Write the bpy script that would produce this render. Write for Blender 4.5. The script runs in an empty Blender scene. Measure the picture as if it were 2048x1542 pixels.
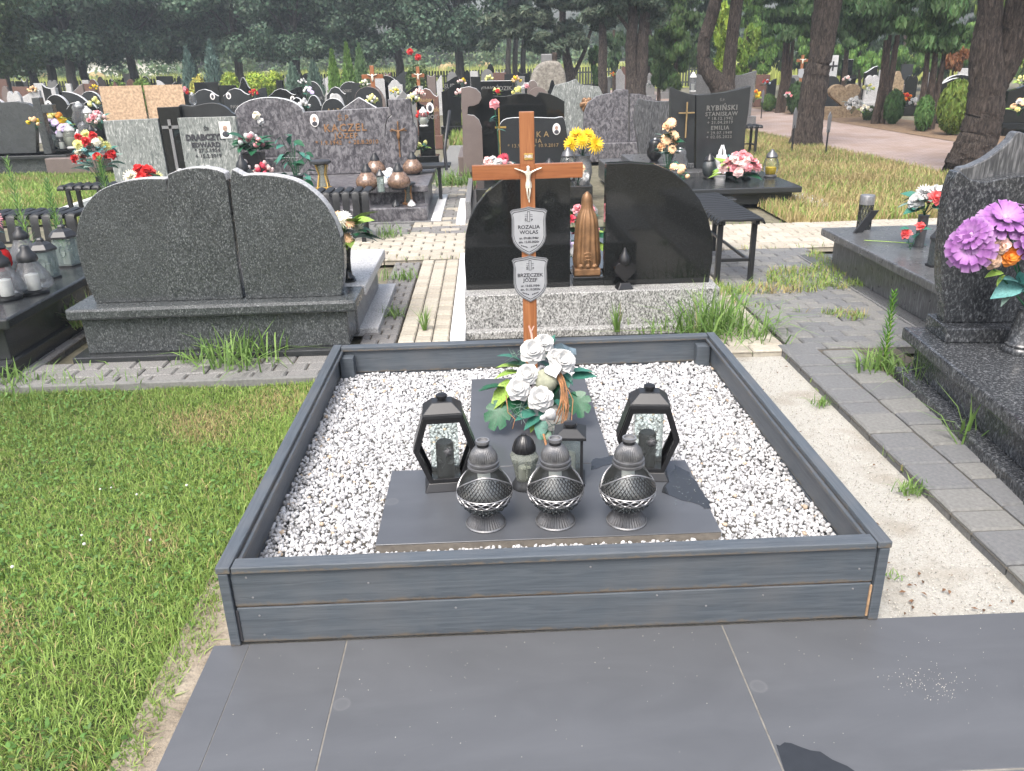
import bpy, math, random
import numpy as np
from mathutils import Vector, Matrix

random.seed(7)
rng = np.random.default_rng(7)
S = bpy.context.scene
R = math.radians

# ------------------------------------------------------------------ camera
CAM = Vector((-0.1587, -1.952, 1.6))
c_r = Vector((0.9992, -0.0322, -0.0247)).normalized()
c_f = Vector((0.0205, 0.9267, -0.3752)).normalized()
c_r = (c_r - c_f * c_r.dot(c_f)).normalized()
c_u = c_r.cross(c_f)
FPX, IW, IH = 1600.0, 2048.0, 1542.0
cam = bpy.data.cameras.new('camera')
cam.sensor_width = 36.0
cam.lens = FPX / IW * 36.0
cam.clip_start = 0.05
cam.clip_end = 1500.0
cam_o = bpy.data.objects.new('camera', cam)
S.collection.objects.link(cam_o)
mw = Matrix((c_r, c_u, -c_f)).transposed().to_4x4()
mw.translation = CAM
cam_o.matrix_world = mw
S.camera = cam_o

# ------------------------------------------------------------------ sky, sun, exposure
SUN_EL, SUN_ROT = R(58), R(205)
w = bpy.data.worlds.new('World')
S.world = w
w.use_nodes = True
wn, wl = w.node_tree.nodes, w.node_tree.links
bg = wn['Background']
sky = wn.new('ShaderNodeTexSky')
sky.sky_type = 'NISHITA'
sky.sun_disc = False
sky.sun_elevation = SUN_EL
sky.sun_rotation = SUN_ROT
sky.air_density = 1.0
sky.dust_density = 6.0
sky.ozone_density = 1.0
hs = wn.new('ShaderNodeHueSaturation')
hs.inputs['Saturation'].default_value = 0.7
wl.new(sky.outputs[0], hs.inputs['Color'])
wl.new(hs.outputs[0], bg.inputs['Color'])
bg.inputs['Strength'].default_value = 0.15
sl = bpy.data.lights.new('sun', 'SUN')
sl.energy = 1.1
sl.angle = R(28)
sl.color = (1.0, 0.985, 0.96)
sun = bpy.data.objects.new('sun', sl)
S.collection.objects.link(sun)
# sky sun_rotation is clockwise from +Y seen from above
sd = Vector((math.sin(SUN_ROT) * math.cos(SUN_EL), math.cos(SUN_ROT) * math.cos(SUN_EL), math.sin(SUN_EL)))
sun.rotation_euler = sd.to_track_quat('Z', 'Y').to_euler()
S.view_settings.view_transform = 'Standard'
S.view_settings.look = 'None'
S.view_settings.exposure = 1.3
S.view_settings.gamma = 1.0
S.render.engine = 'CYCLES'
S.cycles.max_bounces = 8
S.cycles.transparent_max_bounces = 16
S.cycles.caustics_reflective = False
S.cycles.caustics_refractive = False

# ------------------------------------------------------------------ helpers: survey of the place from the picture
def ray(px, py):
    return c_f + c_r * ((px - IW / 2) / FPX) - c_u * ((py - IH / 2) / FPX)
def G(px, py, z=0.0):
    d = ray(px, py)
    return CAM + d * ((z - CAM.z) / d.z)
def A(px, py, Y):
    d = ray(px, py)
    return CAM + d * ((Y - CAM.y) / d.y)
def PL(px, py, p0, n):
    d = ray(px, py); n = Vector(n); p0 = Vector(p0)
    return CAM + d * ((p0 - CAM).dot(n) / d.dot(n))

# ------------------------------------------------------------------ helpers: objects
COL = S.collection
def props(o, label=None, cat=None, group=None, kind=None):
    if label: o['label'] = label
    if cat: o['category'] = cat
    if group: o['group'] = group
    if kind: o['kind'] = kind
    return o
def thing(name, label, cat, loc=(0, 0, 0), rz=0.0, group=None, rot=None):
    o = bpy.data.objects.new(name, None)
    o.empty_display_size = 0.05
    COL.objects.link(o)
    o.location = loc
    o.rotation_euler = rot if rot else (0, 0, rz)
    return props(o, label, cat, group)
def link(name, me, parent=None, loc=(0, 0, 0), rot=(0, 0, 0), scale=(1, 1, 1), mat=None):
    o = bpy.data.objects.new(name, me)
    COL.objects.link(o)
    if parent: o.parent = parent
    o.location = loc; o.rotation_euler = rot; o.scale = scale
    if mat is not None:
        if not me.materials: me.materials.append(mat)
        o.material_slots[0].link = 'OBJECT'
        o.material_slots[0].material = mat
    return o
def clone(o, parent=None):
    c = o.copy(); COL.objects.link(c)
    c.parent = parent
    for ch in o.children: clone(ch, c)
    return c

class MB:
    def __init__(s): s.v, s.f = [], []
    def add(s, vs, fs):
        b = len(s.v); s.v += [tuple(p) for p in vs]; s.f += [tuple(i + b for i in f) for f in fs]; return s
    def box(s, x0, x1, y0, y1, z0, z1):
        return s.add([(x0, y0, z0), (x1, y0, z0), (x1, y1, z0), (x0, y1, z0), (x0, y0, z1), (x1, y0, z1), (x1, y1, z1), (x0, y1, z1)],
                     [(0, 3, 2, 1), (4, 5, 6, 7), (0, 1, 5, 4), (1, 2, 6, 5), (2, 3, 7, 6), (3, 0, 4, 7)])
    def frus(s, a, b, z0, z1, c=(0, 0)):
        # rectangular frustum, a=(hx,hy) at z0, b at z1
        cx, cy = c
        p = [(cx - a[0], cy - a[1], z0), (cx + a[0], cy - a[1], z0), (cx + a[0], cy + a[1], z0), (cx - a[0], cy + a[1], z0),
             (cx - b[0], cy - b[1], z1), (cx + b[0], cy - b[1], z1), (cx + b[0], cy + b[1], z1), (cx - b[0], cy + b[1], z1)]
        return s.add(p, [(0, 3, 2, 1), (4, 5, 6, 7), (0, 1, 5, 4), (1, 2, 6, 5), (2, 3, 7, 6), (3, 0, 4, 7)])
    def lathe(s, prof, n=24, c=(0, 0, 0), sq=1.0, rib=0.0, nr=0, cap=True, ph=0.0):
        vs, fs = [], []
        for (r, z) in prof:
            for i in range(n):
                a = 2 * math.pi * i / n + ph
                k = 1 + (rib * math.cos(a * nr) if nr else 0)
                vs.append((c[0] + r * k * math.cos(a), c[1] + r * k * sq * math.sin(a), c[2] + z))
        m = len(prof)
        for j in range(m - 1):
            for i in range(n):
                i2 = (i + 1) % n
                fs.append((j * n + i, j * n + i2, (j + 1) * n + i2, (j + 1) * n + i))
        if cap:
            fs.append(tuple(range(n - 1, -1, -1)))
            fs.append(tuple((m - 1) * n + i for i in range(n)))
        return s.add(vs, fs)
    def tube(s, pts, r, n=6, cap=True):
        pts = [Vector(p) for p in pts]
        rs = r if isinstance(r, (list, tuple)) else [r] * len(pts)
        vs, fs = [], []
        up = Vector((0.13, 0.21, 1)).normalized()
        for k, p in enumerate(pts):
            t = (pts[min(k + 1, len(pts) - 1)] - pts[max(k - 1, 0)])
            if t.length < 1e-9: t = Vector((0, 0, 1))
            t.normalize()
            a = t.cross(up)
            if a.length < 1e-3: a = t.cross(Vector((1, 0, 0)))
            a.normalize(); b = t.cross(a)
            for i in range(n):
                th = 2 * math.pi * i / n
                vs.append(p + (a * math.cos(th) + b * math.sin(th)) * rs[k])
        for k in range(len(pts) - 1):
            for i in range(n):
                i2 = (i + 1) % n
                fs.append((k * n + i, k * n + i2, (k + 1) * n + i2, (k + 1) * n + i))
        if cap:
            fs.append(tuple(range(n - 1, -1, -1)))
            fs.append(tuple((len(pts) - 1) * n + i for i in range(n)))
        return s.add(vs, fs)
    def prism(s, out, y0, y1):
        # outline [(x,z)] extruded along y
        n = len(out)
        ar = sum(out[i][0] * out[(i + 1) % n][1] - out[(i + 1) % n][0] * out[i][1] for i in range(n))
        if ar < 0: out = out[::-1]
        vs = [(x, y0, z) for x, z in out] + [(x, y1, z) for x, z in out]
        fs = [tuple(range(n)), tuple(range(2 * n - 1, n - 1, -1))]
        for i in range(n):
            j = (i + 1) % n
            fs.append((j, i, n + i, n + j))
        return s.add(vs, fs)
    def ring(s, out, inn, y0, y1):
        # frame between two outlines of equal length
        n = len(out)
        vs = [(x, y0, z) for x, z in out] + [(x, y0, z) for x, z in inn] + [(x, y1, z) for x, z in out] + [(x, y1, z) for x, z in inn]
        fs = []
        for i in range(n):
            j = (i + 1) % n
            fs += [(i, j, n + j, n + i), (2 * n + j, 2 * n + i, 3 * n + i, 3 * n + j), (j, i, 2 * n + i, 2 * n + j), (n + i, n + j, 3 * n + j, 3 * n + i)]
        return s.add(vs, fs)
    def ball(s, c, r, n=8, m=6, sc=(1, 1, 1)):
        vs, fs = [(c[0], c[1], c[2] - r * sc[2])], []
        for j in range(1, m):
            ph = -math.pi / 2 + math.pi * j / m
            for i in range(n):
                a = 2 * math.pi * i / n
                vs.append((c[0] + r * sc[0] * math.cos(ph) * math.cos(a), c[1] + r * sc[1] * math.cos(ph) * math.sin(a), c[2] + r * sc[2] * math.sin(ph)))
        vs.append((c[0], c[1], c[2] + r * sc[2]))
        for i in range(n):
            i2 = (i + 1) % n
            fs.append((0, 1 + i2, 1 + i))
            for j in range(m - 2):
                fs.append((1 + j * n + i, 1 + j * n + i2, 1 + (j + 1) * n + i2, 1 + (j + 1) * n + i))
            fs.append((len(vs) - 1, 1 + (m - 2) * n + i, 1 + (m - 2) * n + i2))
        return s.add(vs, fs)
    def mesh(s, name, smooth=None, mat=None):
        me = bpy.data.meshes.new(name)
        me.from_pydata(s.v, [], s.f)
        if smooth is not None:
            me.polygons.foreach_set('use_smooth', [True] * len(me.polygons))
            me.set_sharp_from_angle(angle=R(smooth))
        if mat: me.materials.append(mat)
        me.update()
        return me
    def build(s, name, mat, parent=None, loc=(0, 0, 0), rot=(0, 0, 0), smooth=None, bevel=0.0, seg=2):
        me = s.mesh(name, smooth, mat)
        o = bpy.data.objects.new(name, me)
        COL.objects.link(o)
        if parent: o.parent = parent
        o.location = loc; o.rotation_euler = rot
        if bevel:
            b = o.modifiers.new('bevel', 'BEVEL')
            b.width = bevel; b.segments = seg; b.limit_method = 'ANGLE'; b.angle_limit = R(35)
            b.harden_normals = False
        return o

def poly_np(name, V, col=None, mat=None, k=None):
    # V: (N,k,3) loose polygons of k corners, col: (N,3) face colours
    V = np.asarray(V, dtype=np.float32)
    N, k = V.shape[0], V.shape[1]
    me = bpy.data.meshes.new(name)
    me.vertices.add(N * k); me.vertices.foreach_set('co', V.reshape(-1))
    me.loops.add(N * k); me.loops.foreach_set('vertex_index', np.arange(N * k, dtype=np.int32))
    me.polygons.add(N)
    me.polygons.foreach_set('loop_start', np.arange(0, N * k, k, dtype=np.int32))
    me.polygons.foreach_set('loop_total', np.full(N, k, dtype=np.int32))
    if col is not None:
        at = me.attributes.new('Col', 'FLOAT_COLOR', 'FACE')
        c4 = np.ones((N, 4), np.float32); c4[:, :3] = col
        at.data.foreach_set('color', c4.reshape(-1))
    if mat: me.materials.append(mat)
    me.update(calc_edges=True)
    return me
def idx_np(name, V, F, col=None, mat=None, smooth=False):
    # V (n,3) F (m,3|4) indexed mesh with face colours
    V = np.asarray(V, np.float32); F = np.asarray(F, np.int32)
    m, k = F.shape
    me = bpy.data.meshes.new(name)
    me.vertices.add(len(V)); me.vertices.foreach_set('co', V.reshape(-1))
    me.loops.add(m * k); me.loops.foreach_set('vertex_index', F.reshape(-1))
    me.polygons.add(m)
    me.polygons.foreach_set('loop_start', np.arange(0, m * k, k, dtype=np.int32))
    me.polygons.foreach_set('loop_total', np.full(m, k, dtype=np.int32))
    if smooth: me.polygons.foreach_set('use_smooth', np.ones(m, bool))
    if col is not None:
        at = me.attributes.new('Col', 'FLOAT_COLOR', 'FACE')
        c4 = np.ones((m, 4), np.float32); c4[:, :3] = col
        at.data.foreach_set('color', c4.reshape(-1))
    if mat: me.materials.append(mat)
    me.update(calc_edges=True)
    return me

# ------------------------------------------------------------------ helpers: materials
MATS = {}
def newmat(name):
    m = bpy.data.materials.new(name)
    m.use_nodes = True
    nt = m.node_tree
    return m, nt.nodes, nt.links, nt.nodes['Principled BSDF']
def c4(c): return (c[0], c[1], c[2], 1.0)
def ramp(n, l, fac, stops, const=False):
    r = n.new('ShaderNodeValToRGB')
    e = r.color_ramp.elements
    while len(e) < len(stops): e.new(0.5)
    for i, (p, c) in enumerate(stops):
        e[i].position = p; e[i].color = c4(c)
    if const: r.color_ramp.interpolation = 'CONSTANT'
    l.new(fac, r.inputs[0])
    return r.outputs[0]
def coords(n, l, sc=(1, 1, 1), rot=(0, 0, 0), space='Object'):
    t = n.new('ShaderNodeTexCoord'); mp = n.new('ShaderNodeMapping')
    mp.inputs['Scale'].default_value = sc; mp.inputs['Rotation'].default_value = rot
    l.new(t.outputs[space], mp.inputs[0])
    return mp.outputs[0]
def noise(n, l, vec, scale, detail=3, rough=0.55, dist=0.0):
    t = n.new('ShaderNodeTexNoise')
    t.inputs['Scale'].default_value = scale; t.inputs['Detail'].default_value = detail
    t.inputs['Roughness'].default_value = rough; t.inputs['Distortion'].default_value = dist
    if vec is not None: l.new(vec, t.inputs['Vector'])
    return t.outputs['Fac']
def bump(n, l, b, h, strength=0.2, dist=0.01):
    bp = n.new('ShaderNodeBump')
    bp.inputs['Strength'].default_value = strength; bp.inputs['Distance'].default_value = dist
    l.new(h, bp.inputs['Height']); l.new(bp.outputs[0], b.inputs['Normal'])
def mixc(n, l, f, a, b, mode='MIX'):
    m = n.new('ShaderNodeMix'); m.data_type = 'RGBA'; m.blend_type = mode
    if isinstance(f, float): m.inputs[0].default_value = f
    else: l.new(f, m.inputs[0])
    for i, s in ((6, a), (7, b)):
        if isinstance(s, (tuple, list)): m.inputs[i].default_value = c4(s)
        else: l.new(s, m.inputs[i])
    return m.outputs[2]
def plain(name, col, rough=0.5, metal=0.0, var=0.15, scale=30.0, bmp=0.0, bsc=80.0, spec=0.5, coat=0.0):
    if name in MATS: return MATS[name]
    m, n, l, b = newmat(name)
    v = coords(n, l)
    f = noise(n, l, v, scale, 4)
    lo = tuple(c * (1 - var) for c in col); hi = tuple(min(1, c * (1 + var)) for c in col)
    l.new(ramp(n, l, f, [(0.3, lo), (0.7, hi)]), b.inputs['Base Color'])
    b.inputs['Roughness'].default_value = rough; b.inputs['Metallic'].default_value = metal
    b.inputs['Specular IOR Level'].default_value = spec
    if coat: b.inputs['Coat Weight'].default_value = coat; b.inputs['Coat Roughness'].default_value = 0.1
    if bmp: bump(n, l, b, noise(n, l, v, bsc, 4), bmp, 0.01)
    MATS[name] = m
    return m
def granite(name, stops, scale=180.0, rough=0.3, sc=(1, 1, 1), rot=(0, 0, 0), big=0.0, bscale=8.0, bmp=0.0, dist=0.0, rv=0.1):
    # speckled stone: fine noise through a ramp, optional larger clouds and a stretch for veins
    m, n, l, b = newmat(name)
    v = coords(n, l, sc, rot)
    f = noise(n, l, v, scale, 2, 0.7, dist)
    col = ramp(n, l, f, stops)
    v0 = coords(n, l)
    if big:
        f2 = noise(n, l, v0, bscale, 3)
        k = ramp(n, l, f2, [(0.3, (1 - big,) * 3), (0.7, (1 + 0 * big,) * 3)])
        col = mixc(n, l, 1.0, col, k, 'MULTIPLY')
    l.new(col, b.inputs['Base Color'])
    rr = n.new('ShaderNodeMapRange')
    rr.inputs['To Min'].default_value = max(0.02, rough - rv); rr.inputs['To Max'].default_value = rough + rv
    l.new(noise(n, l, v0, 14, 4), rr.inputs[0]); l.new(rr.outputs[0], b.inputs['Roughness'])
    if bmp: bump(n, l, b, f, bmp, 0.004)
    MATS[name] = m
    return m
def glass(name, tint=(0.85, 0.9, 0.88), clear=0.7, rough=0.05, haze=None):
    # thin glass: transparent with a glossy skin, optional milky share
    if name in MATS: return MATS[name]
    m, n, l, b = newmat(name)
    out = n['Material Output']
    tr = n.new('ShaderNodeBsdfTransparent'); tr.inputs[0].default_value = c4(tint)
    gl = n.new('ShaderNodeBsdfGlossy'); gl.inputs['Roughness'].default_value = rough
    fr = n.new('ShaderNodeFresnel'); fr.inputs[0].default_value = 1.5
    v = coords(n, l)
    bp = n.new('ShaderNodeBump'); bp.inputs['Strength'].default_value = 0.1; bp.inputs['Distance'].default_value = 0.003
    l.new(noise(n, l, v, 60, 2), bp.inputs['Height'])
    l.new(bp.outputs[0], gl.inputs['Normal']); l.new(bp.outputs[0], fr.inputs['Normal'])
    ma = n.new('ShaderNodeMath'); ma.operation = 'MULTIPLY_ADD'; ma.inputs[1].default_value = 0.8; ma.inputs[2].default_value = 0.0
    l.new(fr.outputs[0], ma.inputs[0])
    mx = n.new('ShaderNodeMixShader'); l.new(ma.outputs[0], mx.inputs[0]); l.new(tr.outputs[0], mx.inputs[1]); l.new(gl.outputs[0], mx.inputs[2])
    last = mx.outputs[0]
    df = n.new('ShaderNodeBsdfDiffuse'); df.inputs[0].default_value = c4(haze or (0.6, 0.63, 0.6))
    m2 = n.new('ShaderNodeMixShader'); m2.inputs[0].default_value = 1 - clear
    l.new(last, m2.inputs[1]); l.new(df.outputs[0], m2.inputs[2]); last = m2.outputs[0]
    l.new(last, out.inputs[0])
    MATS[name] = m
    return m
def attr_mat(name, rough=0.6, transl=0.0, spec=0.3, var=0.0, gain=1.0):
    # colour from the per-face attribute 'Col' (each leaf, blade or stone has its own colour)
    m, n, l, b = newmat(name)
    a = n.new('ShaderNodeAttribute'); a.attribute_name = 'Col'
    l.new(a.outputs['Color'], b.inputs['Base Color'])
    b.inputs['Roughness'].default_value = rough
    b.inputs['Specular IOR Level'].default_value = spec
    if transl:
        t = n.new('ShaderNodeBsdfTranslucent'); l.new(a.outputs['Color'], t.inputs[0])
        mx = n.new('ShaderNodeMixShader'); mx.inputs[0].default_value = transl
        l.new(b.outputs[0], mx.inputs[1]); l.new(t.outputs[0], mx.inputs[2])
        l.new(mx.outputs[0], n['Material Output'].inputs[0])
    MATS[name] = m
    return m
# ------------------------------------------------------------------ materials
g_dark = granite('dark_speckled_granite', [(0.37, (.025, .028, .030)), (0.51, (.052, .058, .060)), (0.61, (.108, .117, .12)), (0.75, (.30, .315, .32))], 190, .28, (1, 1, .55), big=.25, bscale=3)
g_black = granite('black_polished_granite', [(0.3, (.008, .009, .009)), (0.6, (.014, .015, .015)), (0.8, (.05, .05, .05))], 260, .06, big=.2, rv=.04)
g_anth = granite('anthracite_granite', [(0.3, (.018, .02, .022)), (0.6, (.035, .038, .04)), (0.8, (.10, .10, .10))], 200, .22, big=.2)
g_terr = granite('salt_and_pepper_granite', [(0.36, (.06, .06, .06)), (0.46, (.22, .22, .21)), (0.56, (.36, .36, .35)), (0.7, (.60, .60, .58))], 120, .5, (1, 1, .6), big=.12, bmp=.15)
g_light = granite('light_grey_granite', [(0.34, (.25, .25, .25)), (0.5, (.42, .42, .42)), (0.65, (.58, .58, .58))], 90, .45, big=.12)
g_mottle = granite('mottled_violet_grey_granite', [(0.36, (.05, .048, .055)), (0.5, (.115, .11, .12)), (0.64, (.21, .205, .215))], 26, .35, (1, 1, .6), big=.18, bscale=3, dist=.6)
g_vein = granite('veined_grey_granite', [(0.34, (.10, .115, .11)), (0.46, (.19, .205, .195)), (0.58, (.25, .265, .25)), (0.68, (.46, .47, .45))], 9, .33, (3.4, 3.4, 1.0), (0, R(38), 0), big=.1, dist=1.6)
g_flake = granite('flaked_dark_granite', [(0.38, (.024, .026, .029)), (0.52, (.05, .053, .057)), (0.61, (.105, .11, .115)), (0.76, (.24, .25, .26))], 62, .24, (1.5, 1.5, .8), (0, R(25), 0), big=.25, bscale=4, dist=.4)
g_streak = granite('streaked_grey_granite', [(0.38, (.05, .052, .055)), (0.52, (.085, .087, .09)), (0.64, (.16, .162, .165))], 24, .3, (4, 4, .5), (R(25), R(25), 0), big=.15, dist=.3)
g_brown = granite('brown_granite', [(0.35, (.10, .075, .065)), (0.5, (.15, .12, .11)), (0.65, (.21, .17, .155))], 160, .4, big=.15)
g_grey = granite('mid_grey_granite', [(0.35, (.10, .10, .105)), (0.5, (.17, .17, .17)), (0.65, (.27, .27, .265))], 120, .4, big=.15)
g_red = granite('red_brown_granite', [(0.35, (.07, .035, .028)), (0.5, (.13, .07, .055)), (0.65, (.22, .13, .10))], 150, .3, big=.15)
g_field = granite('weathered_fieldstone', [(0.35, (.16, .145, .12)), (0.5, (.24, .22, .19)), (0.65, (.33, .31, .27))], 14, .8, big=.3, bmp=.4)
g_heart = granite('tan_sandstone', [(0.35, (.20, .14, .08)), (0.5, (.29, .21, .13)), (0.65, (.36, .28, .18))], 18, .75, big=.3, bmp=.3)
g_marble = granite('white_marble', [(0.3, (.66, .66, .66)), (0.6, (.80, .80, .80))], 9, .35, big=.06)
g_edge = granite('painted_sky_sheen_rim', [(0.35, (.42, .43, .43)), (0.65, (.62, .63, .63))], 140, .45)  # pale rim colour that paints the sky's reflection onto top edges

def wood_paint():
    m, n, l, b = newmat('grey_blue_painted_wood')
    v = coords(n, l, (1.2, 22, 22))
    gr = noise(n, l, v, 3.0, 5, .6, 1.2)
    v2 = coords(n, l)
    cl = noise(n, l, v2, 5, 3)
    vor = n.new('ShaderNodeTexVoronoi'); vor.inputs['Scale'].default_value = 4.2
    v3 = coords(n, l, (1.0, 0.0, 1.5)); l.new(v3, vor.inputs['Vector'])
    base = ramp(n, l, gr, [(0.28, (.046, .056, .067)), (0.5, (.068, .081, .095)), (0.72, (.090, .104, .118))])
    base = mixc(n, l, ramp(n, l, cl, [(0.45, (0, 0, 0)), (0.75, (.55, .55, .55))]), base, (.105, .108, .112))
    # knots telegraphing through the paint
    base = mixc(n, l, ramp(n, l, vor.outputs['Distance'], [(0.03, (.75, .75, .75)), (0.085, (0, 0, 0))]), base, (.026, .032, .04))
    # long pale scuffs, and splashed dirt low down on each plank
    scf = noise(n, l, coords(n, l, (2.2, 30, 30)), 2.0, 6, .7, .4)
    base = mixc(n, l, ramp(n, l, scf, [(0.62, (0, 0, 0)), (0.76, (.4, .4, .4))]), base, (.14, .145, .15))
    sep = n.new('ShaderNodeSeparateXYZ'); l.new(v2, sep.inputs[0])
    add = n.new('ShaderNodeMath'); add.operation = 'MULTIPLY_ADD'; add.inputs[1].default_value = .05; l.new(noise(n, l, v2, 34, 5, .7), add.inputs[0]); l.new(sep.outputs[2], add.inputs[2])
    base = mixc(n, l, ramp(n, l, add.outputs[0], [(0.026, (.75, .75, .75)), (0.036, (0, 0, 0))]), base, (.13, .105, .075))
    l.new(base, b.inputs['Base Color'])
    b.inputs['Roughness'].default_value = .48
    bump(n, l, b, gr, .35, .004)
    return m
m_paint = wood_paint()
m_rawwood = plain('bare_sawn_wood', (.36, .23, .13), .8, var=.35, scale=40, bmp=.2)
def wood_cross():
    m, n, l, b = newmat('varnished_pine')
    v = coords(n, l, (26, 26, 1.3))
    gr = noise(n, l, v, 3.2, 5, .6, .8)
    l.new(ramp(n, l, gr, [(0.25, (.19, .068, .025)), (0.5, (.285, .112, .044)), (0.75, (.37, .165, .07))]), b.inputs['Base Color'])
    b.inputs['Roughness'].default_value = .33
    return m
m_cross = wood_cross()
def wood_cross_h():
    m, n, l, b = newmat('varnished_pine_crossbeam')
    v = coords(n, l, (1.3, 26, 26))
    gr = noise(n, l, v, 3.2, 5, .6, .8)
    l.new(ramp(n, l, gr, [(0.25, (.175, .056, .021)), (0.5, (.25, .09, .034)), (0.75, (.32, .13, .052))]), b.inputs['Base Color'])
    b.inputs['Roughness'].default_value = .3
    return m
m_crossh = wood_cross_h()

def tile_mat(name, base, rough, dust=0.5):
    # dark porcelain with faint cloudy veins, dust specks and dried drops
    m, n, l, b = newmat(name)
    v = coords(n, l, space='Object')
    cl = noise(n, l, coords(n, l, (1, 2.6, 1), (0, 0, R(12))), 2.2, 6, .6, 1.0)
    col = ramp(n, l, cl, [(0.3, tuple(c * .88 for c in base)), (0.52, base), (0.72, tuple(c * 1.12 for c in base))])
    sp = n.new('ShaderNodeTexVoronoi'); sp.inputs['Scale'].default_value = 38; l.new(v, sp.inputs['Vector'])
    dots = ramp(n, l, sp.outputs['Distance'], [(0.03, (dust * .6,) * 3), (0.06, (0, 0, 0))])
    msk = ramp(n, l, noise(n, l, v, 9, 3), [(0.5, (0, 0, 0)), (0.68, (1, 1, 1))])
    dots = mixc(n, l, 1.0, dots, msk, 'MULTIPLY')
    col = mixc(n, l, dots, col, (.32, .31, .29))
    # dried rings
    rg = n.new('ShaderNodeTexVoronoi'); rg.inputs['Scale'].default_value = 3.3; l.new(v, rg.inputs['Vector'])
    ringm = ramp(n, l, rg.outputs['Distance'], [(0.05, (.10, .10, .10)), (0.075, (.22, .22, .22)), (0.09, (0, 0, 0))])
    col = mixc(n, l, ringm, col, (.20, .20, .20))
    l.new(col, b.inputs['Base Color'])
    rr = n.new('ShaderNodeMapRange'); rr.inputs['To Min'].default_value = rough - .06; rr.inputs['To Max'].default_value = rough + .08
    l.new(noise(n, l, v, 5, 5), rr.inputs[0]); l.new(rr.outputs[0], b.inputs['Roughness'])
    bump(n, l, b, noise(n, l, v, 220, 3), .05, .002)
    return m
m_tile = tile_mat('anthracite_porcelain', (.084, .088, .095), .38)
m_tile2 = tile_mat('anthracite_porcelain_small', (.074, .079, .088), .32, .2)
m_tile_edge = plain('cut_tile_edge', (.15, .135, .115), .7, var=.25)
m_grout = plain('pale_grout', (.17, .16, .14), .9, var=.25)
m_gloss_film = plain('dark_gloss_film', (.022, .024, .027), .06, var=.1, spec=.6)

m_paver_g = plain('grey_concrete_paver', (.13, .133, .135), .85, var=.18, scale=60, bmp=.3, bsc=260)
m_paver_g2 = plain('grey_concrete_paver_dusty', (.16, .16, .152), .88, var=.2, scale=60, bmp=.3, bsc=260)
m_paver_d = plain('dark_mixed_sett', (.16, .155, .15), .9, var=.4, scale=90, bmp=.4, bsc=200)
m_paver_b = plain('beige_concrete_paver', (.33, .30, .245), .9, var=.14, scale=50, bmp=.3, bsc=240)
m_paver_b2 = plain('beige_concrete_paver_pale', (.375, .345, .285), .9, var=.14, scale=50, bmp=.3, bsc=240)
m_sett = plain('light_granite_sett', (.175, .172, .165), .88, var=.5, scale=120, bmp=.4, bsc=200)
m_joint = plain('dirt_in_joints', (.075, .065, .05), .95, var=.4, scale=60)

def sand():
    m, n, l, b = newmat('pale_grit')
    v = coords(n, l)
    f = noise(n, l, v, 170, 5, .75)
    c = ramp(n, l, f, [(0.28, (.19, .182, .155)), (0.42, (.325, .315, .28)), (0.6, (.405, .395, .36)), (0.75, (.49, .48, .45))])
    f2 = noise(n, l, v, 3.2, 4)
    c = mixc(n, l, ramp(n, l, f2, [(0.5, (0, 0, 0)), (0.68, (.75, .75, .75))]), c, (.25, .225, .18))
    l.new(c, b.inputs['Base Color']); b.inputs['Roughness'].default_value = .95
    bump(n, l, b, f, .7, .006)
    return m
m_sand = sand()
def soil(name, a, b_, c_):
    m, n, l, b = newmat(name)
    v = coords(n, l)
    f = noise(n, l, v, 8, 8, .7)
    l.new(ramp(n, l, f, [(0.3, a), (0.5, b_), (0.7, c_)]), b.inputs['Base Color'])
    b.inputs['Roughness'].default_value = .95
    bump(n, l, b, noise(n, l, v, 60, 4), .5, .02)
    return m
m_soil = soil('lawn_soil', (.03, .045, .014), (.05, .075, .02), (.10, .085, .04))
m_ground = soil('cemetery_ground', (.075, .08, .045), (.13, .12, .08), (.21, .185, .14))
m_strawsoil = soil('dry_grass_soil', (.13, .10, .05), (.21, .165, .085), (.29, .235, .13))
m_field = soil('far_field', (.16, .19, .05), (.24, .26, .08), (.33, .30, .13))
def road():
    m, n, l, b = newmat('pink_brick_road')
    v = coords(n, l)
    br = n.new('ShaderNodeTexBrick'); l.new(v, br.inputs['Vector'])
    br.inputs['Scale'].default_value = 1.0; br.inputs['Brick Width'].default_value = .2; br.inputs['Row Height'].default_value = .1
    br.inputs['Mortar Size'].default_value = .006
    br.inputs['Color1'].default_value = (.27, .205, .18, 1); br.inputs['Color2'].default_value = (.33, .26, .235, 1); br.inputs['Mortar'].default_value = (.17, .14, .12, 1)
    c = mixc(n, l, ramp(n, l, noise(n, l, v, 1.3, 5), [(0.42, (0, 0, 0)), (0.75, (.75, .75, .75))]), br.outputs[0], (.20, .13, .085))
    l.new(c, b.inputs['Base Color']); b.inputs['Roughness'].default_value = .9
    return m
m_road = road()
def bark(name, a, b_, c_, sc=1.0):
    m, n, l, b = newmat(name)
    v = coords(n, l, (9 * sc, 9 * sc, 2.0 * sc))
    f = noise(n, l, v, 1.6, 6, .7, .8)
    l.new(ramp(n, l, f, [(0.38, a), (0.5, b_), (0.64, c_)]), b.inputs['Base Color'])
    b.inputs['Roughness'].default_value = .95
    bump(n, l, b, f, 1.0, .15)
    return m
m_bark = bark('pine_bark', (.022, .016, .013), (.07, .053, .043), (.15, .118, .098), 2.4)
m_bark2 = bark('dark_bark', (.02, .018, .015), (.045, .04, .034), (.08, .07, .06), .8)
m_barkr = bark('thuja_bark', (.035, .024, .018), (.08, .055, .04), (.15, .11, .085), 2.0)

m_leaf = attr_mat('leaves', .55, .25)
m_needle = attr_mat('needles', .6, .15)
m_blade = attr_mat('grass_blades', .5, .3)
m_stone = attr_mat('marble_chips', .6)

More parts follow.
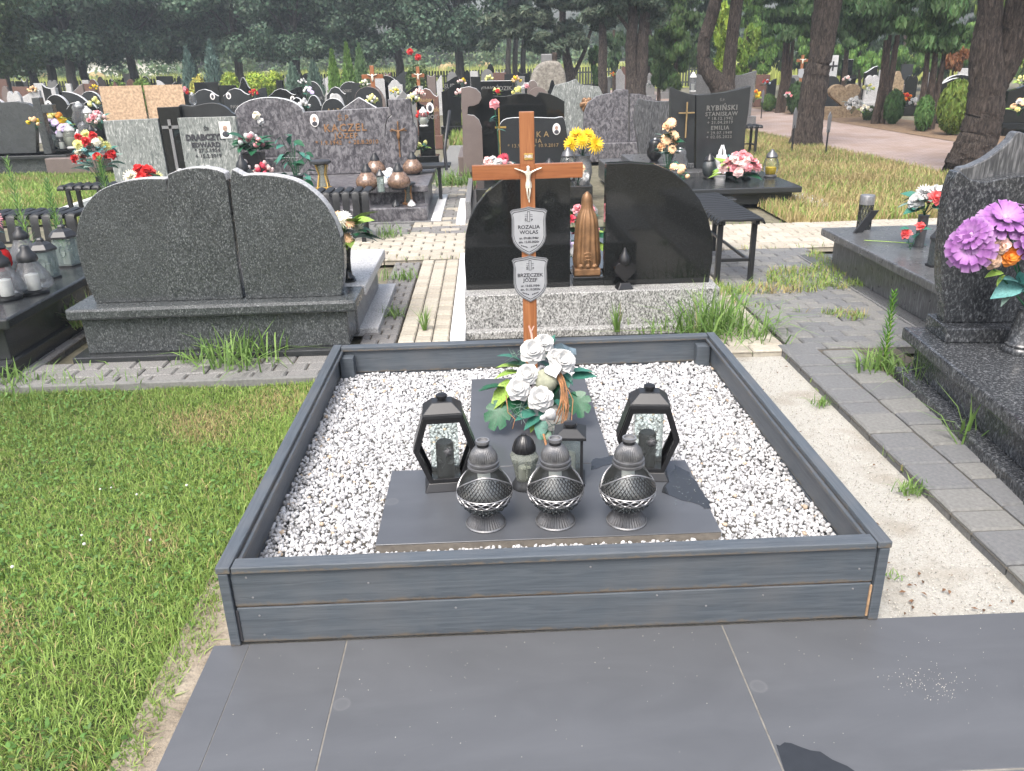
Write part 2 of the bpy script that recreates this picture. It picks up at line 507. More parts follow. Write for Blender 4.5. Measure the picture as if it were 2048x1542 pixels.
m_blk = plain('black_plastic', (.012, .012, .013), .28, var=.1)
m_blkm = plain('black_matt_metal', (.016, .017, .019), .42, var=.15)
m_slat = plain('black_bench_slat', (.010, .011, .012), .5, var=.2)
m_silver = plain('dark_silver_plastic', (.125, .126, .13), .36, .55, var=.2, scale=60)
m_silver_l = plain('brushed_silver_plastic', (.27, .27, .275), .35, .6, var=.15, scale=60)
m_gunm = plain('gunmetal_plastic', (.05, .052, .055), .38, .4, var=.2)
m_darkglass = plain('dark_patterned_glass', (.035, .042, .044), .12, var=.3, scale=90, bmp=.6, bsc=130, spec=.8)
m_wax = plain('white_wax', (.75, .73, .66), .5, var=.08)
m_candle_blk = plain('black_candle', (.018, .018, .02), .45, var=.1)
m_rose_relief = plain('pewter_rose', (.10, .10, .105), .4, .5, var=.2)
m_gl = glass('clear_glass', (.93, .96, .95), .97)
m_glm = glass('milky_glass', (.82, .86, .82), .66, haze=(.36, .38, .33))
m_glg = glass('greenish_moulded_glass', (.80, .87, .84), .62, haze=(.30, .36, .35))
m_glr = glass('red_glass', (.75, .05, .05), .3, haze=(.55, .02, .02))
m_gly = glass('yellow_glass', (.9, .75, .1), .3, haze=(.75, .55, .03))
m_glb = plain('smoked_amber_glass', (.17, .105, .07), .15, var=.5, scale=45, bmp=.3, bsc=60, spec=.7)
m_glw = glass('crackled_white_glass', (.80, .83, .85), .8, rough=.12, haze=(.34, .34, .35))
m_bronze = plain('bronze_paint', (.21, .115, .055), .45, .35, var=.45, scale=14)
m_gold = plain('gold_paint', (.55, .36, .10), .35, .7, var=.2)
m_ivory = plain('silvered_ivory', (.72, .68, .58), .35, .35, var=.25, scale=300)
m_plaque = plain('pale_aluminium', (.36, .37, .385), .4, .2, var=.06)
m_plaque_rim = plain('grey_plaque_rim', (.17, .175, .185), .4, .35, var=.1)
m_ink = plain('dark_print', (.03, .03, .035), .6, var=.1)
m_letter = plain('silver_letters', (.19, .187, .178), .4, .4, var=.1)
m_letterb = plain('bronze_letters', (.30, .17, .09), .45, .5, var=.3)
m_letterg = plain('gilt_letters', (.33, .23, .11), .45, .4, var=.2)
m_photo = plain('portrait_enamel', (.74, .72, .70), .25, var=.05)
m_face = plain('portrait_figure', (.36, .24, .18), .4, var=.5, scale=60)
m_suit = plain('portrait_dark', (.05, .05, .06), .4, var=.3)
m_white = plain('white_petal', (.56, .56, .55), .6, var=.06)
m_osb = plain('chipboard', (.44, .31, .205), .85, var=.4, scale=22, bmp=.2, bsc=60)
m_straw = plain('straw', (.42, .32, .17), .95, var=.25, scale=8, bmp=.4, bsc=20)
m_render = plain('pale_house_render', (.66, .64, .60), .8, var=.08)
m_fence = plain('dark_fence_paint', (.03, .035, .032), .6, var=.2)
def petal(name, c, var=.18): return plain('petal_' + name, c, .6, var=var, scale=45)
P = dict(red=petal('red', (.52, .02, .02)), pink=petal('pink', (.72, .30, .33)), rose=petal('rose_red', (.60, .06, .10)), pale=petal('pale_pink', (.78, .55, .52)),
         yellow=petal('yellow', (.80, .55, .02)), lemon=petal('lemon', (.75, .72, .28)), cream=petal('cream', (.80, .76, .62)), orange=petal('orange', (.75, .24, .03)),
         peach=petal('peach', (.78, .50, .28)), purple=petal('purple', (.34, .135, .37), .7), lilac=petal('lilac', (.56, .46, .68)), white=m_white, coral=petal('coral', (.75, .12, .12)),
         blue=petal('pale_blue', (.50, .62, .75)), tan=petal('tan', (.52, .36, .26)))
def purple_petal():
    # silk petals: pale throat, violet blade, bleached tips (bloom meshes have unit radius)
    m, n, l, b = newmat('petal_violet')
    t = n.new('ShaderNodeTexCoord'); ln = n.new('ShaderNodeVectorMath'); ln.operation = 'LENGTH'
    l.new(t.outputs['Object'], ln.inputs[0])
    c = ramp(n, l, ln.outputs['Value'], [(0.12, (.50, .36, .50)), (0.38, (.40, .19, .44)), (0.72, (.26, .085, .31)), (0.95, (.38, .22, .42))])
    f = noise(n, l, t.outputs['Object'], 9, 3)
    c = mixc(n, l, 1.0, c, ramp(n, l, f, [(0.3, (.8, .78, .8)), (0.7, (1, 1, 1))]), 'MULTIPLY')
    l.new(c, b.inputs['Base Color']); b.inputs['Roughness'].default_value = .65
    return m
P['purple'] = purple_petal()
m_lf_dark = plain('dark_green_leaf', (.012, .085, .035), .4, var=.35, scale=25)
m_lf_teal = plain('teal_leaf', (.035, .15, .11), .5, var=.3, scale=25)
m_lf_lime = plain('lime_leaf', (.22, .34, .06), .5, var=.35, scale=18)
m_lf_grey = plain('grey_green_leaf', (.16, .24, .20), .6, var=.25, scale=25)
m_lf_blue = plain('blue_green_leaf', (.10, .26, .25), .55, var=.3, scale=14)
m_twig = plain('brown_twig', (.27, .13, .055), .7, var=.35)
m_ribbon = plain('steel_blue_ribbon', (.09, .13, .16), .45, var=.25)
m_ball = plain('grey_green_ball', (.30, .31, .23), .8, var=.25, scale=20, bmp=.3)
m_terrac = plain('white_plastic_pot', (.70, .68, .62), .6, var=.06)
# ------------------------------------------------------------------ ground, road, paving
def sheet(name, pts, z, mat, parent=None):
    m = MB().add([(x, y, z) for x, y in pts], [tuple(range(len(pts)))])
    o = m.build(name, mat, parent)
    if parent is None: props(o, kind='structure')
    return o
sheet('ground', [(-400, -60), (400, -60), (400, 600), (-400, 600)], -.06, m_ground)
sheet('earth_edge', [(-1.16, -2.5), (-1.026, -2.5), (-1.026, .0), (-.96, .0), (-.96, 2.2), (-1.16, 2.2)], -.014, soil('bare_sandy_earth', (.13, .105, .075), (.22, .185, .14), (.32, .28, .22)))
lawn = sheet('lawn', [(-5.2, -2.5), (-1.1, -2.5), (-1.1, 2.22), (-5.2, 2.22)], -.03, m_soil)
sandp = sheet('grit_path', [(-1.12, -2.5), (1.62, -2.5), (1.62, 2.36), (-1.12, 2.36)], -.02, m_sand)
sheet('side_lawn', [(-12, 7.6), (-3.6, 7.6), (-3.6, 11.0), (-5.2, 12.2), (-12, 13.2)], -.035, m_soil)
sheet('dry_verge', [(2.95, 6.25), (6.3, 6.25), (6.15, 11), (5.85, 14), (5.7, 18), (3.0, 18), (3.0, 9)], -.03, m_strawsoil)
sheet('brick_road', [(6.35, 4), (9.3, 4), (8.9, 20), (8.6, 46), (5.5, 46), (5.85, 14)], -.02, m_road)
sheet('green_aisle', [(-.95, 15.5), (.1, 15.5), (.4, 36), (-1.0, 36)], -.035, m_soil)
sheet('far_field', [(-300, 47), (300, 47), (300, 500), (-300, 500)], -.04, m_field)

# paving: a bed of dirt with every paver its own piece
PMESH = {}
def paver_mesh(bx, by, bz, mat):
    k = (round(bx, 3), round(by, 3), mat.name)
    if k not in PMESH:
        c = .008
        m = MB().frus((bx / 2, by / 2), (bx / 2, by / 2), -bz, -c)
        m.f.pop(1)
        b = len(m.v)
        m.v += [(-bx / 2 + c, -by / 2 + c, 0), (bx / 2 - c, -by / 2 + c, 0), (bx / 2 - c, by / 2 - c, 0), (-bx / 2 + c, by / 2 - c, 0)]
        m.f += [(b, b + 1, b + 2, b + 3)] + [(4 + i, 4 + (i + 1) % 4, b + (i + 1) % 4, b + i) for i in range(4)]
        PMESH[k] = m.mesh('paver', None, mat)
    return PMESH[k]
def bed(name, x0, x1, y0, y1, z):
    return sheet(name, [(x0, y0), (x1, y0), (x1, y1), (x0, y1)], z, m_joint)
def pave(name, x0, x1, y0, y1, z, bx, by, mats, gap=.006, stagger=True, keep=None, tilt=.004):
    b = bed(name, x0, x1, y0, y1, z - .014)
    r = 0; y = y0 + by / 2
    while y < y1 + .01 - by / 2 + .03:
        x = x0 + bx / 2 - (bx / 2 if (stagger and r % 2) else 0)
        while x < x1 + bx / 2 - .02:
            xa, xb = max(x - bx / 2, x0), min(x + bx / 2, x1)
            if xb - xa > .05 and (keep is None or keep((xa + xb) / 2, y)):
                me = paver_mesh(xb - xa - gap, by - gap, .05, random.choice(mats))
                link('paver', me, b, ((xa + xb) / 2, y, z + random.uniform(-.004, .003)), (random.gauss(0, tilt), random.gauss(0, tilt), random.gauss(0, .004)))
            x += bx
        y += by; r += 1
    return b

# dark porcelain slabs in the foreground
sp = props(MB().box(-1.03, 2.3, -1.16, .006, -.05, -.0015).build('slab_pavement', m_grout), kind='structure')
xs = [-1.03, -.922, -.632, .502, 1.64, 2.3]
for i in range(5):
    for (y0, y1) in ((-.555, .007), (-1.16, -.561)):
        g = .002 if i > 1 else .0007
        xa, xb = xs[i] + (g if i else 0), xs[i + 1] - (.002 if i else .0005)
        me = MB().box(-(xb - xa) / 2, (xb - xa) / 2, -(y1 - y0) / 2, (y1 - y0) / 2, -.02, 0)
        me.build('tile', m_tile, sp, ((xa + xb) / 2, (y0 + y1) / 2, 0), (0, 0, 0), bevel=.0012, seg=1)

# grey kerb pavers along the grit (two columns of mixed lengths)
kb = bed('kerb_paving', 1.5, 2.16, -1.3, 2.355, .012)
for ci, (xa, xb, ph) in enumerate(((1.5, 1.705, 0), (1.71, 1.915, .07))):
    y = -1.3 + ph; j = ci
    while y < 2.28:
        ln = (.205, .135, .165)[j % 3]; j += 1
        me = paver_mesh(xb - xa - .008, ln - .010, .06, random.choice([m_paver_g, m_paver_g, m_paver_g2]))
        link('paver', me, kb, ((xa + xb) / 2, y + ln / 2, .028 + random.uniform(-.003, .003)), (random.gauss(0, .005), random.gauss(0, .005), random.gauss(0, .006)))
        y += ln
pave('grey_paving', 1.57, 2.62, 2.36, 4.98, .02, .2, .1, [m_paver_g, m_paver_g2])
pave('beige_strip', 1.12, 1.55, 2.36, 4.98, .018, .215, .105, [m_paver_b, m_paver_b2])
pave('crossing_path', -2.1, 4.6, 5.0, 6.12, .016, .2, .125, [m_paver_b, m_paver_b2], gap=.01, stagger=True)
pave('beige_path', -.755, -.435, 2.4, 4.98, .02, .106, .11, [m_paver_b, m_paver_b2], gap=.008, stagger=False)
pave('sett_path', -1.0, -.77, 2.36, 4.98, .0, .115, .1, [m_paver_d], gap=.01)
pave('back_path', -.98, -.36, 6.14, 10.6, .01, .205, .13, [m_paver_g2, m_paver_b, m_paver_d], gap=.009)
pave('front_path', -2.05, -.98, 6.14, 6.75, .008, .19, .15, [m_paver_g2, m_paver_d], gap=.009)
pave('sett_strip', -2.86, -1.0, 2.24, 2.62, -.004, .19, .125, [m_sett], gap=.008)
props(MB().box(-2.9, -.99, 2.2, 2.24, -.05, .012).build('strip_kerb', m_paver_g2, bevel=.006), kind='structure')
pave('edge_paving', -3.1, -2.86, 2.1, 4.0, -.006, .12, .2, [m_paver_d, m_paver_g], gap=.012)
mk = props(MB().box(-.43, -.335, 2.72, 5.08, -.05, .04).build('marble_strip', g_marble, bevel=.006), kind='structure')
sheet('far_aisle', [(-.98, 10.6), (-.36, 10.6), (-.2, 15.5), (-.95, 15.5)], .005, m_paver_g2)

# ------------------------------------------------------------------ grass
def pnoise(x, y, s=1.0, ph=0.0):
    return (np.sin(x * 2.3 * s + 1.7 * np.sin(y * 1.9 * s + ph) + ph) + np.sin(y * 3.1 * s + 1.3 * np.sin(x * 2.7 * s + 2 + ph)) + .6 * np.sin((x + y) * 5.3 * s + ph * 2)) / 2.6
def blades(name, x, y, z, h, wd, cols, lean=.5, curl=.5):
    N = len(x)
    a = rng.uniform(0, 2 * np.pi, N); ln = np.abs(rng.normal(0, lean, N)) + .05
    dx, dy = np.cos(a), np.sin(a)
    px, py = -np.sin(a + rng.normal(0, .6, N)), np.cos(a + rng.normal(0, .6, N))
    V = np.zeros((N, 5, 3), np.float32)
    m1 = .55
    for i, (t, k) in enumerate(((0, -1), (0, 1), (m1, 1), (m1, -1), (1, 0))):
        off = ln * h * (t ** 1.7)
        V[:, i, 0] = x + dx * off + px * k * wd * (.5 if t == 0 else .42)
        V[:, i, 1] = y + dy * off + py * k * wd * (.5 if t == 0 else .42)
        V[:, i, 2] = z + h * t * np.sqrt(np.clip(1 - (ln * t * .55) ** 2, .1, 1))
    F = np.array([[0, 1, 2], [0, 2, 3], [3, 2, 4]])
    Fa = (np.arange(N)[:, None, None] * 5 + F[None]).reshape(-1, 3)
    return idx_np(name, V.reshape(-1, 3), Fa, np.repeat(cols, 3, axis=0), m_blade)
def grass_cols(x, y, N, straw_amt=.28, dry=0.0, ph=0.0):
    g1 = np.array([.14, .24, .05]); g2 = np.array([.31, .41, .11]); st = np.array([.38, .31, .15])
    t = rng.random(N)[:, None]
    c = g1 * (1 - t) + g2 * t
    p = np.clip((pnoise(x, y, 1.45, ph + .9) - .22) * 1.35, 0, .7) * straw_amt * 2.6 + dry
    msk = rng.random(N) < np.clip(p + .06, 0, 1)
    s = st * rng.uniform(.7, 1.25, N)[:, None]
    c[msk] = s[msk]
    big = 1 + .22 * pnoise(x, y, .45, ph + 3)
    return c * big[:, None]
N = 175000
x = rng.uniform(-3.6, -1.05, N); y = rng.uniform(-1.1, 2.2, N)
vis = (x > -2.1 - .5 * (y + 1.1)) | (rng.random(N) < .25)
vis &= (x < -1.062 + .03 * pnoise(np.zeros(N), y, 3) - np.clip(.02 - y, 0, 1) * .0) & (y < 2.2 + .04 * pnoise(x, x * 0, 4))
thin = np.clip((pnoise(x, y, .9) - .42) * 1.6, 0, .6)
vis &= rng.random(N) > thin
x, y = x[vis], y[vis]; N = len(x)
tall = 1 + .5 * np.clip(pnoise(x, y, .6, 1.3), 0, 1) + .7 * np.exp(-((x + 1.16) / .07) ** 2) * (rng.random(N) < .5)
h = rng.uniform(.012, .034, N) * tall
gme = blades('grass', x, y, np.full(N, -.03), h, rng.uniform(.0024, .0048, N), grass_cols(x, y, N, .36), .85)
props(link('grass', gme), 'short green mown grass with straw patches beside the wooden frame', 'grass', kind='stuff')
# clover and small broad leaves in the lawn
N = 9000
x = rng.uniform(-3.3, -1.12, N); y = rng.uniform(-1.0, 2.15, N)
k = (pnoise(x, y, .8, 5) > -.1) & (x > -1.95 - .45 * (y + 1.1)); x, y = x[k], y[k]; N = len(x)
a = rng.uniform(0, 6.28, N); r = rng.uniform(.004, .0085, N); z = -.03 + rng.uniform(.012, .04, N)
V = np.zeros((N, 6, 3), np.float32)
tx, ty = rng.normal(0, .35, N), rng.normal(0, .35, N)
for i in range(6):
    b = a + i * np.pi / 3
    el = r * (1.5 if i % 3 == 0 else .8)
    V[:, i, 0] = x + el * np.cos(b); V[:, i, 1] = y + el * np.sin(b)
    V[:, i, 2] = z + el * (tx * np.cos(b) + ty * np.sin(b))
cc = np.array([.095, .19, .045]) * rng.uniform(.7, 1.4, N)[:, None]
props(link('clover', poly_np('clover', V, cc, m_blade)), 'small round clover leaves scattered through the foreground lawn', 'clover', kind='stuff')
m = MB()
for i in range(11):
    xx, yy = random.uniform(-2.7, -1.2), random.uniform(-.6, 2.0)
    if random.random() < .5: xx, yy = random.gauss(-1.75, .25), random.gauss(.95, .35)
    m.ball((xx, yy, random.uniform(.0, .025)), random.uniform(.004, .007), 6, 4, (1, 1, .8))
props(m.build('clover_blossom', m_white), 'tiny white clover blossoms dotted over the foreground lawn', 'blossoms', kind='stuff')

# side lawn, dry verge, aisle
def patch(name, label, n, x0, x1, y0, y1, hh, ww, dry, z=-.035, poly=None, ph=0.0, lean=.5):
    x = rng.uniform(x0, x1, n); y = rng.uniform(y0, y1, n)
    if poly: k = poly(x, y); x, y = x[k], y[k]
    n = len(x)
    me = blades(name, x, y, np.full(n, z), rng.uniform(hh * .5, hh * 1.2, n), rng.uniform(ww * .7, ww * 1.3, n), grass_cols(x, y, n, .3, dry, ph), lean)
    props(link(name, me), label, 'grass', kind='stuff')
patch('side_grass', 'green grass between the back bench and the dark speckled tomb', 42000, -9.5, -3.6, 7.6, 12.6, .09, .012, .05, poly=lambda x, y: y < 11.2 - (x + 3.6) * .33)
patch('dry_grass', 'tall straw coloured dry grass beside the brick road', 90000, 2.95, 6.3, 6.25, 17.5, .12, .011, .64, z=-.03, poly=lambda x, y: (x < 6.35 - .055 * (y - 6.2)), ph=2)
patch('aisle_grass', 'green grass in the aisle beyond the back path', 9000, -.95, .3, 15.5, 30, .22, .03, .05, ph=4)
patch('path_weeds', 'low weeds creeping over the grey paving beside the bench', 9000, 1.45, 2.62, 2.5, 5.0, .06, .006, .14, z=.018, ph=1.1, lean=.9,
      poly=lambda x, y: (pnoise(x, y, 1.15, .8) > .12) & ((y > 3.5) | (pnoise(x, y, 2.1, .3) > .25)))
patch('verge_weeds', 'low weeds in the joints of the crossing path', 2600, -2, 4.6, 4.9, 6.2, .05, .006, .2, z=.01, ph=1.9, lean=.8, poly=lambda x, y: (np.abs(y - 4.98) < .06) | (np.abs(y - 6.13) < .05))
patch('kerb_weeds', 'tiny weeds along the kerb joints beside the grit', 700, 1.44, 1.95, .1, 2.3, .045, .005, .1, z=.0, ph=.4, lean=.9, poly=lambda x, y: ((np.abs(x - 1.495) < .012) | (np.abs(x - 1.92) < .015)) & (pnoise(x, y, 2.6, .2) > .2))
def tuft(label, c, n, h, wd, spread=.06, lean=1.0, dry=.02, name='grass_tuft'):
    x = rng.normal(0, spread, n); y = rng.normal(0, spread * .7, n)
    me = blades(name, x, y, np.zeros(n), rng.uniform(h * .45, h, n), rng.uniform(wd * .6, wd * 1.2, n), grass_cols(x, y, n, .0, dry - .06) * np.array([.8, .92, 1.0]), lean)
    o = link(name, me, None, c); props(o, label, 'grass tuft')
    return o
tuft('big grass tuft at the foot of the left dark tomb', (-1.66, 2.5, .0), 130, .26, .011, .13, 1.1)
tuft('small grass tuft left of the big one by the dark tomb', (-1.95, 2.55, .0), 30, .1, .008, .06)
tuft('large grass tuft at the right corner of the speckled plinth', (1.2, 2.72, .01), 170, .36, .011, .1, .95)
tuft('grass tuft spreading over beige pavers behind the frame corner', (1.42, 2.6, .015), 80, .24, .009, .12, 1.4)
tuft('low grass growing along the speckled plinth foot', (.98, 2.82, .0), 110, .12, .007, .14)
tuft('small grass tuft before the speckled plinth, under the lantern', (.62, 2.84, .0), 24, .22, .009, .008, .35)
tuft('grass tuft against the flaked granite plinth by the pavers', (2.03, 1.72, .02), 40, .3, .008, .06, 1.0)
tuft('broad grass tuft at the near end of the flaked granite step', (1.87, 1.12, .02), 26, .25, .010, .03, .8)
tuft('leafy weed clump at the base of the tall weed', (1.9, 1.97, .02), 110, .15, .010, .06)
tuft('small green weed on the grit beside the kerb', (1.45, 1.62, -.01), 50, .06, .006, .025)
tuft('green weed in the kerb edge nearer the foreground', (1.46, .75, -.01), 60, .07, .006, .03)
tuft('tiny green sprig on the grit near the frame corner', (1.13, .22, -.01), 14, .03, .005, .015)
tuft('grass tuft by the sett path beside the beige path', (-.84, 3.35, .0), 50, .11, .007, .04)
tuft('yellow-green weed where the sett path meets the crossing', (-.88, 4.35, .0), 60, .13, .009, .06)
tuft('grass by the back path beside the violet-grey tomb', (-.62, 9.6, .0), 260, .28, .012, .22)
tuft('grass tuft at the leg of the black bench left', (-1.18, 6.0, .02), 40, .16, .01, .07)
tuft('single thin weed growing in the beige path', (-.6, 2.95, .02), 30, .17, .008, .006, .5)['kind'] = 'stuff'
tuft('weed in the left corner beside the edge paving', (-2.95, 2.3, .0), 90, .14, .009, .1)
tuft('grass fringe where the lawn meets the sett strip', (-2.55, 2.19, -.02), 160, .11, .006, .22)['kind'] = 'stuff'
def weed(label, c, h, n, col, r0=.03):
    # an upright stem ringed with narrow leaves
    t = thing('tall_weed', label, 'weed', c)
    mb = MB().tube([(0, 0, 0), (.01, 0, h * .5), (0, .01, h)], [.005, .004, .002], 5)
    mb.build('stem', m_lf_lime, t)
    V = []; cs = []
    for i in range(n):
        f = i / n; z = h * (.08 + .92 * f); a = i * 2.4; L = r0 * (2.4 - 1.7 * f) + .015
        d = np.array([math.cos(a), math.sin(a), .75 + .5 * f]); d /= np.linalg.norm(d)
        s = np.array([-math.sin(a), math.cos(a), 0]) * .0045
        p = np.array([0, 0, z])
        V.append([p - s * .5, p + d * L * .5 - s, p + d * L, p + d * L * .5 + s]); cs.append(np.array(col) * random.uniform(.7, 1.3))
    link('foliage', poly_np('foliage', np.array(V), np.array(cs), m_blade), t)
    return t
weed('tall upright weed on the pavers beside the flaked granite tomb', (1.93, 2.02, .02), .42, 120, (.10, .24, .03))
weed('tall feathery weed left of the dark tomb, beside a bench', (-3.5, 4.35, 0), .85, 240, (.14, .27, .08), .05)
weed('second feathery weed close to the dark tomb edge', (-3.35, 4.95, 0), .95, 280, (.12, .24, .07), .06)
weed('feathery weed with pale tips near the left picture edge', (-3.9, 4.6, 0), 1.0, 200, (.16, .29, .09), .05)
tuft('dry yellow shrublet between the left ledger and the dark tomb', (-2.85, 3.2, .05), 120, .25, .01, .07, .8, .5)
# leaf litter on the grit
mb = MB()
for i in range(60):
    xx, yy = random.uniform(1.0, 1.48), random.uniform(.02, 2.2)
    if random.random() < .4: xx, yy = random.uniform(1.0, 1.45), random.uniform(.02, .25)
    s, a = random.uniform(.004, .012), random.uniform(0, 6.3)
    c, sn = math.cos(a) * s, math.sin(a) * s
    mb.add([(xx - c, yy - sn, -.008), (xx + sn * .5, yy - c * .5, -.005), (xx + c, yy + sn, -.007), (xx - sn * .5, yy + c * .5, -.003)], [(0, 1, 2, 3)])
props(mb.build('leaf_litter', plain('brown_leaf', (.14, .075, .04), .9, var=.5)), 'bits of brown leaf litter on the pale grit path', 'litter', kind='stuff')

# ------------------------------------------------------------------ marble chips
def chips(name, x, y, z, r, cols):
    t = (1 + 5 ** .5) / 2
    I = np.array([(-1, t, 0), (1, t, 0), (-1, -t, 0), (1, -t, 0), (0, -1, t), (0, 1, t), (0, -1, -t), (0, 1, -t), (t, 0, -1), (t, 0, 1), (-t, 0, -1), (-t, 0, 1)]) / 1.9
    F = np.array([(0, 11, 5), (0, 5, 1), (0, 1, 7), (0, 7, 10), (0, 10, 11), (1, 5, 9), (5, 11, 4), (11, 10, 2), (10, 7, 6), (7, 1, 8), (3, 9, 4), (3, 4, 2), (3, 2, 6), (3, 6, 8), (3, 8, 9), (4, 9, 5), (2, 4, 11), (6, 2, 10), (8, 6, 7), (9, 8, 1)])
    n = len(x)
    P_ = I[None] * rng.uniform(.72, 1.25, (n, 12, 1)) * r[:, None, None]
    P_ *= rng.uniform(.65, 1.25, (n, 1, 3))
    q = rng.normal(size=(n, 4)); q /= np.linalg.norm(q, axis=1)[:, None]
    w_, a, b, c = q.T
    Rm = np.stack([1 - 2 * (b * b + c * c), 2 * (a * b - c * w_), 2 * (a * c + b * w_), 2 * (a * b + c * w_), 1 - 2 * (a * a + c * c), 2 * (b * c - a * w_), 2 * (a * c - b * w_), 2 * (b * c + a * w_), 1 - 2 * (a * a + b * b)], 1).reshape(n, 3, 3)
    P_ = np.einsum('nij,nkj->nki', Rm, P_)
    P_ += np.stack([x, y, z], 1)[:, None, :]
    Fa = (np.arange(n)[:, None, None] * 12 + F[None]).reshape(-1, 3)
    return idx_np(name, P_.reshape(-1, 3), Fa, np.repeat(cols, 20, axis=0), m_stone)
GZ = .128
gx, gy = np.meshgrid(np.arange(-.938, .94, .0118), np.arange(.05, 1.905, .0118))
x = gx.ravel() + rng.uniform(-.006, .006, gx.size); y = gy.ravel() + rng.uniform(-.006, .006, gx.size)
k = ~(((np.abs(x) < .555) & (y > .275) & (y < .765)) | ((np.abs(x) < .265) & (y > .76) & (y < 1.69)))
x, y = x[k], y[k]; n = len(x)
z = GZ + .006 * pnoise(x, y, 2.2) + rng.uniform(-.005, .006, n) - .016 * np.exp(-((y - .12) / .1) ** 2)
cl = np.array([.53, .53, .535]) * rng.uniform(.66, 1.18, n)[:, None]
gr = rng.random(n); cl[gr < .15] *= .5; cl[gr > .985] = np.array([.5, .40, .30]) * rng.uniform(.7, 1.1, (gr > .985).sum())[:, None]
chip_me = chips('marble_chips', x, y, z, rng.uniform(.0045, .0105, n), np.clip(cl, 0, .9))
props(link('marble_chips', chip_me), 'white marble chips filling the grey wooden grave frame', 'gravel', kind='stuff')
# loose grit
n = 5000
x = rng.uniform(.99, 1.5, n); y = rng.uniform(-.0, 2.33, n); k = x < 1.49; x, y = x[k], y[k]; n = len(x)
cl = np.array([.50, .475, .42]) * rng.uniform(.45, 1.2, n)[:, None]
props(link('loose_grit', chips('loose_grit', x, y, np.full(n, -.011), rng.uniform(.0012, .0028, n), np.clip(cl, 0, .85))), 'loose pale grit grains beside the wooden frame', 'grit', kind='stuff')
n = 260
x = np.concatenate([rng.normal(.98, .06, n // 2), rng.uniform(-.9, 1.4, n // 2)]); y = np.concatenate([rng.normal(-.27, .035, n // 2), rng.uniform(-.5, -.02, n // 2)])
props(link('spilled_grit', chips('spilled_grit', x, y, np.full(len(x), .001), rng.uniform(.0005, .0012, len(x)), np.array([.6, .57, .5]) * np.ones((len(x), 1)))), 'grit grains spilled on the dark slab at lower right', 'grit', kind='stuff')
# ------------------------------------------------------------------ the wooden grave frame
FW, FD, FH = .977, 1.947, .278
fr = thing('wooden_grave_box', 'grey-blue painted wooden plank frame around white marble chips', 'grave frame', (0, 0, 0))
def board(name, L, T, H, loc, rz=0.0, bevel=.003, mat=None):
    return MB().box(-L / 2, L / 2, -T / 2, T / 2, 0, H).build(name, mat or m_paint, fr, loc, (0, 0, rz), bevel=bevel, seg=2)
bh = .124
for z in (.004, .004 + bh + .006):
    board('plank', 2 * FW - .064, .022, bh, (0, .021, z))
    board('plank', 2 * FW - .05, .022, bh, (0, FD - .02, z))
    board('plank', FD - .03, .022, bh, (-FW + .02, FD / 2, z), R(90))
    board('plank', FD - .03, .022, bh, (FW - .02, FD / 2, z), R(90))
# bare wood in the joint between the two front planks
board('joint_strip', 2 * FW - .07, .012, .006, (0, .0225, .004 + bh), 0, 0, plain('weathered_joint_wood', (.16, .115, .08), .85, var=.6, scale=18))
for sx in (-1, 1):
    board('corner_post', .03, .046, FH - .022, (sx * (FW - .015), .022, 0), 0)
    board('corner_post', .03, .046, FH - .022, (sx * (FW - .015), FD - .022, 0), 0)
    for yy in (.066, FD - .066):
        board('inner_post', .068, .055, FH - .04, (sx * (FW - .072), yy, .0), 0)
    board('shrinkage_gap', .006, .01, .11, (sx * (FW - .034), .011, .012), 0, 0, m_rawwood if sx > 0 else m_ink)
ch = .022
board('cap_rail', 2 * FW - .084, .05, ch, (0, .022, FH - ch))
board('cap_rail', 2 * FW - .084, .05, ch, (0, FD - .022, FH - ch))
for sx in (-1, 1):
    board('cap_rail', FD + .006, .042, ch, (sx * (FW - .018), FD / 2, FH - ch + .0015), R(90))
    board('cap_bead', FD - .09, .012, .014, (sx * (FW - .046), FD / 2, FH - .03), R(90))
sme = MB().lathe([(.0035, 0), (.0035, .002), (.001, .003)], 8).mesh('screw_head', None, m_silver_l)
for (u, v) in ((-.9, .235), (-.89, .165), (-.88, .1), (-.875, .03), (.9, .18), (.89, .11), (0.1, .225), (.3, .115), (.45, .07), (-.55, .2), (-.3, .1), (.62, .1)):
    link('screw_head', sme, fr, (u, .0108, v), (R(90), 0, 0))

# T-shaped slabs lying on the chips
TZ = .16
def slab(label, x0, x1, y0, y1, z1, th):
    t = thing('grave_slab', label, 'stone slab', ((x0 + x1) / 2, (y0 + y1) / 2, z1))
    hx, hy = (x1 - x0) / 2, (y1 - y0) / 2
    MB().box(-hx, hx, -hy, hy, -.004, 0).build('face', m_tile2, t, bevel=.001, seg=1)
    MB().box(-hx + .0005, hx - .0005, -hy + .0005, hy - .0005, -th, -.0042).build('body', m_tile_edge, t)
    return t
slab('front dark slab under the three silver lanterns, wider than deep', -.566, .562, .27, .778, TZ, .034)
slab('rear dark slab running back under the white rose arrangement', -.275, .277, .782, 1.705, TZ, .03)
def wet(label, pts, z):  # lays a flat dark glossy sheet just over a slab
    n = len(pts); cx = sum(p[0] for p in pts) / n; cy = sum(p[1] for p in pts) / n
    t = MB().add([(p[0] - cx, p[1] - cy, 0) for p in pts], [tuple(range(n))]).build('dark_patch', m_gloss_film, None, (cx, cy, z))
    props(t, label, 'wet patch')
def wob(pts, n=6, a=.006):
    out = []
    for i, p in enumerate(pts):
        q = pts[(i + 1) % len(pts)]
        for k in range(n):
            f = k / n
            out.append((p[0] + (q[0] - p[0]) * f + random.gauss(0, a), p[1] + (q[1] - p[1]) * f + random.gauss(0, a)))
    return out
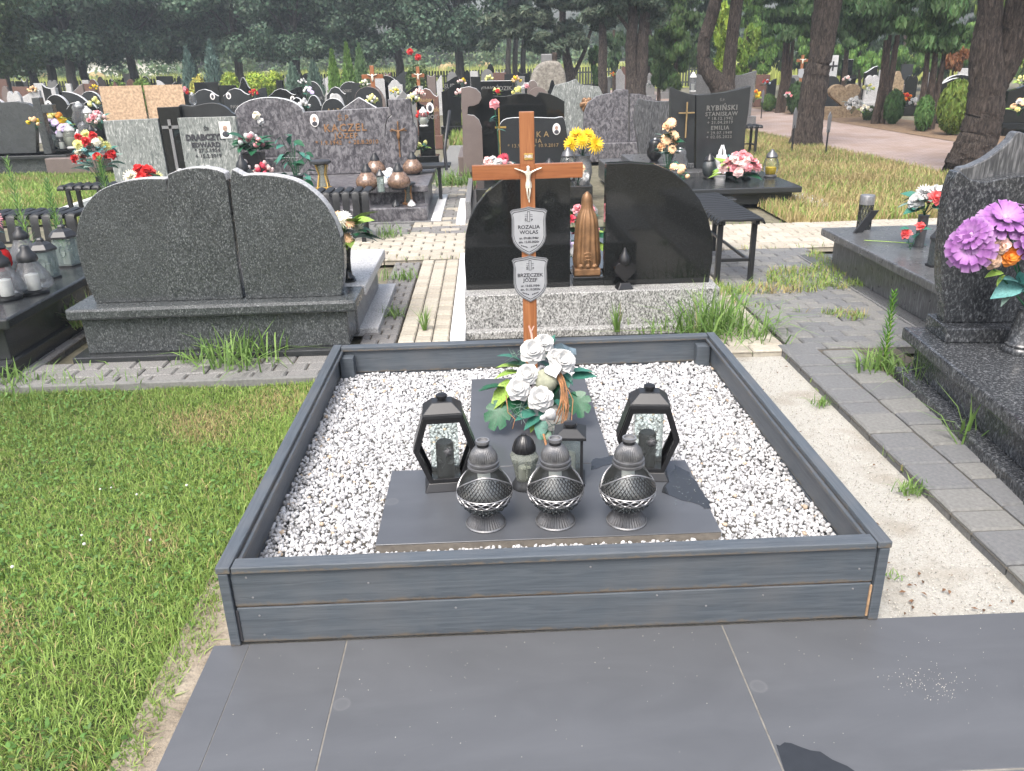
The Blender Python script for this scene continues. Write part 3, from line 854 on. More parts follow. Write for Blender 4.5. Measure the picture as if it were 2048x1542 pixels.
wet('dark rain-wet patch on the slab right of the black lantern', wob([tuple(G(px, py, TZ)[:2]) for px, py in ((1322, 985), (1400, 1012), (1424, 1020), (1405, 985), (1378, 945), (1352, 930), (1338, 955))], 4, .004), TZ + .0012)
wet('dark rain-wet patch on the rear slab beside the lantern', wob([tuple(G(px, py, TZ)[:2]) for px, py in ((1180, 918), (1228, 912), (1232, 926), (1182, 940))], 4, .004), TZ + .0012)
wet('dark patch on the foreground slab at the bottom edge', wob([tuple(G(px, py, 0)[:2]) for px, py in ((1552, 1490), (1580, 1486), (1640, 1505), (1720, 1550), (1800, 1600), (1590, 1600))], 3, .002), .0012)  # flat dark glossy sheet lying just over the slab
mb = MB()
for i in range(70):
    p = G(random.uniform(1345, 1420), random.uniform(935, 1010), TZ)
    if p.x < .553 and p.y < .77: mb.ball((p.x, p.y, TZ + .002), random.uniform(.0015, .0045), 7, 4, (1, 1, .4))
props(mb.build('rain_drops', m_gl), 'rain drops standing on the wet slab by the right black lantern', 'rain drops', kind='stuff')

# ------------------------------------------------------------------ grave lanterns on the slab
def jar_lantern():
    t = thing('grave_lantern', '', 'lantern')
    MB().lathe([(.062, 0), (.0625, .004), (.06, .008), (.052, .02), (.043, .034), (.041, .046), (.043, .05)], 160, rib=.03, nr=40).build('foot', m_silver, t, smooth=60)
    MB().lathe([(.0625, .001), (.0645, .004), (.062, .008)], 48, cap=False).build('foot_rim', m_silver_l, t, smooth=60)
    prof = [(.040, .05), (.058, .062), (.074, .080), (.084, .100), (.0865, .115), (.084, .130), (.074, .152), (.060, .174), (.051, .188), (.047, .200)]
    def rad(z):
        for (r0, z0), (r1, z1) in zip(prof, prof[1:]):
            if z <= z1: return r0 + (r1 - r0) * (z - z0) / (z1 - z0)
        return prof[-1][0]
    MB().lathe(prof[:5], 48, cap=False).build('lower_bowl', m_darkglass, t, smooth=60)
    MB().lathe(prof[4:], 48, cap=False).build('glass_bowl', m_gl, t, smooth=60)
    def zt(a): return .124 + .062 * max(0, math.cos(a + math.pi / 2)) ** .8 if math.cos(a + math.pi / 2) > 0 else .124 + .062 * max(0, -math.cos(a + math.pi / 2)) ** .8
    # dark backing and diamond mesh of the raised petals
    vs, fs, n = [], [], 64
    for i in range(n):
        a = 2 * math.pi * i / n
        for j in range(7):
            z = .112 + (zt(a) - .112) * j / 6
            vs.append(((rad(z) - .0015) * math.cos(a), (rad(z) - .0015) * math.sin(a), z))
    for i in range(n):
        for j in range(6): fs.append((i * 7 + j, ((i + 1) % n) * 7 + j, ((i + 1) % n) * 7 + j + 1, i * 7 + j + 1))
    MB().add(vs, fs).build('petal', m_silver, t, smooth=60)
    mb = MB()
    nw = 40
    for s in (-1, 1):
        for i in range(nw):
            a0 = 2 * math.pi * i / nw; pts = []
            for j in range(9):
                z = .118 + .07 * j / 8; a = a0 + s * (z - .118) * 9.0
                if z > zt(a): break
                pts.append(((rad(z) + .0008) * math.cos(a), (rad(z) + .0008) * math.sin(a), z))
            if len(pts) > 1: mb.tube(pts, .0013, 4, False)
    mb.build('mesh', m_blk, t, smooth=60)
    mb = MB()
    pts = [((rad(zt(a)) + .001) * math.cos(a), (rad(zt(a)) + .001) * math.sin(a), zt(a)) for a in [2 * math.pi * i / 64 for i in range(65)]]
    mb.tube(pts, .0026, 5, False).build('petal_rim', m_silver_l, t, smooth=60)
    mb = MB()
    for zz in (.094, .118):
        mb.tube([((rad(zz) + .001) * math.cos(a), (rad(zz) + .001) * math.sin(a), zz) for a in [2 * math.pi * i / 48 for i in range(49)]], .0022, 5, False)
    for s in (-1, 1):
        pts = []
        for i in range(145):
            a = 2 * math.pi * i / 144; z = .106 + s * .0085 * math.sin(a * 9)
            pts.append(((rad(z) + .0015) * math.cos(a), (rad(z) + .0015) * math.sin(a), z))
        mb.tube(pts, .0022, 5, False)
    mb.build('braid', m_silver_l, t, smooth=60)
    MB().lathe([(.0835, .095), (.0862, .106), (.0862, .117)], 48, cap=False).build('band', m_blk, t, smooth=60)
    mb = MB()
    for i in range(22):
        for j in range(3):
            a = 2 * math.pi * (i + .5 * (j % 2)) / 22; z = .062 + .011 * j
            mb.ball((rad(z) * math.cos(a), rad(z) * math.sin(a), z), .0048, 5, 4)
    mb.build('studs', m_darkglass, t, smooth=60)
    MB().lathe([(.047, .198), (.05, .2), (.05, .207), (.046, .209), (.046, .213), (.0485, .214), (.0485, .22), (.044, .222), (.043, .227)], 48).build('collar', m_silver, t, smooth=30)
    MB().lathe([(.043, .227), (.042, .236), (.036, .25), (.027, .262), (.021, .268)], 144, rib=.035, nr=36).build('cap', m_silver, t, smooth=60)
    MB().lathe([(.019, .266), (.019, .277)], 24).build('vent', m_blk, t, smooth=40)
    MB().lathe([(.0195, .277), (.021, .279), (.021, .288), (.0165, .288), (.0165, .281)], 32).build('top_ring', m_silver_l, t, smooth=40)
    MB().lathe([(.02, .1), (.02, .2), (.004, .205)], 16).build('candle', m_wax, t, smooth=40)
    return t
jl = jar_lantern()
grp = 'silver lattice lanterns in a row'
for i, (px, py, rz, lb) in enumerate(((972, 1046, .05, 'silver lattice bowl lantern, leftmost of the front row of three'), (1111, 1042, -.04, 'silver lattice bowl lantern, middle of the front row of three'), (1253, 1041, .1, 'silver lattice bowl lantern, rightmost of the front row of three'))):
    o = jl if i == 0 else clone(jl)
    p = G(px, py, TZ); o.location = (p.x, p.y + .0, TZ); o.rotation_euler = (0, 0, rz); o.scale = (1.06, 1.06, 1.08); o['label'] = lb; o['group'] = grp

def rose_relief(parent, c, r, mat, name='rose'):
    mb = MB()
    for k, (rr, n, dz) in enumerate(((1, 6, 0), (.72, 5, .25), (.45, 4, .45), (.2, 3, .6))):
        for i in range(n):
            a = 2 * math.pi * i / n + k * .5
            mb.ball((c[0] + r * rr * .62 * math.cos(a), c[1] - r * dz * .8, c[2] + r * rr * .62 * math.sin(a)), r * .42 * (1 - .12 * k), 7, 5, (1, .45, 1))
    return mb.build(name, mat, parent, smooth=60)
def hex_lantern(rib):
    t = thing('grave_lantern', '', 'lantern')
    D = .052
    MB().frus((.082, .066), (.066, .05), 0, .03).build('base', m_blk, t, bevel=.003)
    out = [(-.062, .03), (.062, .03), (.112, .15), (.07, .272), (-.07, .272), (-.112, .15)]
    inn = [(-.05, .045), (.05, .045), (.092, .15), (.058, .252), (-.058, .252), (-.092, .15)]
    MB().ring(out, inn, -D, -D + .012).build('front_frame', m_blk, t, bevel=.0015)
    MB().ring(out, inn, D - .012, D).build('back_frame', m_blk, t, bevel=.0015)
    # side panels of slats, lower and upper, left and right
    for sx in (-1, 1):
        for (p, q) in (((.062, .03), (.112, .15)), ((.112, .15), (.07, .272))):
            L = math.hypot(q[0] - p[0], q[1] - p[1]); ang = math.atan2(q[1] - p[1], q[0] - p[0])
            mb = MB()
            nsl = 7
            for i in range(nsl):
                y0 = -D + .012 + (2 * D - .024) * i / nsl
                mb.box(0, L, y0 + .0012, y0 + (2 * D - .024) / nsl - .0012, -.003, .0015)
            mb.box(0, L, -D + .012, D - .012, .0016, .004)
            o = mb.build('side_panel', m_blk, t)
            if sx > 0: o.location = (p[0], 0, p[1]); o.rotation_euler = (0, -ang, 0)
            else: o.location = (-p[0], 0, p[1]); o.rotation_euler = (0, -ang, math.pi)
    MB().box(-.072, .072, -D - .004, D + .004, .272, .286).build('cornice', m_blkm, t, bevel=.003)
    MB().frus((.072, .056), (.036, .026), .286, .318).build('roof', m_blkm, t, bevel=.003)
    MB().lathe([(.016, .318), (.016, .326), (.021, .328), (.021, .336), (.012, .341)], 20).build('knob', m_blk, t, smooth=40)
    mb = MB().box(-.051, .051, -.042, -.0405, .034, .27).box(-.051, .051, .0405, .042, .034, .27).box(-.0515, -.0505, -.0404, .0404, .034, .27).box(.0505, .0515, -.0404, .0404, .034, .27)
    mb.build('glass_pane', m_gl, t)
    MB().lathe([(.033, .034), (.033, .155), (.028, .163)], 28).build('candle', m_candle_blk, t, smooth=40)
    r = rose_relief(t, (.012, -.036, .14), .021, m_rose_relief)
    mb = MB().tube([(.008, -.0365, .12), (.0, -.0365, .1), (-.014, -.035, .078)], .0022, 5)
    for (x, z, a) in ((-.018, .105, 2.6), (.02, .098, .3), (-.022, .118, 2.2), (.026, .108, .6)):
        ca, sa = math.cos(a) * .014, math.sin(a) * .014
        mb.add([(x - ca, -.0345, z - sa), (x + sa * .5, -.037, z - ca * .5), (x + ca, -.036, z + sa), (x - sa * .5, -.037, z + ca * .5)], [(0, 1, 2, 3)])
    mb.build('stem', m_rose_relief, r)
    return t
hl = hex_lantern(True)
p = G(893, 975, TZ); hl.location = (p.x, p.y + .03, TZ); hl.rotation_euler = (0, 0, R(4)); hl.scale = (.98, 1, 1.06)
hl['label'] = 'black faceted lantern with pewter rose, left of the silver lanterns'; hl['group'] = 'black faceted rose lanterns'
h2 = clone(hl); p = G(1292, 955, TZ); h2.location = (p.x + .005, p.y + .03, TZ); h2.rotation_euler = (0, 0, R(-6))
h2['label'] = 'black faceted lantern with pewter rose, behind the rightmost silver lantern'; h2['group'] = 'black faceted rose lanterns'

t = thing('grave_lantern', 'milky glass lantern with cross and ribbed black cap, before the roses', 'lantern', (-.065, .62, TZ), R(8))
MB().lathe([(.047, 0), (.048, .006), (.04, .018), (.033, .034)], 60, rib=.03, nr=30).build('foot', m_gunm, t, smooth=60)
MB().lathe([(.033, .034), (.036, .05), (.04, .075), (.052, .115), (.053, .125), (.043, .14), (.038, .15)], 8, cap=False, ph=R(22)).build('glass_body', m_glm, t)
MB().lathe([(.022, .036), (.022, .08), (.006, .086)], 12).build('candle', m_wax, t, smooth=40)
MB().box(-.003, .003, -.05, -.043, .055, .125).box(-.015, .015, -.051, -.044, .096, .102).build('cross', m_glm, t)
MB().lathe([(.041, .147), (.042, .152), (.04, .165), (.033, .185), (.02, .2), (.01, .207), (.01, .212)], 64, rib=.04, nr=24).build('cap', m_blk, t, smooth=60)

t = thing('grave_lantern', 'square black metal lantern with glass sides behind the middle silver lantern', 'lantern', (.105, .66, TZ), R(-7))
mb = MB().box(-.055, .055, -.055, .055, 0, .012).box(-.048, .048, -.048, .048, .012, .024)
mb.build('base', m_blkm, t, bevel=.001)
for sx in (-1, 1):
    for sy in (-1, 1): MB().box(sx * .042 - .005, sx * .042 + .005, sy * .042 - .005, sy * .042 + .005, .024, .185).build('post', m_blkm, t)
for a in range(4):
    MB().box(-.037, .037, -.0425, -.0415, .026, .184).build('glass_pane', m_gl, t, (0, 0, 0), (0, 0, a * math.pi / 2))
MB().lathe([(.02, .024), (.02, .11), (.004, .118)], 14).build('candle', m_wax, t, smooth=40)
mb = MB().box(-.058, .058, -.058, .058, .185, .196).frus((.056, .056), (.026, .026), .196, .216)
mb.build('roof', m_blkm, t, bevel=.0015)
MB().lathe([(.02, .216), (.02, .222), (.025, .223), (.024, .231), (.014, .235)], 20).build('knob', m_blk, t, smooth=40)
# ------------------------------------------------------------------ flowers (shared bloom meshes, unit radius, facing +z)
def petal_grid(mb, base, d, up, side, L, W, curl, cup, n=3, blunt=False):
    # a curved petal strip: base point, outward d, up, side
    vs, fs = [], []
    for i in range(n + 1):
        t = i / n
        c = base + d * (L * t * (1 - curl * t * .35)) + up * (L * (cup * t - curl * t * t))
        w_ = W * math.sin(math.pi * min(.97, .22 + .72 * t)) 
        if blunt: w_ = W * (.3 + .8 * t) * (1 if t < .9 else .72)
        for s in (-1, 0, 1):
            vs.append(c + side * (w_ * s) + up * (W * .25 * abs(s)))
    for i in range(n):
        for j in range(2):
            a = i * 3 + j
            fs.append((a, a + 1, a + 4, a + 3))
    mb.add(vs, fs)
def rose_mesh():
    mb = MB(); rn = random.Random(3)
    for k, (n, L, cup, z, r0) in enumerate(((6, .85, .25, -.1, .22), (6, .75, .55, -.02, .2), (5, .62, .95, .04, .16), (5, .48, 1.4, .1, .11), (3, .36, 2.0, .18, .05))):
        for i in range(n):
            a = 2 * math.pi * i / n + k * .53 + rn.uniform(-.1, .1)
            d = Vector((math.cos(a), math.sin(a), 0)); s = Vector((-d.y, d.x, 0))
            petal_grid(mb, d * r0 + Vector((0, 0, z)), d, Vector((0, 0, 1)), s, L, .42 * (1 - .09 * k), .55 + rn.uniform(-.1, .1), cup * (1 + rn.uniform(-.15, .15)), 4)
    mb.ball((0, 0, .12), .36, 10, 7, (1, 1, 1.0))
    return mb.mesh('bloom', 60, m_white)
def mum_mesh(layers, w_=.09, blunt=False, n_=3):
    mb = MB()
    for k, (n, L, cup) in enumerate(layers):
        for i in range(n):
            a = 2 * math.pi * (i + .5 * (k % 2)) / n + random.uniform(-.05, .05)
            d = Vector((math.cos(a), math.sin(a), 0)); s = Vector((-d.y, d.x, 0))
            petal_grid(mb, d * .06 + Vector((0, 0, .05 * k)), d, Vector((0, 0, 1)), s, L * random.uniform(.9, 1.08), w_, .3, cup, n_, blunt)
    mb.ball((0, 0, .1), .14, 7, 4)
    return mb.mesh('bloom', 60, m_white)
def bud_mesh():
    return MB().lathe([(.12, -.6), (.5, -.35), (.62, 0), (.5, .45), (.2, .8), (.05, .9)], 9, rib=.08, nr=3).mesh('bloom', 60, m_white)
B_ROSE = rose_mesh()
B_MUM = mum_mesh(((18, 1, .1), (16, .88, .45), (13, .7, .9), (9, .5, 1.5)))
B_DAISY = mum_mesh(((15, 1, .12), (13, .8, .35)), .13)
B_BUD = bud_mesh()
B_BIG = mum_mesh(((15, 1, .12), (14, .9, .42), (9, .6, .8)), .17, True, 4)
BL = dict(rose=B_ROSE, mum=B_MUM, daisy=B_DAISY, bud=B_BUD, big=B_BIG)
def leaf_me(mat, w_=.4, n=4, fold=.25, droop=.3):
    # one leaf of unit length along +x
    vs, fs = [], []
    for i in range(n + 1):
        t = i / n; ww = w_ * math.sin(math.pi * (.08 + .92 * t) ** .8) * (1 if i < n else 0.04)
        z = -droop * t * t
        vs += [(t, -ww, z + fold * ww), (t, 0, z), (t, ww, z + fold * ww)]
    for i in range(n):
        for j in range(2):
            a = i * 3 + j; fs.append((a, a + 3, a + 4, a + 1))
    return MB().add(vs, fs).mesh('leaf', 60, mat)
def monstera_me(mat):
    # heart shaped split leaf, unit length along +x
    out = []
    for k in range(41):
        a = -math.pi + 2 * math.pi * k / 40
        r = .5 * (1 + .22 * math.cos(a)) * (1 - (.28 if (k % 5 == 2 and abs(a) < 2.5) else 0))
        out.append((.45 + r * math.cos(a), r * .92 * math.sin(a), .10 * abs(math.sin(a)) - .25 * (.45 + r * math.cos(a)) ** 2))
    mb = MB(); n = len(out)
    mb.add([(.42, 0, -.05)] + out, [(0, i + 1, (i + 1) % n + 1) for i in range(n)])
    return mb.mesh('leaf', 60, mat)
L_TEAL = leaf_me(m_lf_teal, .32); L_DARK = leaf_me(m_lf_dark, .34); L_LIME = leaf_me(m_lf_lime, .3); L_GREY = leaf_me(m_lf_grey, .26); L_BLUE = leaf_me(m_lf_blue, .42, droop=.45)
L_MON = monstera_me(m_lf_dark)
LV = dict(teal=L_TEAL, dark=L_DARK, lime=L_LIME, grey=L_GREY, blue=L_BLUE, mon=L_MON)
def aim(d, roll=0.0):
    q = Vector(d).normalized().to_track_quat('Z', 'Y')
    return (q.to_matrix() @ Matrix.Rotation(roll, 3, 'Z')).to_euler()
def aimx(d, roll=0.0):
    q = Vector(d).normalized().to_track_quat('X', 'Z')
    return (q.to_matrix() @ Matrix.Rotation(roll, 3, 'X')).to_euler()
def bloom(parent, kind, col, loc, r, d=(0, -.5, 1), name='flower'):
    return link(name, BL[kind], parent, loc, aim(d, random.uniform(0, 6)), (r, r, r), P[col])
def leaf(parent, kind, loc, L, d, roll=0.0, name='leaf'):
    return link(name, LV[kind], parent, loc, aimx(d, roll), (L, L, L))
def bouquet(label, loc, h, rad, blooms, leaves=('dark', 'lime'), nl=14, r=.04, seed=1, name='flower_bouquet', vase=None, cat='flowers', lean=(0, -.35), leafL=None, base=.0):
    # blooms: list of (kind, colour, count); a dome of blooms on stems, leaves between
    rn = random.Random(seed)
    t = thing(name, label, cat, loc)
    allb = [(k, c) for k, c, n in blooms for _ in range(n)]
    rn.shuffle(allb)
    n = len(allb)
    mb = MB()
    for i, (k, c) in enumerate(allb):
        f = (i + .5) / n; a = i * 2.4 + rn.uniform(-.3, .3)
        rr = rad * math.sqrt(f) * .9
        p = Vector((rr * math.cos(a) + lean[0] * rad, rr * math.sin(a) * .8 + lean[1] * rad, base + h * (1 - .55 * f) + rn.uniform(-.08, .08) * h))
        d = Vector((math.cos(a) * f, math.sin(a) * f - .6, .75))
        bloom(t, k, c, p, r * rn.uniform(.85, 1.2), d)
        mb.tube([(0, 0, base), (p.x * .5, p.y * .5, (base + p.z) * .55), p], max(.0025, r * .05), 4, False)
    mb.build('stems', m_lf_dark, t)
    for i in range(nl):
        a = i * 2.4 + .7; f = rn.uniform(.4, 1.05)
        p = Vector((rad * .45 * math.cos(a), rad * .45 * math.sin(a), base + h * rn.uniform(.2, .75)))
        d = Vector((math.cos(a), math.sin(a), rn.uniform(-.1, .8)))
        leaf(t, rn.choice(leaves), p, (leafL or rad * .8) * rn.uniform(.75, 1.2), d, rn.uniform(-.5, .5))
    if vase:
        kind, vm, vr, vh = vase
        if kind == 'round': prof = [(.45, 0), (.55, .04), (.5, .1), (.78, .3), (.95, .55), (.85, .78), (.68, .9), (.8, 1)]
        elif kind == 'tube': prof = [(.8, 0), (.85, .05), (.8, .1), (.85, .95), (1, 1)]
        elif kind == 'flare': prof = [(1.0, 0), (1.05, .04), (.8, .08), (.95, .1), (.62, .18), (.5, .35), (.55, .7), (.75, 1)]
        elif kind == 'cone': prof = [(1.25, 0), (1.28, .06), (1.02, .1), (.95, .5), (.72, .95), (.78, 1)]
        else: prof = [(.72, 0), (.8, .5), (1, 1)]
        n_ = 4 if kind == 'square' else 24
        MB().lathe([(vr * a_, vh * b_) for a_, b_ in prof], n_, ph=R(45) if kind == 'square' else 0).build('vase', vm, t, smooth=45)
    return t

# ------------------------------------------------------------------ white rose arrangement on the rear slab
ar = thing('rose_arrangement', 'white artificial rose arrangement with heart and willow twigs on the slab', 'flowers', (.045, 1.12, TZ))
P0 = ar.location.copy(); P0.z = .36
NPL = Vector((0, -.83, .56))
def arp(px, py, off=0.0):
    return PL(px, py, P0 + NPL * off, NPL) - Vector(ar.location)
for (px, py, rp) in ((1066, 702, 27), (1088, 686, 21), (1110, 712, 17), (1126, 722, 27), (1055, 749, 24), (1037, 777, 25), (1081, 795, 27)):
    p = arp(px, py, .03); d = Vector((p.x * 1.2, -.8, .55 + p.z * .3))
    bloom(ar, 'rose', 'white', p, rp / 470.0 * 1.14, d, 'rose')
for (px, py, rp) in ((1101, 829, 17), (1086, 836, 9)):
    bloom(ar, 'bud', 'white', arp(px, py, .06), rp / 470.0 * 1.15, (.1, -.7, .6), 'rosebud')
for (px, py, tx, ty, k, s) in ((1010, 800, 985, 850, 'mon', .125), (1012, 775, 960, 770, 'mon', .105), (1150, 780, 1160, 815, 'mon', .11), (1145, 755, 1185, 745, 'teal', .1), (1140, 745, 1180, 735, 'teal', .1),
                               (1040, 722, 1020, 712, 'teal', .1), (1060, 735, 1030, 722, 'dark', .1), (1105, 725, 1090, 715, 'teal', .08), (1070, 722, 1100, 730, 'teal', .1), (1130, 745, 1135, 770, 'teal', .075), (1125, 745, 1150, 765, 'teal', .07),
                               (1080, 835, 1050, 850, 'teal', .085), (1070, 825, 1045, 830, 'teal', .09), (1085, 840, 1080, 868, 'teal', .09), (1090, 815, 1080, 830, 'teal', .06), (1110, 800, 1125, 812, 'teal', .07), (1090, 860, 1095, 885, 'dark', .07), (1062, 780, 1060, 800, 'dark', .08),
                               (1040, 735, 1000, 725, 'lime', .1), (1040, 745, 1005, 745, 'lime', .11), (1020, 760, 1000, 795, 'lime', .13), (1025, 770, 990, 800, 'lime', .14), (1108, 790, 1118, 770, 'dark', .07), (1020, 790, 1035, 820, 'dark', .1)):
    a, b = arp(px, py, -.02), arp(tx, ty, -.01)
    leaf(ar, k, a, s, (b - a) + NPL * .01, random.uniform(-.3, .3))
rn2 = random.Random(9)
for i in range(34):
    a_ = rn2.uniform(0, 6.28); r_ = rn2.uniform(10, 62)
    px, py = 1078 + r_ * math.cos(a_) * .95, 768 + r_ * math.sin(a_) * 1.15
    p = arp(px, py, -.035); d = arp(px + 30 * math.cos(a_), py + 30 * math.sin(a_), -.02) - p
    leaf(ar, rn2.choice(('dark', 'teal', 'teal', 'grey', 'lime')), p, rn2.uniform(.05, .09), d, rn2.uniform(-.6, .6))
MB().ball((0, 0, 0), .052, 20, 14, (1, .9, 1)).build('ball', m_ball, ar, arp(1091, 762, .0), smooth=80)
out = []
for k in range(28):
    a = 2 * math.pi * k / 28
    out.append((.034 * math.sin(a) ** 3 * 1.08, .034 * (13 * math.cos(a) - 5 * math.cos(2 * a) - 2 * math.cos(3 * a) - math.cos(4 * a)) / 16))
MB().prism(out, -.006, .006).build('heart', m_white, ar, arp(1107, 741, .055), (R(-32), R(-14), R(6)), bevel=.003)
mb = MB(); rn = random.Random(5)
for i in range(16):
    a, b = arp(1118 + rn.uniform(-6, 6), 752 + rn.uniform(-8, 8), .02), arp(1122 + rn.uniform(-18, 10), 842 + rn.uniform(-12, 10), .02)
    mid = arp(1140 + rn.uniform(-8, 8), 795 + rn.uniform(-15, 15), .06 + rn.uniform(-.02, .03))
    pts = [a.lerp(mid, f).lerp(mid.lerp(b, f), f) for f in [k / 8 for k in range(9)]]
    mb.tube(pts, .0023, 5)
MB().tube([arp(1132, 770, .03), arp(1146, 800, .05), arp(1143, 840, .05), arp(1135, 856, .04)], .002, 5).build('loose_twig', m_twig, ar, smooth=60)
MB().tube([arp(1012, 790, .03), arp(1016, 825, .04), arp(1030, 838, .04), arp(1025, 858, .03)], .002, 5).build('loose_twig', m_twig, ar, smooth=60)
mb.build('willow_twigs', m_twig, ar, smooth=60)
mb = MB()
for i in range(46):
    px, py = rn.choice(((1040, 815), (1115, 845), (1030, 708), (1100, 855), (1035, 825)))
    a = arp(px + rn.uniform(-8, 8), py + rn.uniform(-8, 8), 0); b = a + Vector((rn.uniform(-.05, .05), rn.uniform(-.03, .01), rn.uniform(-.05, .04)))
    mb.tube([a, b], [.0018, .0006], 3, False)
mb.build('fern_sprays', m_lf_grey, ar)
mb = MB().lathe([(.075, 0), (.082, .05), (.09, .1)], 4, ph=R(45)); mb.build('pot', m_terrac, ar, (.03, .02, 0), (0, 0, R(18)))
mb = MB().lathe([(.055, .1), (.05, .16), (.035, .2)], 10); mb.build('foam', m_lf_dark, ar, (.02, .05, 0))
MB().tube([arp(1087, 868, .02), arp(1093, 893, .03)], .005, 8).build('cinnamon_stick', m_twig, ar, smooth=60)
mb = MB().tube([arp(1058, 652, -.06), arp(1063, 668, -.05), arp(1066, 690, -.04)], [.004, .006, .006], 6)
mb.tube([arp(1063, 662, -.05), arp(1068, 652, -.05)], .003, 5).build('bare_twig', plain('pale_twig', (.42, .25, .2), .7), ar, smooth=60)
# ribbon behind
vs = []; pp = [(1106, 690), (1122, 686), (1138, 694), (1152, 698), (1153, 710), (1138, 708), (1122, 701), (1108, 703)]
a = [arp(x_, y_, -.03 + .012 * math.sin(i * 2)) for i, (x_, y_) in enumerate(pp)]
mb = MB().add(a, [(0, 1, 6, 7), (1, 2, 5, 6), (2, 3, 4, 5)]); o = mb.build('ribbon', m_ribbon, ar)
sol = o.modifiers.new('thick', 'SOLIDIFY'); sol.thickness = .002
# ------------------------------------------------------------------ lettering
TXT = {}
def text(s, size, mat, parent, loc, rot=(R(90), 0, 0), ext=.001, bold=0.0, name='lettering', sx=1.0, align='CENTER', space=1.0):
    cu = bpy.data.curves.new(name, 'FONT')
    cu.body = s; cu.size = size; cu.extrude = ext; cu.offset = bold; cu.align_x = align; cu.align_y = 'CENTER'
    cu.resolution_u = 2; cu.space_character = space
    o = bpy.data.objects.new(name, cu); COL.objects.link(o)
    bpy.context.view_layer.update()
    dg = bpy.context.evaluated_depsgraph_get()
    me = bpy.data.meshes.new_from_object(o.evaluated_get(dg))
    bpy.data.objects.remove(o); bpy.data.curves.remove(cu)
    me.materials.clear(); me.materials.append(mat)
    return link(name, me, parent, loc, rot, (sx, 1, 1))

# ------------------------------------------------------------------ the wooden cross
CX, CY = .019, 1.76
cr = thing('wooden_cross', 'varnished wooden cross with two grey name plates behind the white roses', 'cross', (CX, CY, 0))
MB().box(-.033, .033, -.014, .014, .05, 1.395).build('upright', m_cross, cr, bevel=.003)
MB().box(-.25, -.0335, -.013, .013, 1.105, 1.172).build('crossbeam', m_crossh, cr, bevel=.003)
MB().box(.0335, .25, -.013, .013, 1.105, 1.172).build('crossbeam', m_crossh, cr, bevel=.003)
MB().box(-.0332, .0332, -.0145, -.0128, 1.1055, 1.1715).build('joint_face', m_crossh, cr)
# corpus
me = bpy.data.meshes.new('corpus')
V = [(0, 0, 0), (0, -.002, .028), (0, -.002, .044), (0, -.006, .058), (.012, 0, .046), (.034, .001, .056), (.062, .001, .066), (-.012, 0, .046), (-.034, .001, .056), (-.062, .001, .066),
     (.006, -.001, -.012), (.007, -.007, -.04), (.002, 0, -.072), (-.006, -.001, -.012), (-.006, -.007, -.04), (-.001, 0, -.074), (.003, -.004, -.088), (0, -.008, .066)]
E = [(0, 1), (1, 2), (2, 3), (3, 17), (2, 4), (4, 5), (5, 6), (2, 7), (7, 8), (8, 9), (0, 10), (10, 11), (11, 12), (0, 13), (13, 14), (14, 15), (12, 16)]
rad = [.011, .010, .012, .007, .006, .0042, .0034, .006, .0042, .0034, .0075, .0055, .0038, .0075, .0055, .0038, .0032, .0075]
me.from_pydata(V, E, []); me.materials.append(m_ivory)
co = bpy.data.objects.new('corpus', me); COL.objects.link(co); co.parent = cr; co.location = (.002, -.024, 1.09)
md = co.modifiers.new('skin', 'SKIN')
for i, r_ in enumerate(rad): me.skin_vertices[0].data[i].radius = (r_, r_ * .8)
me.skin_vertices[0].data[0].use_root = True
ss = co.modifiers.new('sub', 'SUBSURF'); ss.levels = 1; ss.render_levels = 2
mb = MB().lathe([(.0135, -.022), (.0145, -.01), (.0125, .0), (.012, .006)], 14, sq=.85, rib=.1, nr=5); mb.build('loincloth', m_ivory, co, smooth=60)
mb = MB().ball((0, -.003, .068), .0085, 8, 6); mb.build('hair', m_ivory, co, smooth=60)
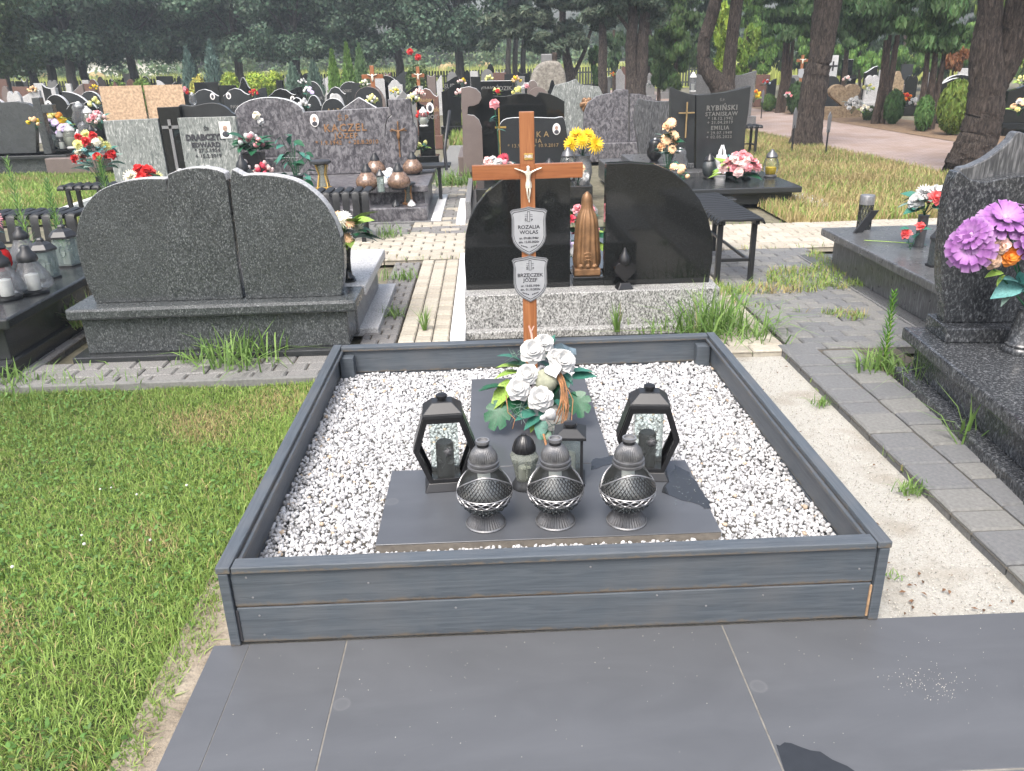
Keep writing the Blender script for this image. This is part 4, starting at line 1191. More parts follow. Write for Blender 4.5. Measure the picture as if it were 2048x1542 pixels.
# title scroll
mb = MB()
out = [(-.02, -.012), (-.012, -.016), (.0, -.013), (.012, -.016), (.022, -.012), (.019, 0), (.022, .012), (.01, .014), (0, .012), (-.012, .015), (-.021, .011), (-.018, 0)]
mb.prism(out, -.003, 0).build('title_scroll', m_gold, cr, (.005, -.0145, 1.205), bevel=.001)
text('INRI', .019, m_white, cr, (.005, -.0182, 1.205), ext=.0005, bold=.0004)
def shield(sx, sz):
    pts = [(-.5, .40), (-.44, .44), (-.3, .455), (-.12, .475), (0, .5), (.12, .475), (.3, .455), (.44, .44), (.5, .40), (.475, .36), (.455, .25), (.46, .05), (.465, -.1), (.43, -.22), (.35, -.32), (.22, -.41), (.08, -.47), (0, -.5)]
    pts += [(-x_, z_) for x_, z_ in pts[-2:8:-1]]
    return [(x_ * sx, z_ * sz) for x_, z_ in pts]
def plate(z, n1, n2, d1, d2, dx):
    pl = MB().prism(shield(.172, .224), -.004, .0).build('name_plate', m_plaque, cr, (dx, -.0155, z), bevel=.001)
    MB().ring(shield(.172, .224), shield(.160, .210), -.0052, -.004).build('rim', m_plaque_rim, pl)
    MB().ring(shield(.153, .200), shield(.148, .194), -.0048, -.0041).build('border', m_ink, pl)
    y = -.0045
    text(n1, .0235, m_ink, pl, (0, y, .018), ext=.0003, bold=.0005, sx=1.05)
    text(n2, .0235, m_ink, pl, (0, y, -.006), ext=.0003, bold=.0005, sx=1.05)
    text(d1, .0145, m_ink, pl, (0, y, -.033), ext=.0003, bold=.0005)
    text(d2, .0145, m_ink, pl, (0, y, -.051), ext=.0003, bold=.0005)
    text('Ś', .016, m_ink, pl, (-.014, y, .051), ext=.0003, bold=.0004); text('P', .016, m_ink, pl, (.015, y, .05), ext=.0003, bold=.0004)
    mb = MB().box(-.0062, -.0042, -.0003, .0003, .042, .09).box(.0042, .0062, -.0003, .0003, .042, .09).box(-.0042, .0042, -.0003, .0003, .042, .044).box(-.0042, .0042, -.0003, .0003, .088, .09)
    mb.box(-.018, -.0062, -.0003, .0003, .074, .0755).box(.0062, .018, -.0003, .0003, .074, .0755).box(-.018, -.0062, -.0003, .0003, .066, .0675).box(.0062, .018, -.0003, .0003, .066, .0675)
    mb.build('cross_emblem', m_ink, pl, (0, y, 0))
    mb = MB()
    for s in (-1, 1):
        for i in range(4):
            x_ = s * (.006 + .008 * i); z_ = -.079 + .0028 * i
            mb.add([(x_, 0, z_), (x_ + s * .004, 0, z_ + .007), (x_ + s * .009, 0, z_ + .008), (x_ + s * .006, 0, z_ + .001)], [(0, 1, 2, 3)])
    mb.build('leaf_ornament', m_ink, pl, (0, y, 0))
plate(.872, 'ROZALIA', 'WOLAS', 'ur. 09.08.1946r', 'zm. 12.05.2020r', .001)
plate(.645, 'BRZĘCZEK', 'JÓZEF', 'ur. 13.03.1934r', 'zm. 01.10.2020r', .004)
# ------------------------------------------------------------------ tombs
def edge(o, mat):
    # recolours a slab's upward rim faces, mostly to paint in bright sky reflection
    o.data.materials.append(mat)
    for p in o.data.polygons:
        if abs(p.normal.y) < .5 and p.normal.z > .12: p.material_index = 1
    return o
def outline(px, Y, org):
    return [((A(x_, y_, Y) - org).x, (A(x_, y_, Y) - org).z) for x_, y_ in px]
def densify(pts, closed_from=1, n=3):
    # Catmull-Rom through the points, leaving the two base corners sharp
    out = [pts[0]]
    for i in range(len(pts) - 1):
        p0 = pts[max(i - 1, 0)]; p1, p2 = pts[i], pts[i + 1]; p3 = pts[min(i + 2, len(pts) - 1)]
        for k in range(1, n + 1):
            t = k / n
            out.append(tuple(.5 * ((2 * p1[j]) + (-p0[j] + p2[j]) * t + (2 * p0[j] - 5 * p1[j] + 4 * p2[j] - p3[j]) * t * t + (-p0[j] + 3 * p1[j] - 3 * p2[j] + p3[j]) * t ** 3) for j in (0, 1)))
    return out
def stone(t, px, Y, th, mat, name='headstone', smooth=True, edge_mat=None, bevel=.006, zbase=None, n=3):
    org = Vector(t.location)
    o_ = outline(densify(px, n=n) if smooth else px, Y, org)
    if zbase is not None:
        o_ = [(o_[0][0], zbase)] + o_[1:-1] + [(o_[-1][0], zbase)]
    y0 = Y - org.y
    ob = MB().prism(o_, y0, y0 + th).build(name, mat, t, bevel=bevel)
    if edge_mat: edge(ob, edge_mat)
    return ob
def bx(t, name, x0, x1, y0, y1, z0, z1, mat, bevel=.006):
    # world coordinates, local to an unrotated thing
    o = t.location
    return MB().box(x0 - o.x, x1 - o.x, y0 - o.y, y1 - o.y, z0 - o.z, z1 - o.z).build(name, mat, t, bevel=bevel)
def oval(t, px, py, Y, r, square=False):
    p = A(px, py, Y) - Vector(t.location)
    pts = [(r * .72 * math.cos(a), r * math.sin(a)) for a in [2 * math.pi * k / 24 for k in range(24)]] if not square else [(-r * .7, -r), (r * .7, -r), (r * .7, r), (-r * .7, r)]
    o = MB().prism(pts, -.008, 0).build('portrait', m_photo, t, (p.x, p.y, p.z), bevel=.002)
    MB().ball((0, -.008, r * .2), r * .36, 8, 6, (.85, .12, 1)).build('portrait_face', m_face, o)
    MB().ball((0, -.0075, -r * .5), r * .5, 8, 6, (.95, .08, .75)).build('portrait_coat', m_suit, o)
    return o
def letters(t, s, px, py, Y, size, mat, bold=.0, space=1.1, sx=1.0):
    p = A(px, py, Y) - Vector(t.location)
    return text(s, size, mat, t, (p.x, p.y - .001, p.z), ext=.003, bold=bold, space=space, sx=sx)

# left dark double tomb, seen from behind
t = thing('double_tomb', 'dark speckled double tomb with rounded shoulders, seen from behind, left', 'tomb', (-1.8, 2.66, 0))
stone(t, [(192, 606), (172, 562), (157, 512), (152, 475), (157, 440), (170, 411), (190, 388), (215, 373), (250, 362), (290, 357), (320, 357), (334, 358)], 2.745, .09, g_dark, 'stone_half', edge_mat=g_light, zbase=.32).name = 'stone_shoulder'  # pale granite on the upper rims paints in the white sky reflection
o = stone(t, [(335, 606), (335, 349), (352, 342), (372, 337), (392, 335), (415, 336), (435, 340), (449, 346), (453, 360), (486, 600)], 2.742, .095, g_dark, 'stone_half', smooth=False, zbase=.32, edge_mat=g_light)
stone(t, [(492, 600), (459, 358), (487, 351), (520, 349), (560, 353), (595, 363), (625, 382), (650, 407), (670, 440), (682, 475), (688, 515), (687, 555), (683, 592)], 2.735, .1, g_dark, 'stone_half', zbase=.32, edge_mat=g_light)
bx(t, 'plinth', -2.6, -1.03, 2.668, 2.96, .03, .25, g_dark, .008)
bx(t, 'foot', -2.67, -1.08, 2.6, 2.98, -.01, .03, g_anth, .006)
bx(t, 'ledge', -2.665, -.965, 2.625, 2.97, .25, .32, g_dark, .016)
bx(t, 'ledger', -2.66, -.955, 2.974, 4.05, .25, .318, g_light, .012)
bx(t, 'side_wall', -2.6, -1.02, 2.965, 4.0, .0, .249, g_grey, .008)
bx(t, 'base_slab', -2.64, -.9, 2.985, 4.1, -.02, .035, g_light, .006)
bouquet('yellow-green leafy bouquet in a dark vase beside the left tomb', (-1.08, 3.1, .32), .22, .13, [('daisy', 'white', 3), ('daisy', 'peach', 3), ('mum', 'cream', 3), ('bud', 'lemon', 2)], ('lime', 'lime', 'dark', 'dark'), 30, .045, 3, vase=('flare', g_black, .05, .21), base=.21, leafL=.16)

# middle black tomb on a speckled plinth
t = thing('double_tomb', 'black polished double tomb on speckled grey plinth behind the wooden cross', 'tomb', (.47, 2.93, 0))
bx(t, 'plinth', -.335, 1.285, 2.935, 3.4, -.01, .24, g_terr, .006)
bx(t, 'foot', -.36, 1.3, 2.86, 2.932, -.03, .022, g_terr, .006)
stone(t, [(933, 584), (929, 520), (931, 470), (938, 440), (952, 412), (972, 386), (1000, 362), (1030, 347), (1070, 340), (1141, 340), (1140, 570)], 3.07, .08, g_black, 'stone_half', smooth=False, zbase=.24, bevel=.004)
stone(t, [(1208, 573), (1213, 327), (1262, 325), (1310, 329), (1345, 343), (1375, 368), (1400, 400), (1417, 437), (1426, 480), (1425, 520), (1418, 562)], 3.07, .08, g_black, 'stone_half', smooth=False, zbase=.24, bevel=.004)
bx(t, 'pedestal', .365, .575, 3.08, 3.3, .24, .3, g_black, .006)
bx(t, 'ledger', -.28, 1.22, 3.41, 4.9, .0, .27, g_black, .01)
bouquet('pink flowers and green leaves behind the bronze statue', (.5, 3.75, .27), .42, .12, [('rose', 'pink', 4), ('rose', 'rose', 3)], ('dark', 'lime'), 16, .045, 5, leafL=.16)
bouquet('white and lilac flowers low behind the bronze statue', (.36, 3.6, .27), .16, .1, [('daisy', 'white', 4), ('bud', 'lilac', 4)], ('teal',), 6, .035, 6)

# bronze statue seen from behind
t = thing('bronze_statue', 'bronze robed figure statue seen from behind between the black stones', 'statue', (.462, 3.175, .3))
MB().box(-.085, .085, -.07, .07, 0, .045).build('base', m_bronze, t, bevel=.006)
prof = [(.088, .045), (.097, .07), (.1, .1), (.094, .15), (.088, .22), (.084, .29), (.078, .345), (.066, .385), (.05, .41), (.043, .43), (.043, .46), (.04, .485), (.03, .508), (.014, .522), (.005, .528)]
vs, fs, n = [], [], 72
for (r_, z_) in prof:
    for i in range(n):
        a = 2 * math.pi * i / n
        amp = .075 * min(1, max(0, (.47 - z_) / .1))
        k = 1 + amp * math.cos(a * 13 + .6 * math.sin(z_ * 9)) + .5 * amp * math.cos(a * 7 + z_ * 6)
        vs.append((r_ * k * math.cos(a) * .87, r_ * k * math.sin(a) * .74, z_))
for j in range(len(prof) - 1):
    for i in range(n): fs.append((j * n + i, j * n + (i + 1) % n, (j + 1) * n + (i + 1) % n, (j + 1) * n + i))
fs += [tuple(range(n - 1, -1, -1)), tuple((len(prof) - 1) * n + i for i in range(n))]
MB().add(vs, fs).build('robe', m_bronze, t, smooth=70)
for x_ in (-.045, 0, .045):
    rose_relief(t, (x_, -.078, .066), .016, m_bronze, 'base_rose')
mb = MB()
for i in range(3):
    mb.tube([(-.025, -.082, .105 + i * .022), (0, -.087, .112 + i * .022), (.025, -.082, .105 + i * .022)], .003, 5)
    for x_ in (-.018, .018): mb.tube([(x_ + .007 * math.cos(a), -.0835, .11 + i * .015 + .007 * math.sin(a)) for a in [k * .9 for k in range(8)]], .002, 4)
mb.build('hem_ornament', m_bronze, t, smooth=60)

# ------------------------------------------------------------------ lantern builder
def lantern(kind, label, loc, h, gm=None, cm=None, rz=0.0, group=None, sw=1.0, parts=True, wax=None):
    gm = gm or m_gl; cm = cm or m_blk
    t = thing('grave_lantern', label, 'lantern', loc, rz, group)
    s = h
    def L(prof, n=20, **k): return MB().lathe([(a * s * sw, b * s) for a, b in prof], n, **k)
    if kind == 'onion':
        L([(.25, 0), (.26, .03), (.24, .06)]).build('foot', m_blkm, t, smooth=40)
        L([(.24, .06), (.36, .14), (.38, .24), (.33, .4), (.23, .55), (.18, .68)], 24, cap=False).build('glass_body', gm, t, smooth=60)
        L([(.19, .68), (.2, .72), (.18, .82), (.1, .9), (.09, .97), (.07, 1)]).build('cap', cm, t, smooth=40)
        if parts: L([(.13, .08), (.13, .4), (.02, .43)], 12).build('candle', m_wax, t, smooth=40)
    elif kind == 'globe':
        L([(.3, 0), (.31, .03), (.3, .06)]).build('foot', m_blkm, t, smooth=40)
        L([(.3, .06), (.42, .14), (.46, .27), (.42, .42), (.3, .58), (.2, .68)], 24, rib=.015, nr=24, cap=False).build('glass_body', gm, t, smooth=60)
        L([(.21, .68), (.2, .78), (.12, .88), (.1, .95), (.08, 1)]).build('cap', cm, t, smooth=40)
    elif kind == 'hex':
        L([(.3, 0), (.3, .05)], 6).build('foot', m_blkm, t)
        L([(.27, .05), (.29, .4), (.3, .7)], 6, cap=False).build('glass_body', gm, t)
        for k in range(6):
            a = R(60 * k + 30)
            MB().tube([(.262 * s * math.cos(a) + .07 * s * math.cos(u) * -math.sin(a), .262 * s * math.sin(a) + .07 * s * math.cos(u) * math.cos(a), (.4 + .14 * math.sin(u)) * s) for u in [i * math.pi / 8 for i in range(17)]], .012 * s, 4, False).build('glass_oval', gm, t)
        L([(.34, .7), (.34, .75), (.24, .86), (.1, .92), (.09, .97), (.06, 1)], 6).build('cap', cm, t)
        if parts: L([(.12, .06), (.12, .35)], 12).build('candle', m_wax, t, smooth=40)
    elif kind == 'barrel':
        L([(.22, 0), (.24, .05), (.18, .1)]).build('foot', cm, t, smooth=40)
        L([(.18, .1), (.27, .25), (.29, .45), (.25, .62), (.19, .7)], 20, cap=False).build('glass_body', gm, t, smooth=60)
        L([(.2, .7), (.22, .74), (.17, .85), (.08, .93), (.06, 1)]).build('cap', cm, t, smooth=40)
        if parts: L([(.17, .11), (.2, .2), (.2, .36 if wax else .45)], 10).build('candle', wax or m_wax, t, smooth=40)
    elif kind == 'tall':
        L([(.2, 0), (.2, .06)], 4, ph=R(45)).build('foot', cm, t)
        L([(.16, .06), (.16, .72)], 8, cap=False).build('glass_body', gm, t)
        L([(.19, .72), (.19, .77), (.09, .92), (.06, 1)], 8).build('cap', cm, t)
        if parts: L([(.1, .07), (.1, .4)], 10).build('candle', m_wax, t, smooth=40)
    elif kind == 'hour':
        L([(.3, 0), (.3, .06), (.24, .09)], 12).build('foot', gm, t, smooth=40)
        L([(.2, .09), (.13, .5), (.2, .85)], 12).build('glass_body', m_glm, t, smooth=60)
        for k in range(4):
            a = R(45 + 90 * k); MB().tube([(.25 * s * math.cos(a), .25 * s * math.sin(a), .06 * s), (.15 * s * math.cos(a), .15 * s * math.sin(a), .5 * s), (.25 * s * math.cos(a), .25 * s * math.sin(a), .86 * s)], .03 * s, 5).build('strut', gm, t)
        L([(.27, .85), (.36, .9), (.36, .97), (.3, 1)], 12).build('cap', cm, t, smooth=40)
    elif kind == 'heart':
        MB().frus((.2 * s, .16 * s), (.12 * s, .1 * s), 0, .16 * s).build('foot', cm, t, bevel=.004)
        out = []
        for k in range(32):
            a = 2 * math.pi * k / 32
            out.append((.27 * s * math.sin(a) ** 3, .44 * s + .27 * s * (13 * math.cos(a) - 5 * math.cos(2 * a) - 2 * math.cos(3 * a) - math.cos(4 * a)) / 15))
        MB().prism(out, -.1 * s, .1 * s).build('heart_body', gm, t, bevel=.03 * s, seg=3)
        L([(.15, .6), (.16, .66), (.13, .8), (.06, .9), (.05, .94), (.02, 1)], 10).build('cap', cm, t, smooth=40)
    elif kind == 'jug':
        L([(.2, 0), (.22, .05), (.16, .12)], 16).build('foot', gm, t, smooth=50)
        L([(.16, .12), (.3, .3), (.33, .5), (.24, .72), (.27, .85), (.16, 1)], 18, rib=.04, nr=6).build('glass_body', gm, t, smooth=60)
        if parts: L([(.1, .84), (.14, .9), (.05, 1.06)], 10).build('cap', cm, t, smooth=40)
    return t
lantern('heart', 'black heart-shaped lantern on the speckled plinth, right of the statue', (.682, 2.995, .24), .262, plain('black_gloss', (.01, .01, .012), .1, var=.1), m_blk, R(8))

# ------------------------------------------------------------------ right flaked granite tomb (turned a little)
RT = thing('flaked_tomb', 'large flaked dark granite tomb with wavy headstone at right edge', 'tomb', (1.94, 1.9, 0), R(-5.8))
def rbx(name, x0, x1, y0, y1, z0, z1, mat, bevel=.006): return MB().box(x0, x1, y0, y1, z0, z1).build(name, mat, RT, bevel=bevel)
rbx('foot', -.01, 1.7, -2.6, -.0, -.01, .075, g_flake, .008)
rbx('wall', .06, 1.66, -2.55, -.04, .075, .225, g_flake, .006)
rbx('ledge', .0, 1.7, -2.6, .01, .225, .29, g_flake, .014)
rbx('headstone_plinth', .1, 1.6, -.26, -.01, .29, .365, g_flake, .008)
inv = Matrix.Rotation(R(5.8), 4, 'Z') @ Matrix.Translation((-1.94, -1.9, 0))
def rst(name, px, Y, y0, th, mat, em, zb):
    o_ = []
    for x_, y_ in densify(px):
        p = inv @ A(x_, y_, Y); o_.append((p.x, p.z))
    o_ = [(o_[0][0], zb)] + o_[1:-1] + [(o_[-1][0], zb)]
    ob = MB().prism(o_, y0, y0 + th).build(name, mat, RT, bevel=.006)
    return edge(ob, em) if em else ob
rst('headstone', [(1888, 622), (1880, 560), (1884, 480), (1893, 400), (1912, 343), (1935, 356), (1965, 362), (2000, 354), (2040, 348), (2110, 352), (2180, 375), (2260, 360), (2300, 480), (2300, 640)], 1.74, -.17, .09, g_flake, None, .365)
rst('rear_stone', [(1905, 600), (1900, 500), (1908, 420), (1914, 345), (1940, 332), (1968, 318), (1995, 298), (2015, 280), (2032, 262), (2075, 285), (2120, 300), (2250, 300), (2300, 420), (2300, 640)], 1.82, -.078, .07, g_streak, None, .365)
pu = thing('flower_vase', 'granite vase of big purple and orange flowers on the flaked tomb', 'flowers', tuple(G(2038, 703, .29)))
pu.location.z = .29
MB().lathe([(.072, 0), (.078, .012), (.074, .024), (.066, .03), (.068, .04), (.058, .05), (.053, .13), (.042, .2), (.046, .212)], 32).build('vase', g_flake, pu, smooth=45)
def pup(px, py, dy=0.0): return A(px, py, pu.location.y - .03 + dy) - Vector(pu.location)
for (px, py, rp, d) in ((1940, 497, 50, (-.7, -.8, .1)), (1945, 470, 40, (-.9, -.4, .5)), (2008, 440, 52, (-.1, -.5, .8)), (2062, 480, 45, (.3, -.8, .3)), (2080, 430, 45, (.5, -.2, .8)), (2095, 520, 40, (.6, -.7, .1))):
    bloom(pu, 'big', 'purple', pup(px, py, -.03 if py > 460 else .03), rp / 415.0 * .92, d)
for (px, py, rp, c) in ((2020, 512, 22, 'orange'), (1998, 495, 18, 'tan'), (1985, 520, 20, 'tan'), (2005, 490, 18, 'pale'), (2045, 500, 20, 'orange')):
    bloom(pu, 'rose', c, pup(px, py, -.02), rp / 415.0, (-.2, -.9, .3))
for (a_, b_, k, L_) in (((2000, 475), (1970, 465), 'lime', .07), ((2010, 470), (2015, 445), 'lime', .06), ((2005, 545), (1970, 545), 'lime', .08), ((2010, 550), (1985, 568), 'lime', .06), ((2030, 515), (2060, 505), 'lime', .07),
                        ((2040, 570), (1992, 580), 'blue', .12), ((2045, 575), (2020, 545), 'blue', .12), ((2045, 585), (2075, 560), 'blue', .12), ((2030, 580), (2000, 600), 'grey', .09), ((2050, 580), (2050, 530), 'blue', .11)):
    p, q = pup(*a_), pup(*b_); leaf(pu, k, p, L_, (q - p) + Vector((0, -.01, 0)), random.uniform(-.6, .3))
mb = MB()
for (px, py) in ((1940, 497), (2008, 440), (2062, 480), (2020, 512), (2080, 430)):
    mb.tube([(0, 0, .2), pup(px, py) * .5 + Vector((0, 0, .12)), pup(px, py)], .004, 5, False)
mb.build('stems', m_lf_dark, pu)

# ------------------------------------------------------------------ low streaked ledger behind it
t = thing('ledger_tomb', 'long low streaked grey granite ledger right of the weedy paving', 'tomb', (2.9, 3.3, 0))
bx(t, 'foot', 2.44, 3.6, 2.1, 4.62, -.01, .035, g_streak, .006)
bx(t, 'wall', 2.53, 3.55, 2.2, 4.2, .035, .27, g_streak, .006)
bx(t, 'ledge', 2.44, 3.6, 2.15, 4.26, .27, .33, g_streak, .012)
bx(t, 'border', 2.425, 2.44, 2.1, 4.64, -.02, .03, g_grey, .003)
t = thing('grave_lantern', 'black slanted lantern with silver perforated cylinder on the low ledger', 'lantern', (2.68, 4.08, .33), R(12))
MB().prism([(-.1, 0), (-.02, 0), (.1, .16), (.03, .16)], -.045, -.03).build('slanted_plate', m_blkm, t, bevel=.002)
mb = MB().lathe([(.055, 0), (.055, .012)], 24).lathe([(.052, .21), (.054, .2), (.054, .26), (.05, .27)], 24)
mb.build('lid', m_silver_l, t, (.03, .02, 0), smooth=40)
mb = MB()
for i in range(14):
    for s in (-1, 1):
        mb.tube([(.05 * math.cos(2 * math.pi * i / 14 + s * z_ * 6), .05 * math.sin(2 * math.pi * i / 14 + s * z_ * 6), z_) for z_ in (.012, .06, .11, .16, .2)], .003, 4, False)
mb.build('lattice', m_blkm, t, (.03, .02, 0))
MB().lathe([(.04, .012), (.04, .2)], 20).build('glass_body', m_glm, t, (.03, .02, 0), smooth=40)
q = G(1852, 500, .33)
bouquet('red and white rose bouquet in ribbed silver vase on the low ledger', (q.x, q.y + .1, .33), .17, .13, [('rose', 'coral', 2), ('rose', 'white', 3), ('mum', 'white', 2)], ('grey', 'teal', 'grey'), 18, .065, 8, vase=('tube', m_silver, .04, .22), base=.22, leafL=.13)
bouquet('hanging pair of coral roses left of the silver vase', (q.x - .1, q.y + .02, .33), .2, .07, [('rose', 'coral', 2)], ('teal',), 4, .045, 9, leafL=.07)
t = thing('cut_rose', 'single cut rose with long green stem lying on the low ledger', 'flower', (2.72, 3.62, .335))
MB().tube([(-.18, .1, .004), (-.05, .03, .006), (.1, -.06, .006)], .003, 5).build('stem', m_lf_lime, t)
for (x_, y_, a) in ((.06, -.04, .2), (.09, -.05, -1.2), (.12, -.07, -.4), (.1, -.08, .8)): leaf(t, 'teal', (x_, y_, .008), .07, (math.cos(a), math.sin(a), .1))
lantern('tall', 'black framed lantern tight behind the flaked headstone', (2.62, 2.6, .33), .26, m_glg, m_blkm, R(20))
lantern('tall', 'dark ribbed lantern between the silver vase and the flaked headstone', (2.64, 2.95, .33), .24, m_darkglass, m_blkm)

# ------------------------------------------------------------------ ledger tomb at the left edge with glass lanterns
t = thing('ledger_tomb', 'dark granite ledger tomb with glass lanterns at the left edge', 'tomb', (-3.5, 3.5, 0))
bx(t, 'ledge', -4.3, -2.89, 2.44, 4.5, .265, .33, g_anth, .012)
bx(t, 'wall', -4.25, -2.96, 2.5, 4.45, .07, .265, g_anth, .006)
bx(t, 'foot', -4.3, -2.93, 2.4, 4.5, -.02, .07, g_anth, .01)
GL = 'glass lanterns on the left ledger'
for (kind, px, py, h, gm, lb) in (('onion', 18, 598, .3, m_glw, 'crackled onion-shaped lantern nearest the left picture edge'), ('onion', 72, 586, .3, m_glw, 'crackled onion-shaped lantern with black cap, second from the edge'),
                                 ('hex', 98, 556, .27, m_glg, 'hexagonal glass lantern with black roof between two others'), ('hex', 140, 531, .29, m_glg, 'hexagonal glass lantern beside the dark tomb shoulder'),
                                 ('barrel', 8, 548, .25, m_glr, 'red glass lantern at the left picture edge'), ('onion', 55, 528, .27, m_glw, 'clear lantern standing behind the hexagonal glass lantern')):
    p = G(px, py, .33); lantern(kind, lb, (p.x, p.y, .33), h, gm, m_blkm, random.uniform(0, 1), GL)
p = G(2, 520, .33)
bouquet('pale pink flower bouquet cut by the left picture edge', (p.x - .06, p.y, .33), .42, .1, [('rose', 'pale', 3), ('mum', 'pink', 2)], ('teal', 'dark'), 6, .08, 11)

# ------------------------------------------------------------------ benches
def bench(label, x0, x1, y0, y1, z, along_x, n, drop=0.0):
    t = thing('slatted_bench', label, 'bench', ((x0 + x1) / 2, (y0 + y1) / 2, 0))
    hx, hy = (x1 - x0) / 2, (y1 - y0) / 2
    L = hx if along_x else hy; Wd = hy if along_x else hx
    me = None
    for i in range(n):
        c = -L + 2 * L * (i + .5) / n
        w_ = 2 * L / n * .36
        # half-round slat with drooping ends
        if me is None:
            mb = MB(); vs, fs = [], []
            prof = [(-w_, -.012), (-w_, .0), (-w_ * .6, .008), (0, .011), (w_ * .6, .008), (w_, .0), (w_, -.012)]
            st = ([(-Wd * 1.1, -drop), (-Wd * 1.04, -drop * .45)] if drop else []) + [(-Wd, -.03), (-Wd * .93, -.008), (-Wd * .75, 0), (0, -.006), (Wd * .75, 0), (Wd * .93, -.008), (Wd, -.03)]
            for (v_, dz) in st:
                for (a_, b_) in prof: vs.append((a_, v_, b_ + dz))
            k = len(prof)
            for j in range(len(st) - 1):
                for q_ in range(k): fs.append((j * k + q_, j * k + (q_ + 1) % k, (j + 1) * k + (q_ + 1) % k, (j + 1) * k + q_))
            fs += [tuple(range(k)), tuple(range(len(st) * k - 1, (len(st) - 1) * k - 1, -1))]
            me = mb.add(vs, fs).mesh('slat', 50, m_slat)
        o = link('slat', me, t, (c, 0, z) if along_x else (0, c, z), (0, 0, 0 if along_x else R(90)))
    def b2(name, a0, a1, b0, b1, z0, z1):
        if along_x: MB().box(a0, a1, b0, b1, z0, z1).build(name, m_blkm, t, bevel=.003)
        else: MB().box(b0, b1, a0, a1, z0, z1).build(name, m_blkm, t, bevel=.003)
    for s in (-1, 1):
        b2('rail', -L + .03, L - .03, s * Wd * .72 - .015, s * Wd * .72 + .015, z - .045, z - .014)
        for e in (-1, 1): b2('leg', e * (L - .1) - .02, e * (L - .1) + .02, s * Wd * .72 - .018, s * Wd * .72 + .018, -.02, z - .045)
    for e in (-1, 1): b2('stretcher', e * (L - .1) - .012, e * (L - .1) + .012, -Wd * .72 + .018, Wd * .72 - .018, .17, .195)
    b2('side_bar', -L + .121, L - .121, Wd * .5, Wd * .5 + .02, .17, .19)
    return t
bench('black slatted bench on the weedy paving right of the black tomb', 1.49, 1.84, 3.8, 5.05, .5, False, 15)
bench('black slatted bench half hidden behind the left dark tomb', -2.75, -1.28, 5.75, 6.1, .5, True, 16, .22)
bench('black slatted bench at left beyond the glass lanterns', -5.6, -3.75, 5.15, 5.55, .47, True, 18, .22)
bench('black slatted bench in shade beyond the dated black headstone, by the road', 3.55, 4.5, 12.0, 12.4, .5, True, 10)
bench('small dark bench edge beside the left dark tomb shoulder', -4.7, -3.6, 6.75, 7.05, .5, True, 12)
# walking-stick like post and small stool by the back path
t = thing('leaning_rail', 'thin black bent rail post standing by the back path', 'rail post', (-.62, 7.9, 0))
MB().tube([A(893, 340, 7.9) - Vector((-.62, 7.9, 0)), A(889, 300, 7.95) - Vector((-.62, 7.9, 0)), A(893, 270, 8.0) - Vector((-.62, 7.9, 0)), A(899, 222, 8.3) - Vector((-.62, 7.9, 0))], .02, 6).build('post', m_blkm, t, smooth=60)
MB().box(-.16, -.12, .3, .34, 0, .42).build('leg', m_blkm, t); MB().box(-.42, .0, .2, .55, .42, .45).build('seat', m_slat, t, bevel=.004)

# ------------------------------------------------------------------ second row: violet-grey tomb with lanterns
t = thing('family_tomb', 'violet-grey mottled tomb with bronze crucifix panel and oval portrait', 'tomb', (-1.65, 7.9, 0))
stone(t, [(600, 348), (598, 305), (602, 270), (606, 240), (607, 224), (700, 219), (783, 214), (783, 230), (774, 238), (770, 252), (772, 300), (768, 346)], 8.3, .1, g_mottle, 'headstone', smooth=False, zbase=.36, edge_mat=None)
stone(t, [(769, 346), (771, 255), (775, 240), (784, 231), (777, 213), (775, 199), (820, 197), (823, 225), (826, 245), (833, 258), (836, 280), (832, 300), (820, 322), (806, 346)], 8.26, .13, g_mottle, 'cross_panel', smooth=False, zbase=.36)
bx(t, 'ledger', -2.5, -.83, 7.12, 8.6, .28, .355, g_mottle, .012)
bx(t, 'wall', -2.44, -.88, 7.2, 8.5, .0, .28, g_mottle, .006)
bx(t, 'front_step', -1.85, -.84, 6.84, 7.118, .0, .16, g_mottle, .01)
bx(t, 'base', -2.6, -.8, 6.8, 8.7, -.02, .015, g_grey, .004)
bx(t, 'marble_border', -.8, -.69, 6.85, 8.6, -.02, .03, g_marble, .006)
oval(t, 629, 241, 8.295, .075)
letters(t, 'Ś.P.', 688, 236, 8.295, .09, m_letterb); letters(t, 'KACZEL', 690, 256, 8.295, .12, m_letterb, .003, 1.25)
letters(t, 'JÓZEF', 692, 272, 8.295, .085, m_letterb, .002, 1.3); letters(t, '* 1.9.1942   + 28.8.2010', 694, 285, 8.295, .07, m_letterb, .001, 1.1)
p = A(797, 270, 8.25) - Vector(t.location)
mb = MB().box(-.008, .008, -.012, 0, -.26, .16).box(-.1, .1, -.012, -.001, .045, .06)
mb.build('crucifix', m_bronze, t, p)
MB().ball((0, -.02, 0), .02, 6, 6, (1, .6, 3)).tube([(0, -.02, .04), (.085, -.02, .075)], .008, 5).tube([(0, -.02, .04), (-.085, -.02, .075)], .008, 5).build('crucifix_figure', m_bronze, t, p, smooth=60)
KG = 'smoked amber globe lanterns on the violet-grey tomb'
for (px, py, lb) in ((736, 379, 'smoked amber globe lantern, front left on the violet-grey tomb'), (752, 352, 'smoked amber globe lantern, back left on the violet-grey tomb'), (799, 378, 'smoked amber globe lantern, front right on the violet-grey tomb'), (826, 349, 'smoked amber globe lantern, back right on the violet-grey tomb')):
    q = G(px, py, .355); lantern('globe', lb, (q.x, q.y, .355), .27, m_glb, m_blkm, 0, KG)
q = G(763, 386, .355); lantern('tall', 'clear moulded glass lantern between the amber globes', (q.x, q.y, .355), .24, m_glg, m_gunm, .3)
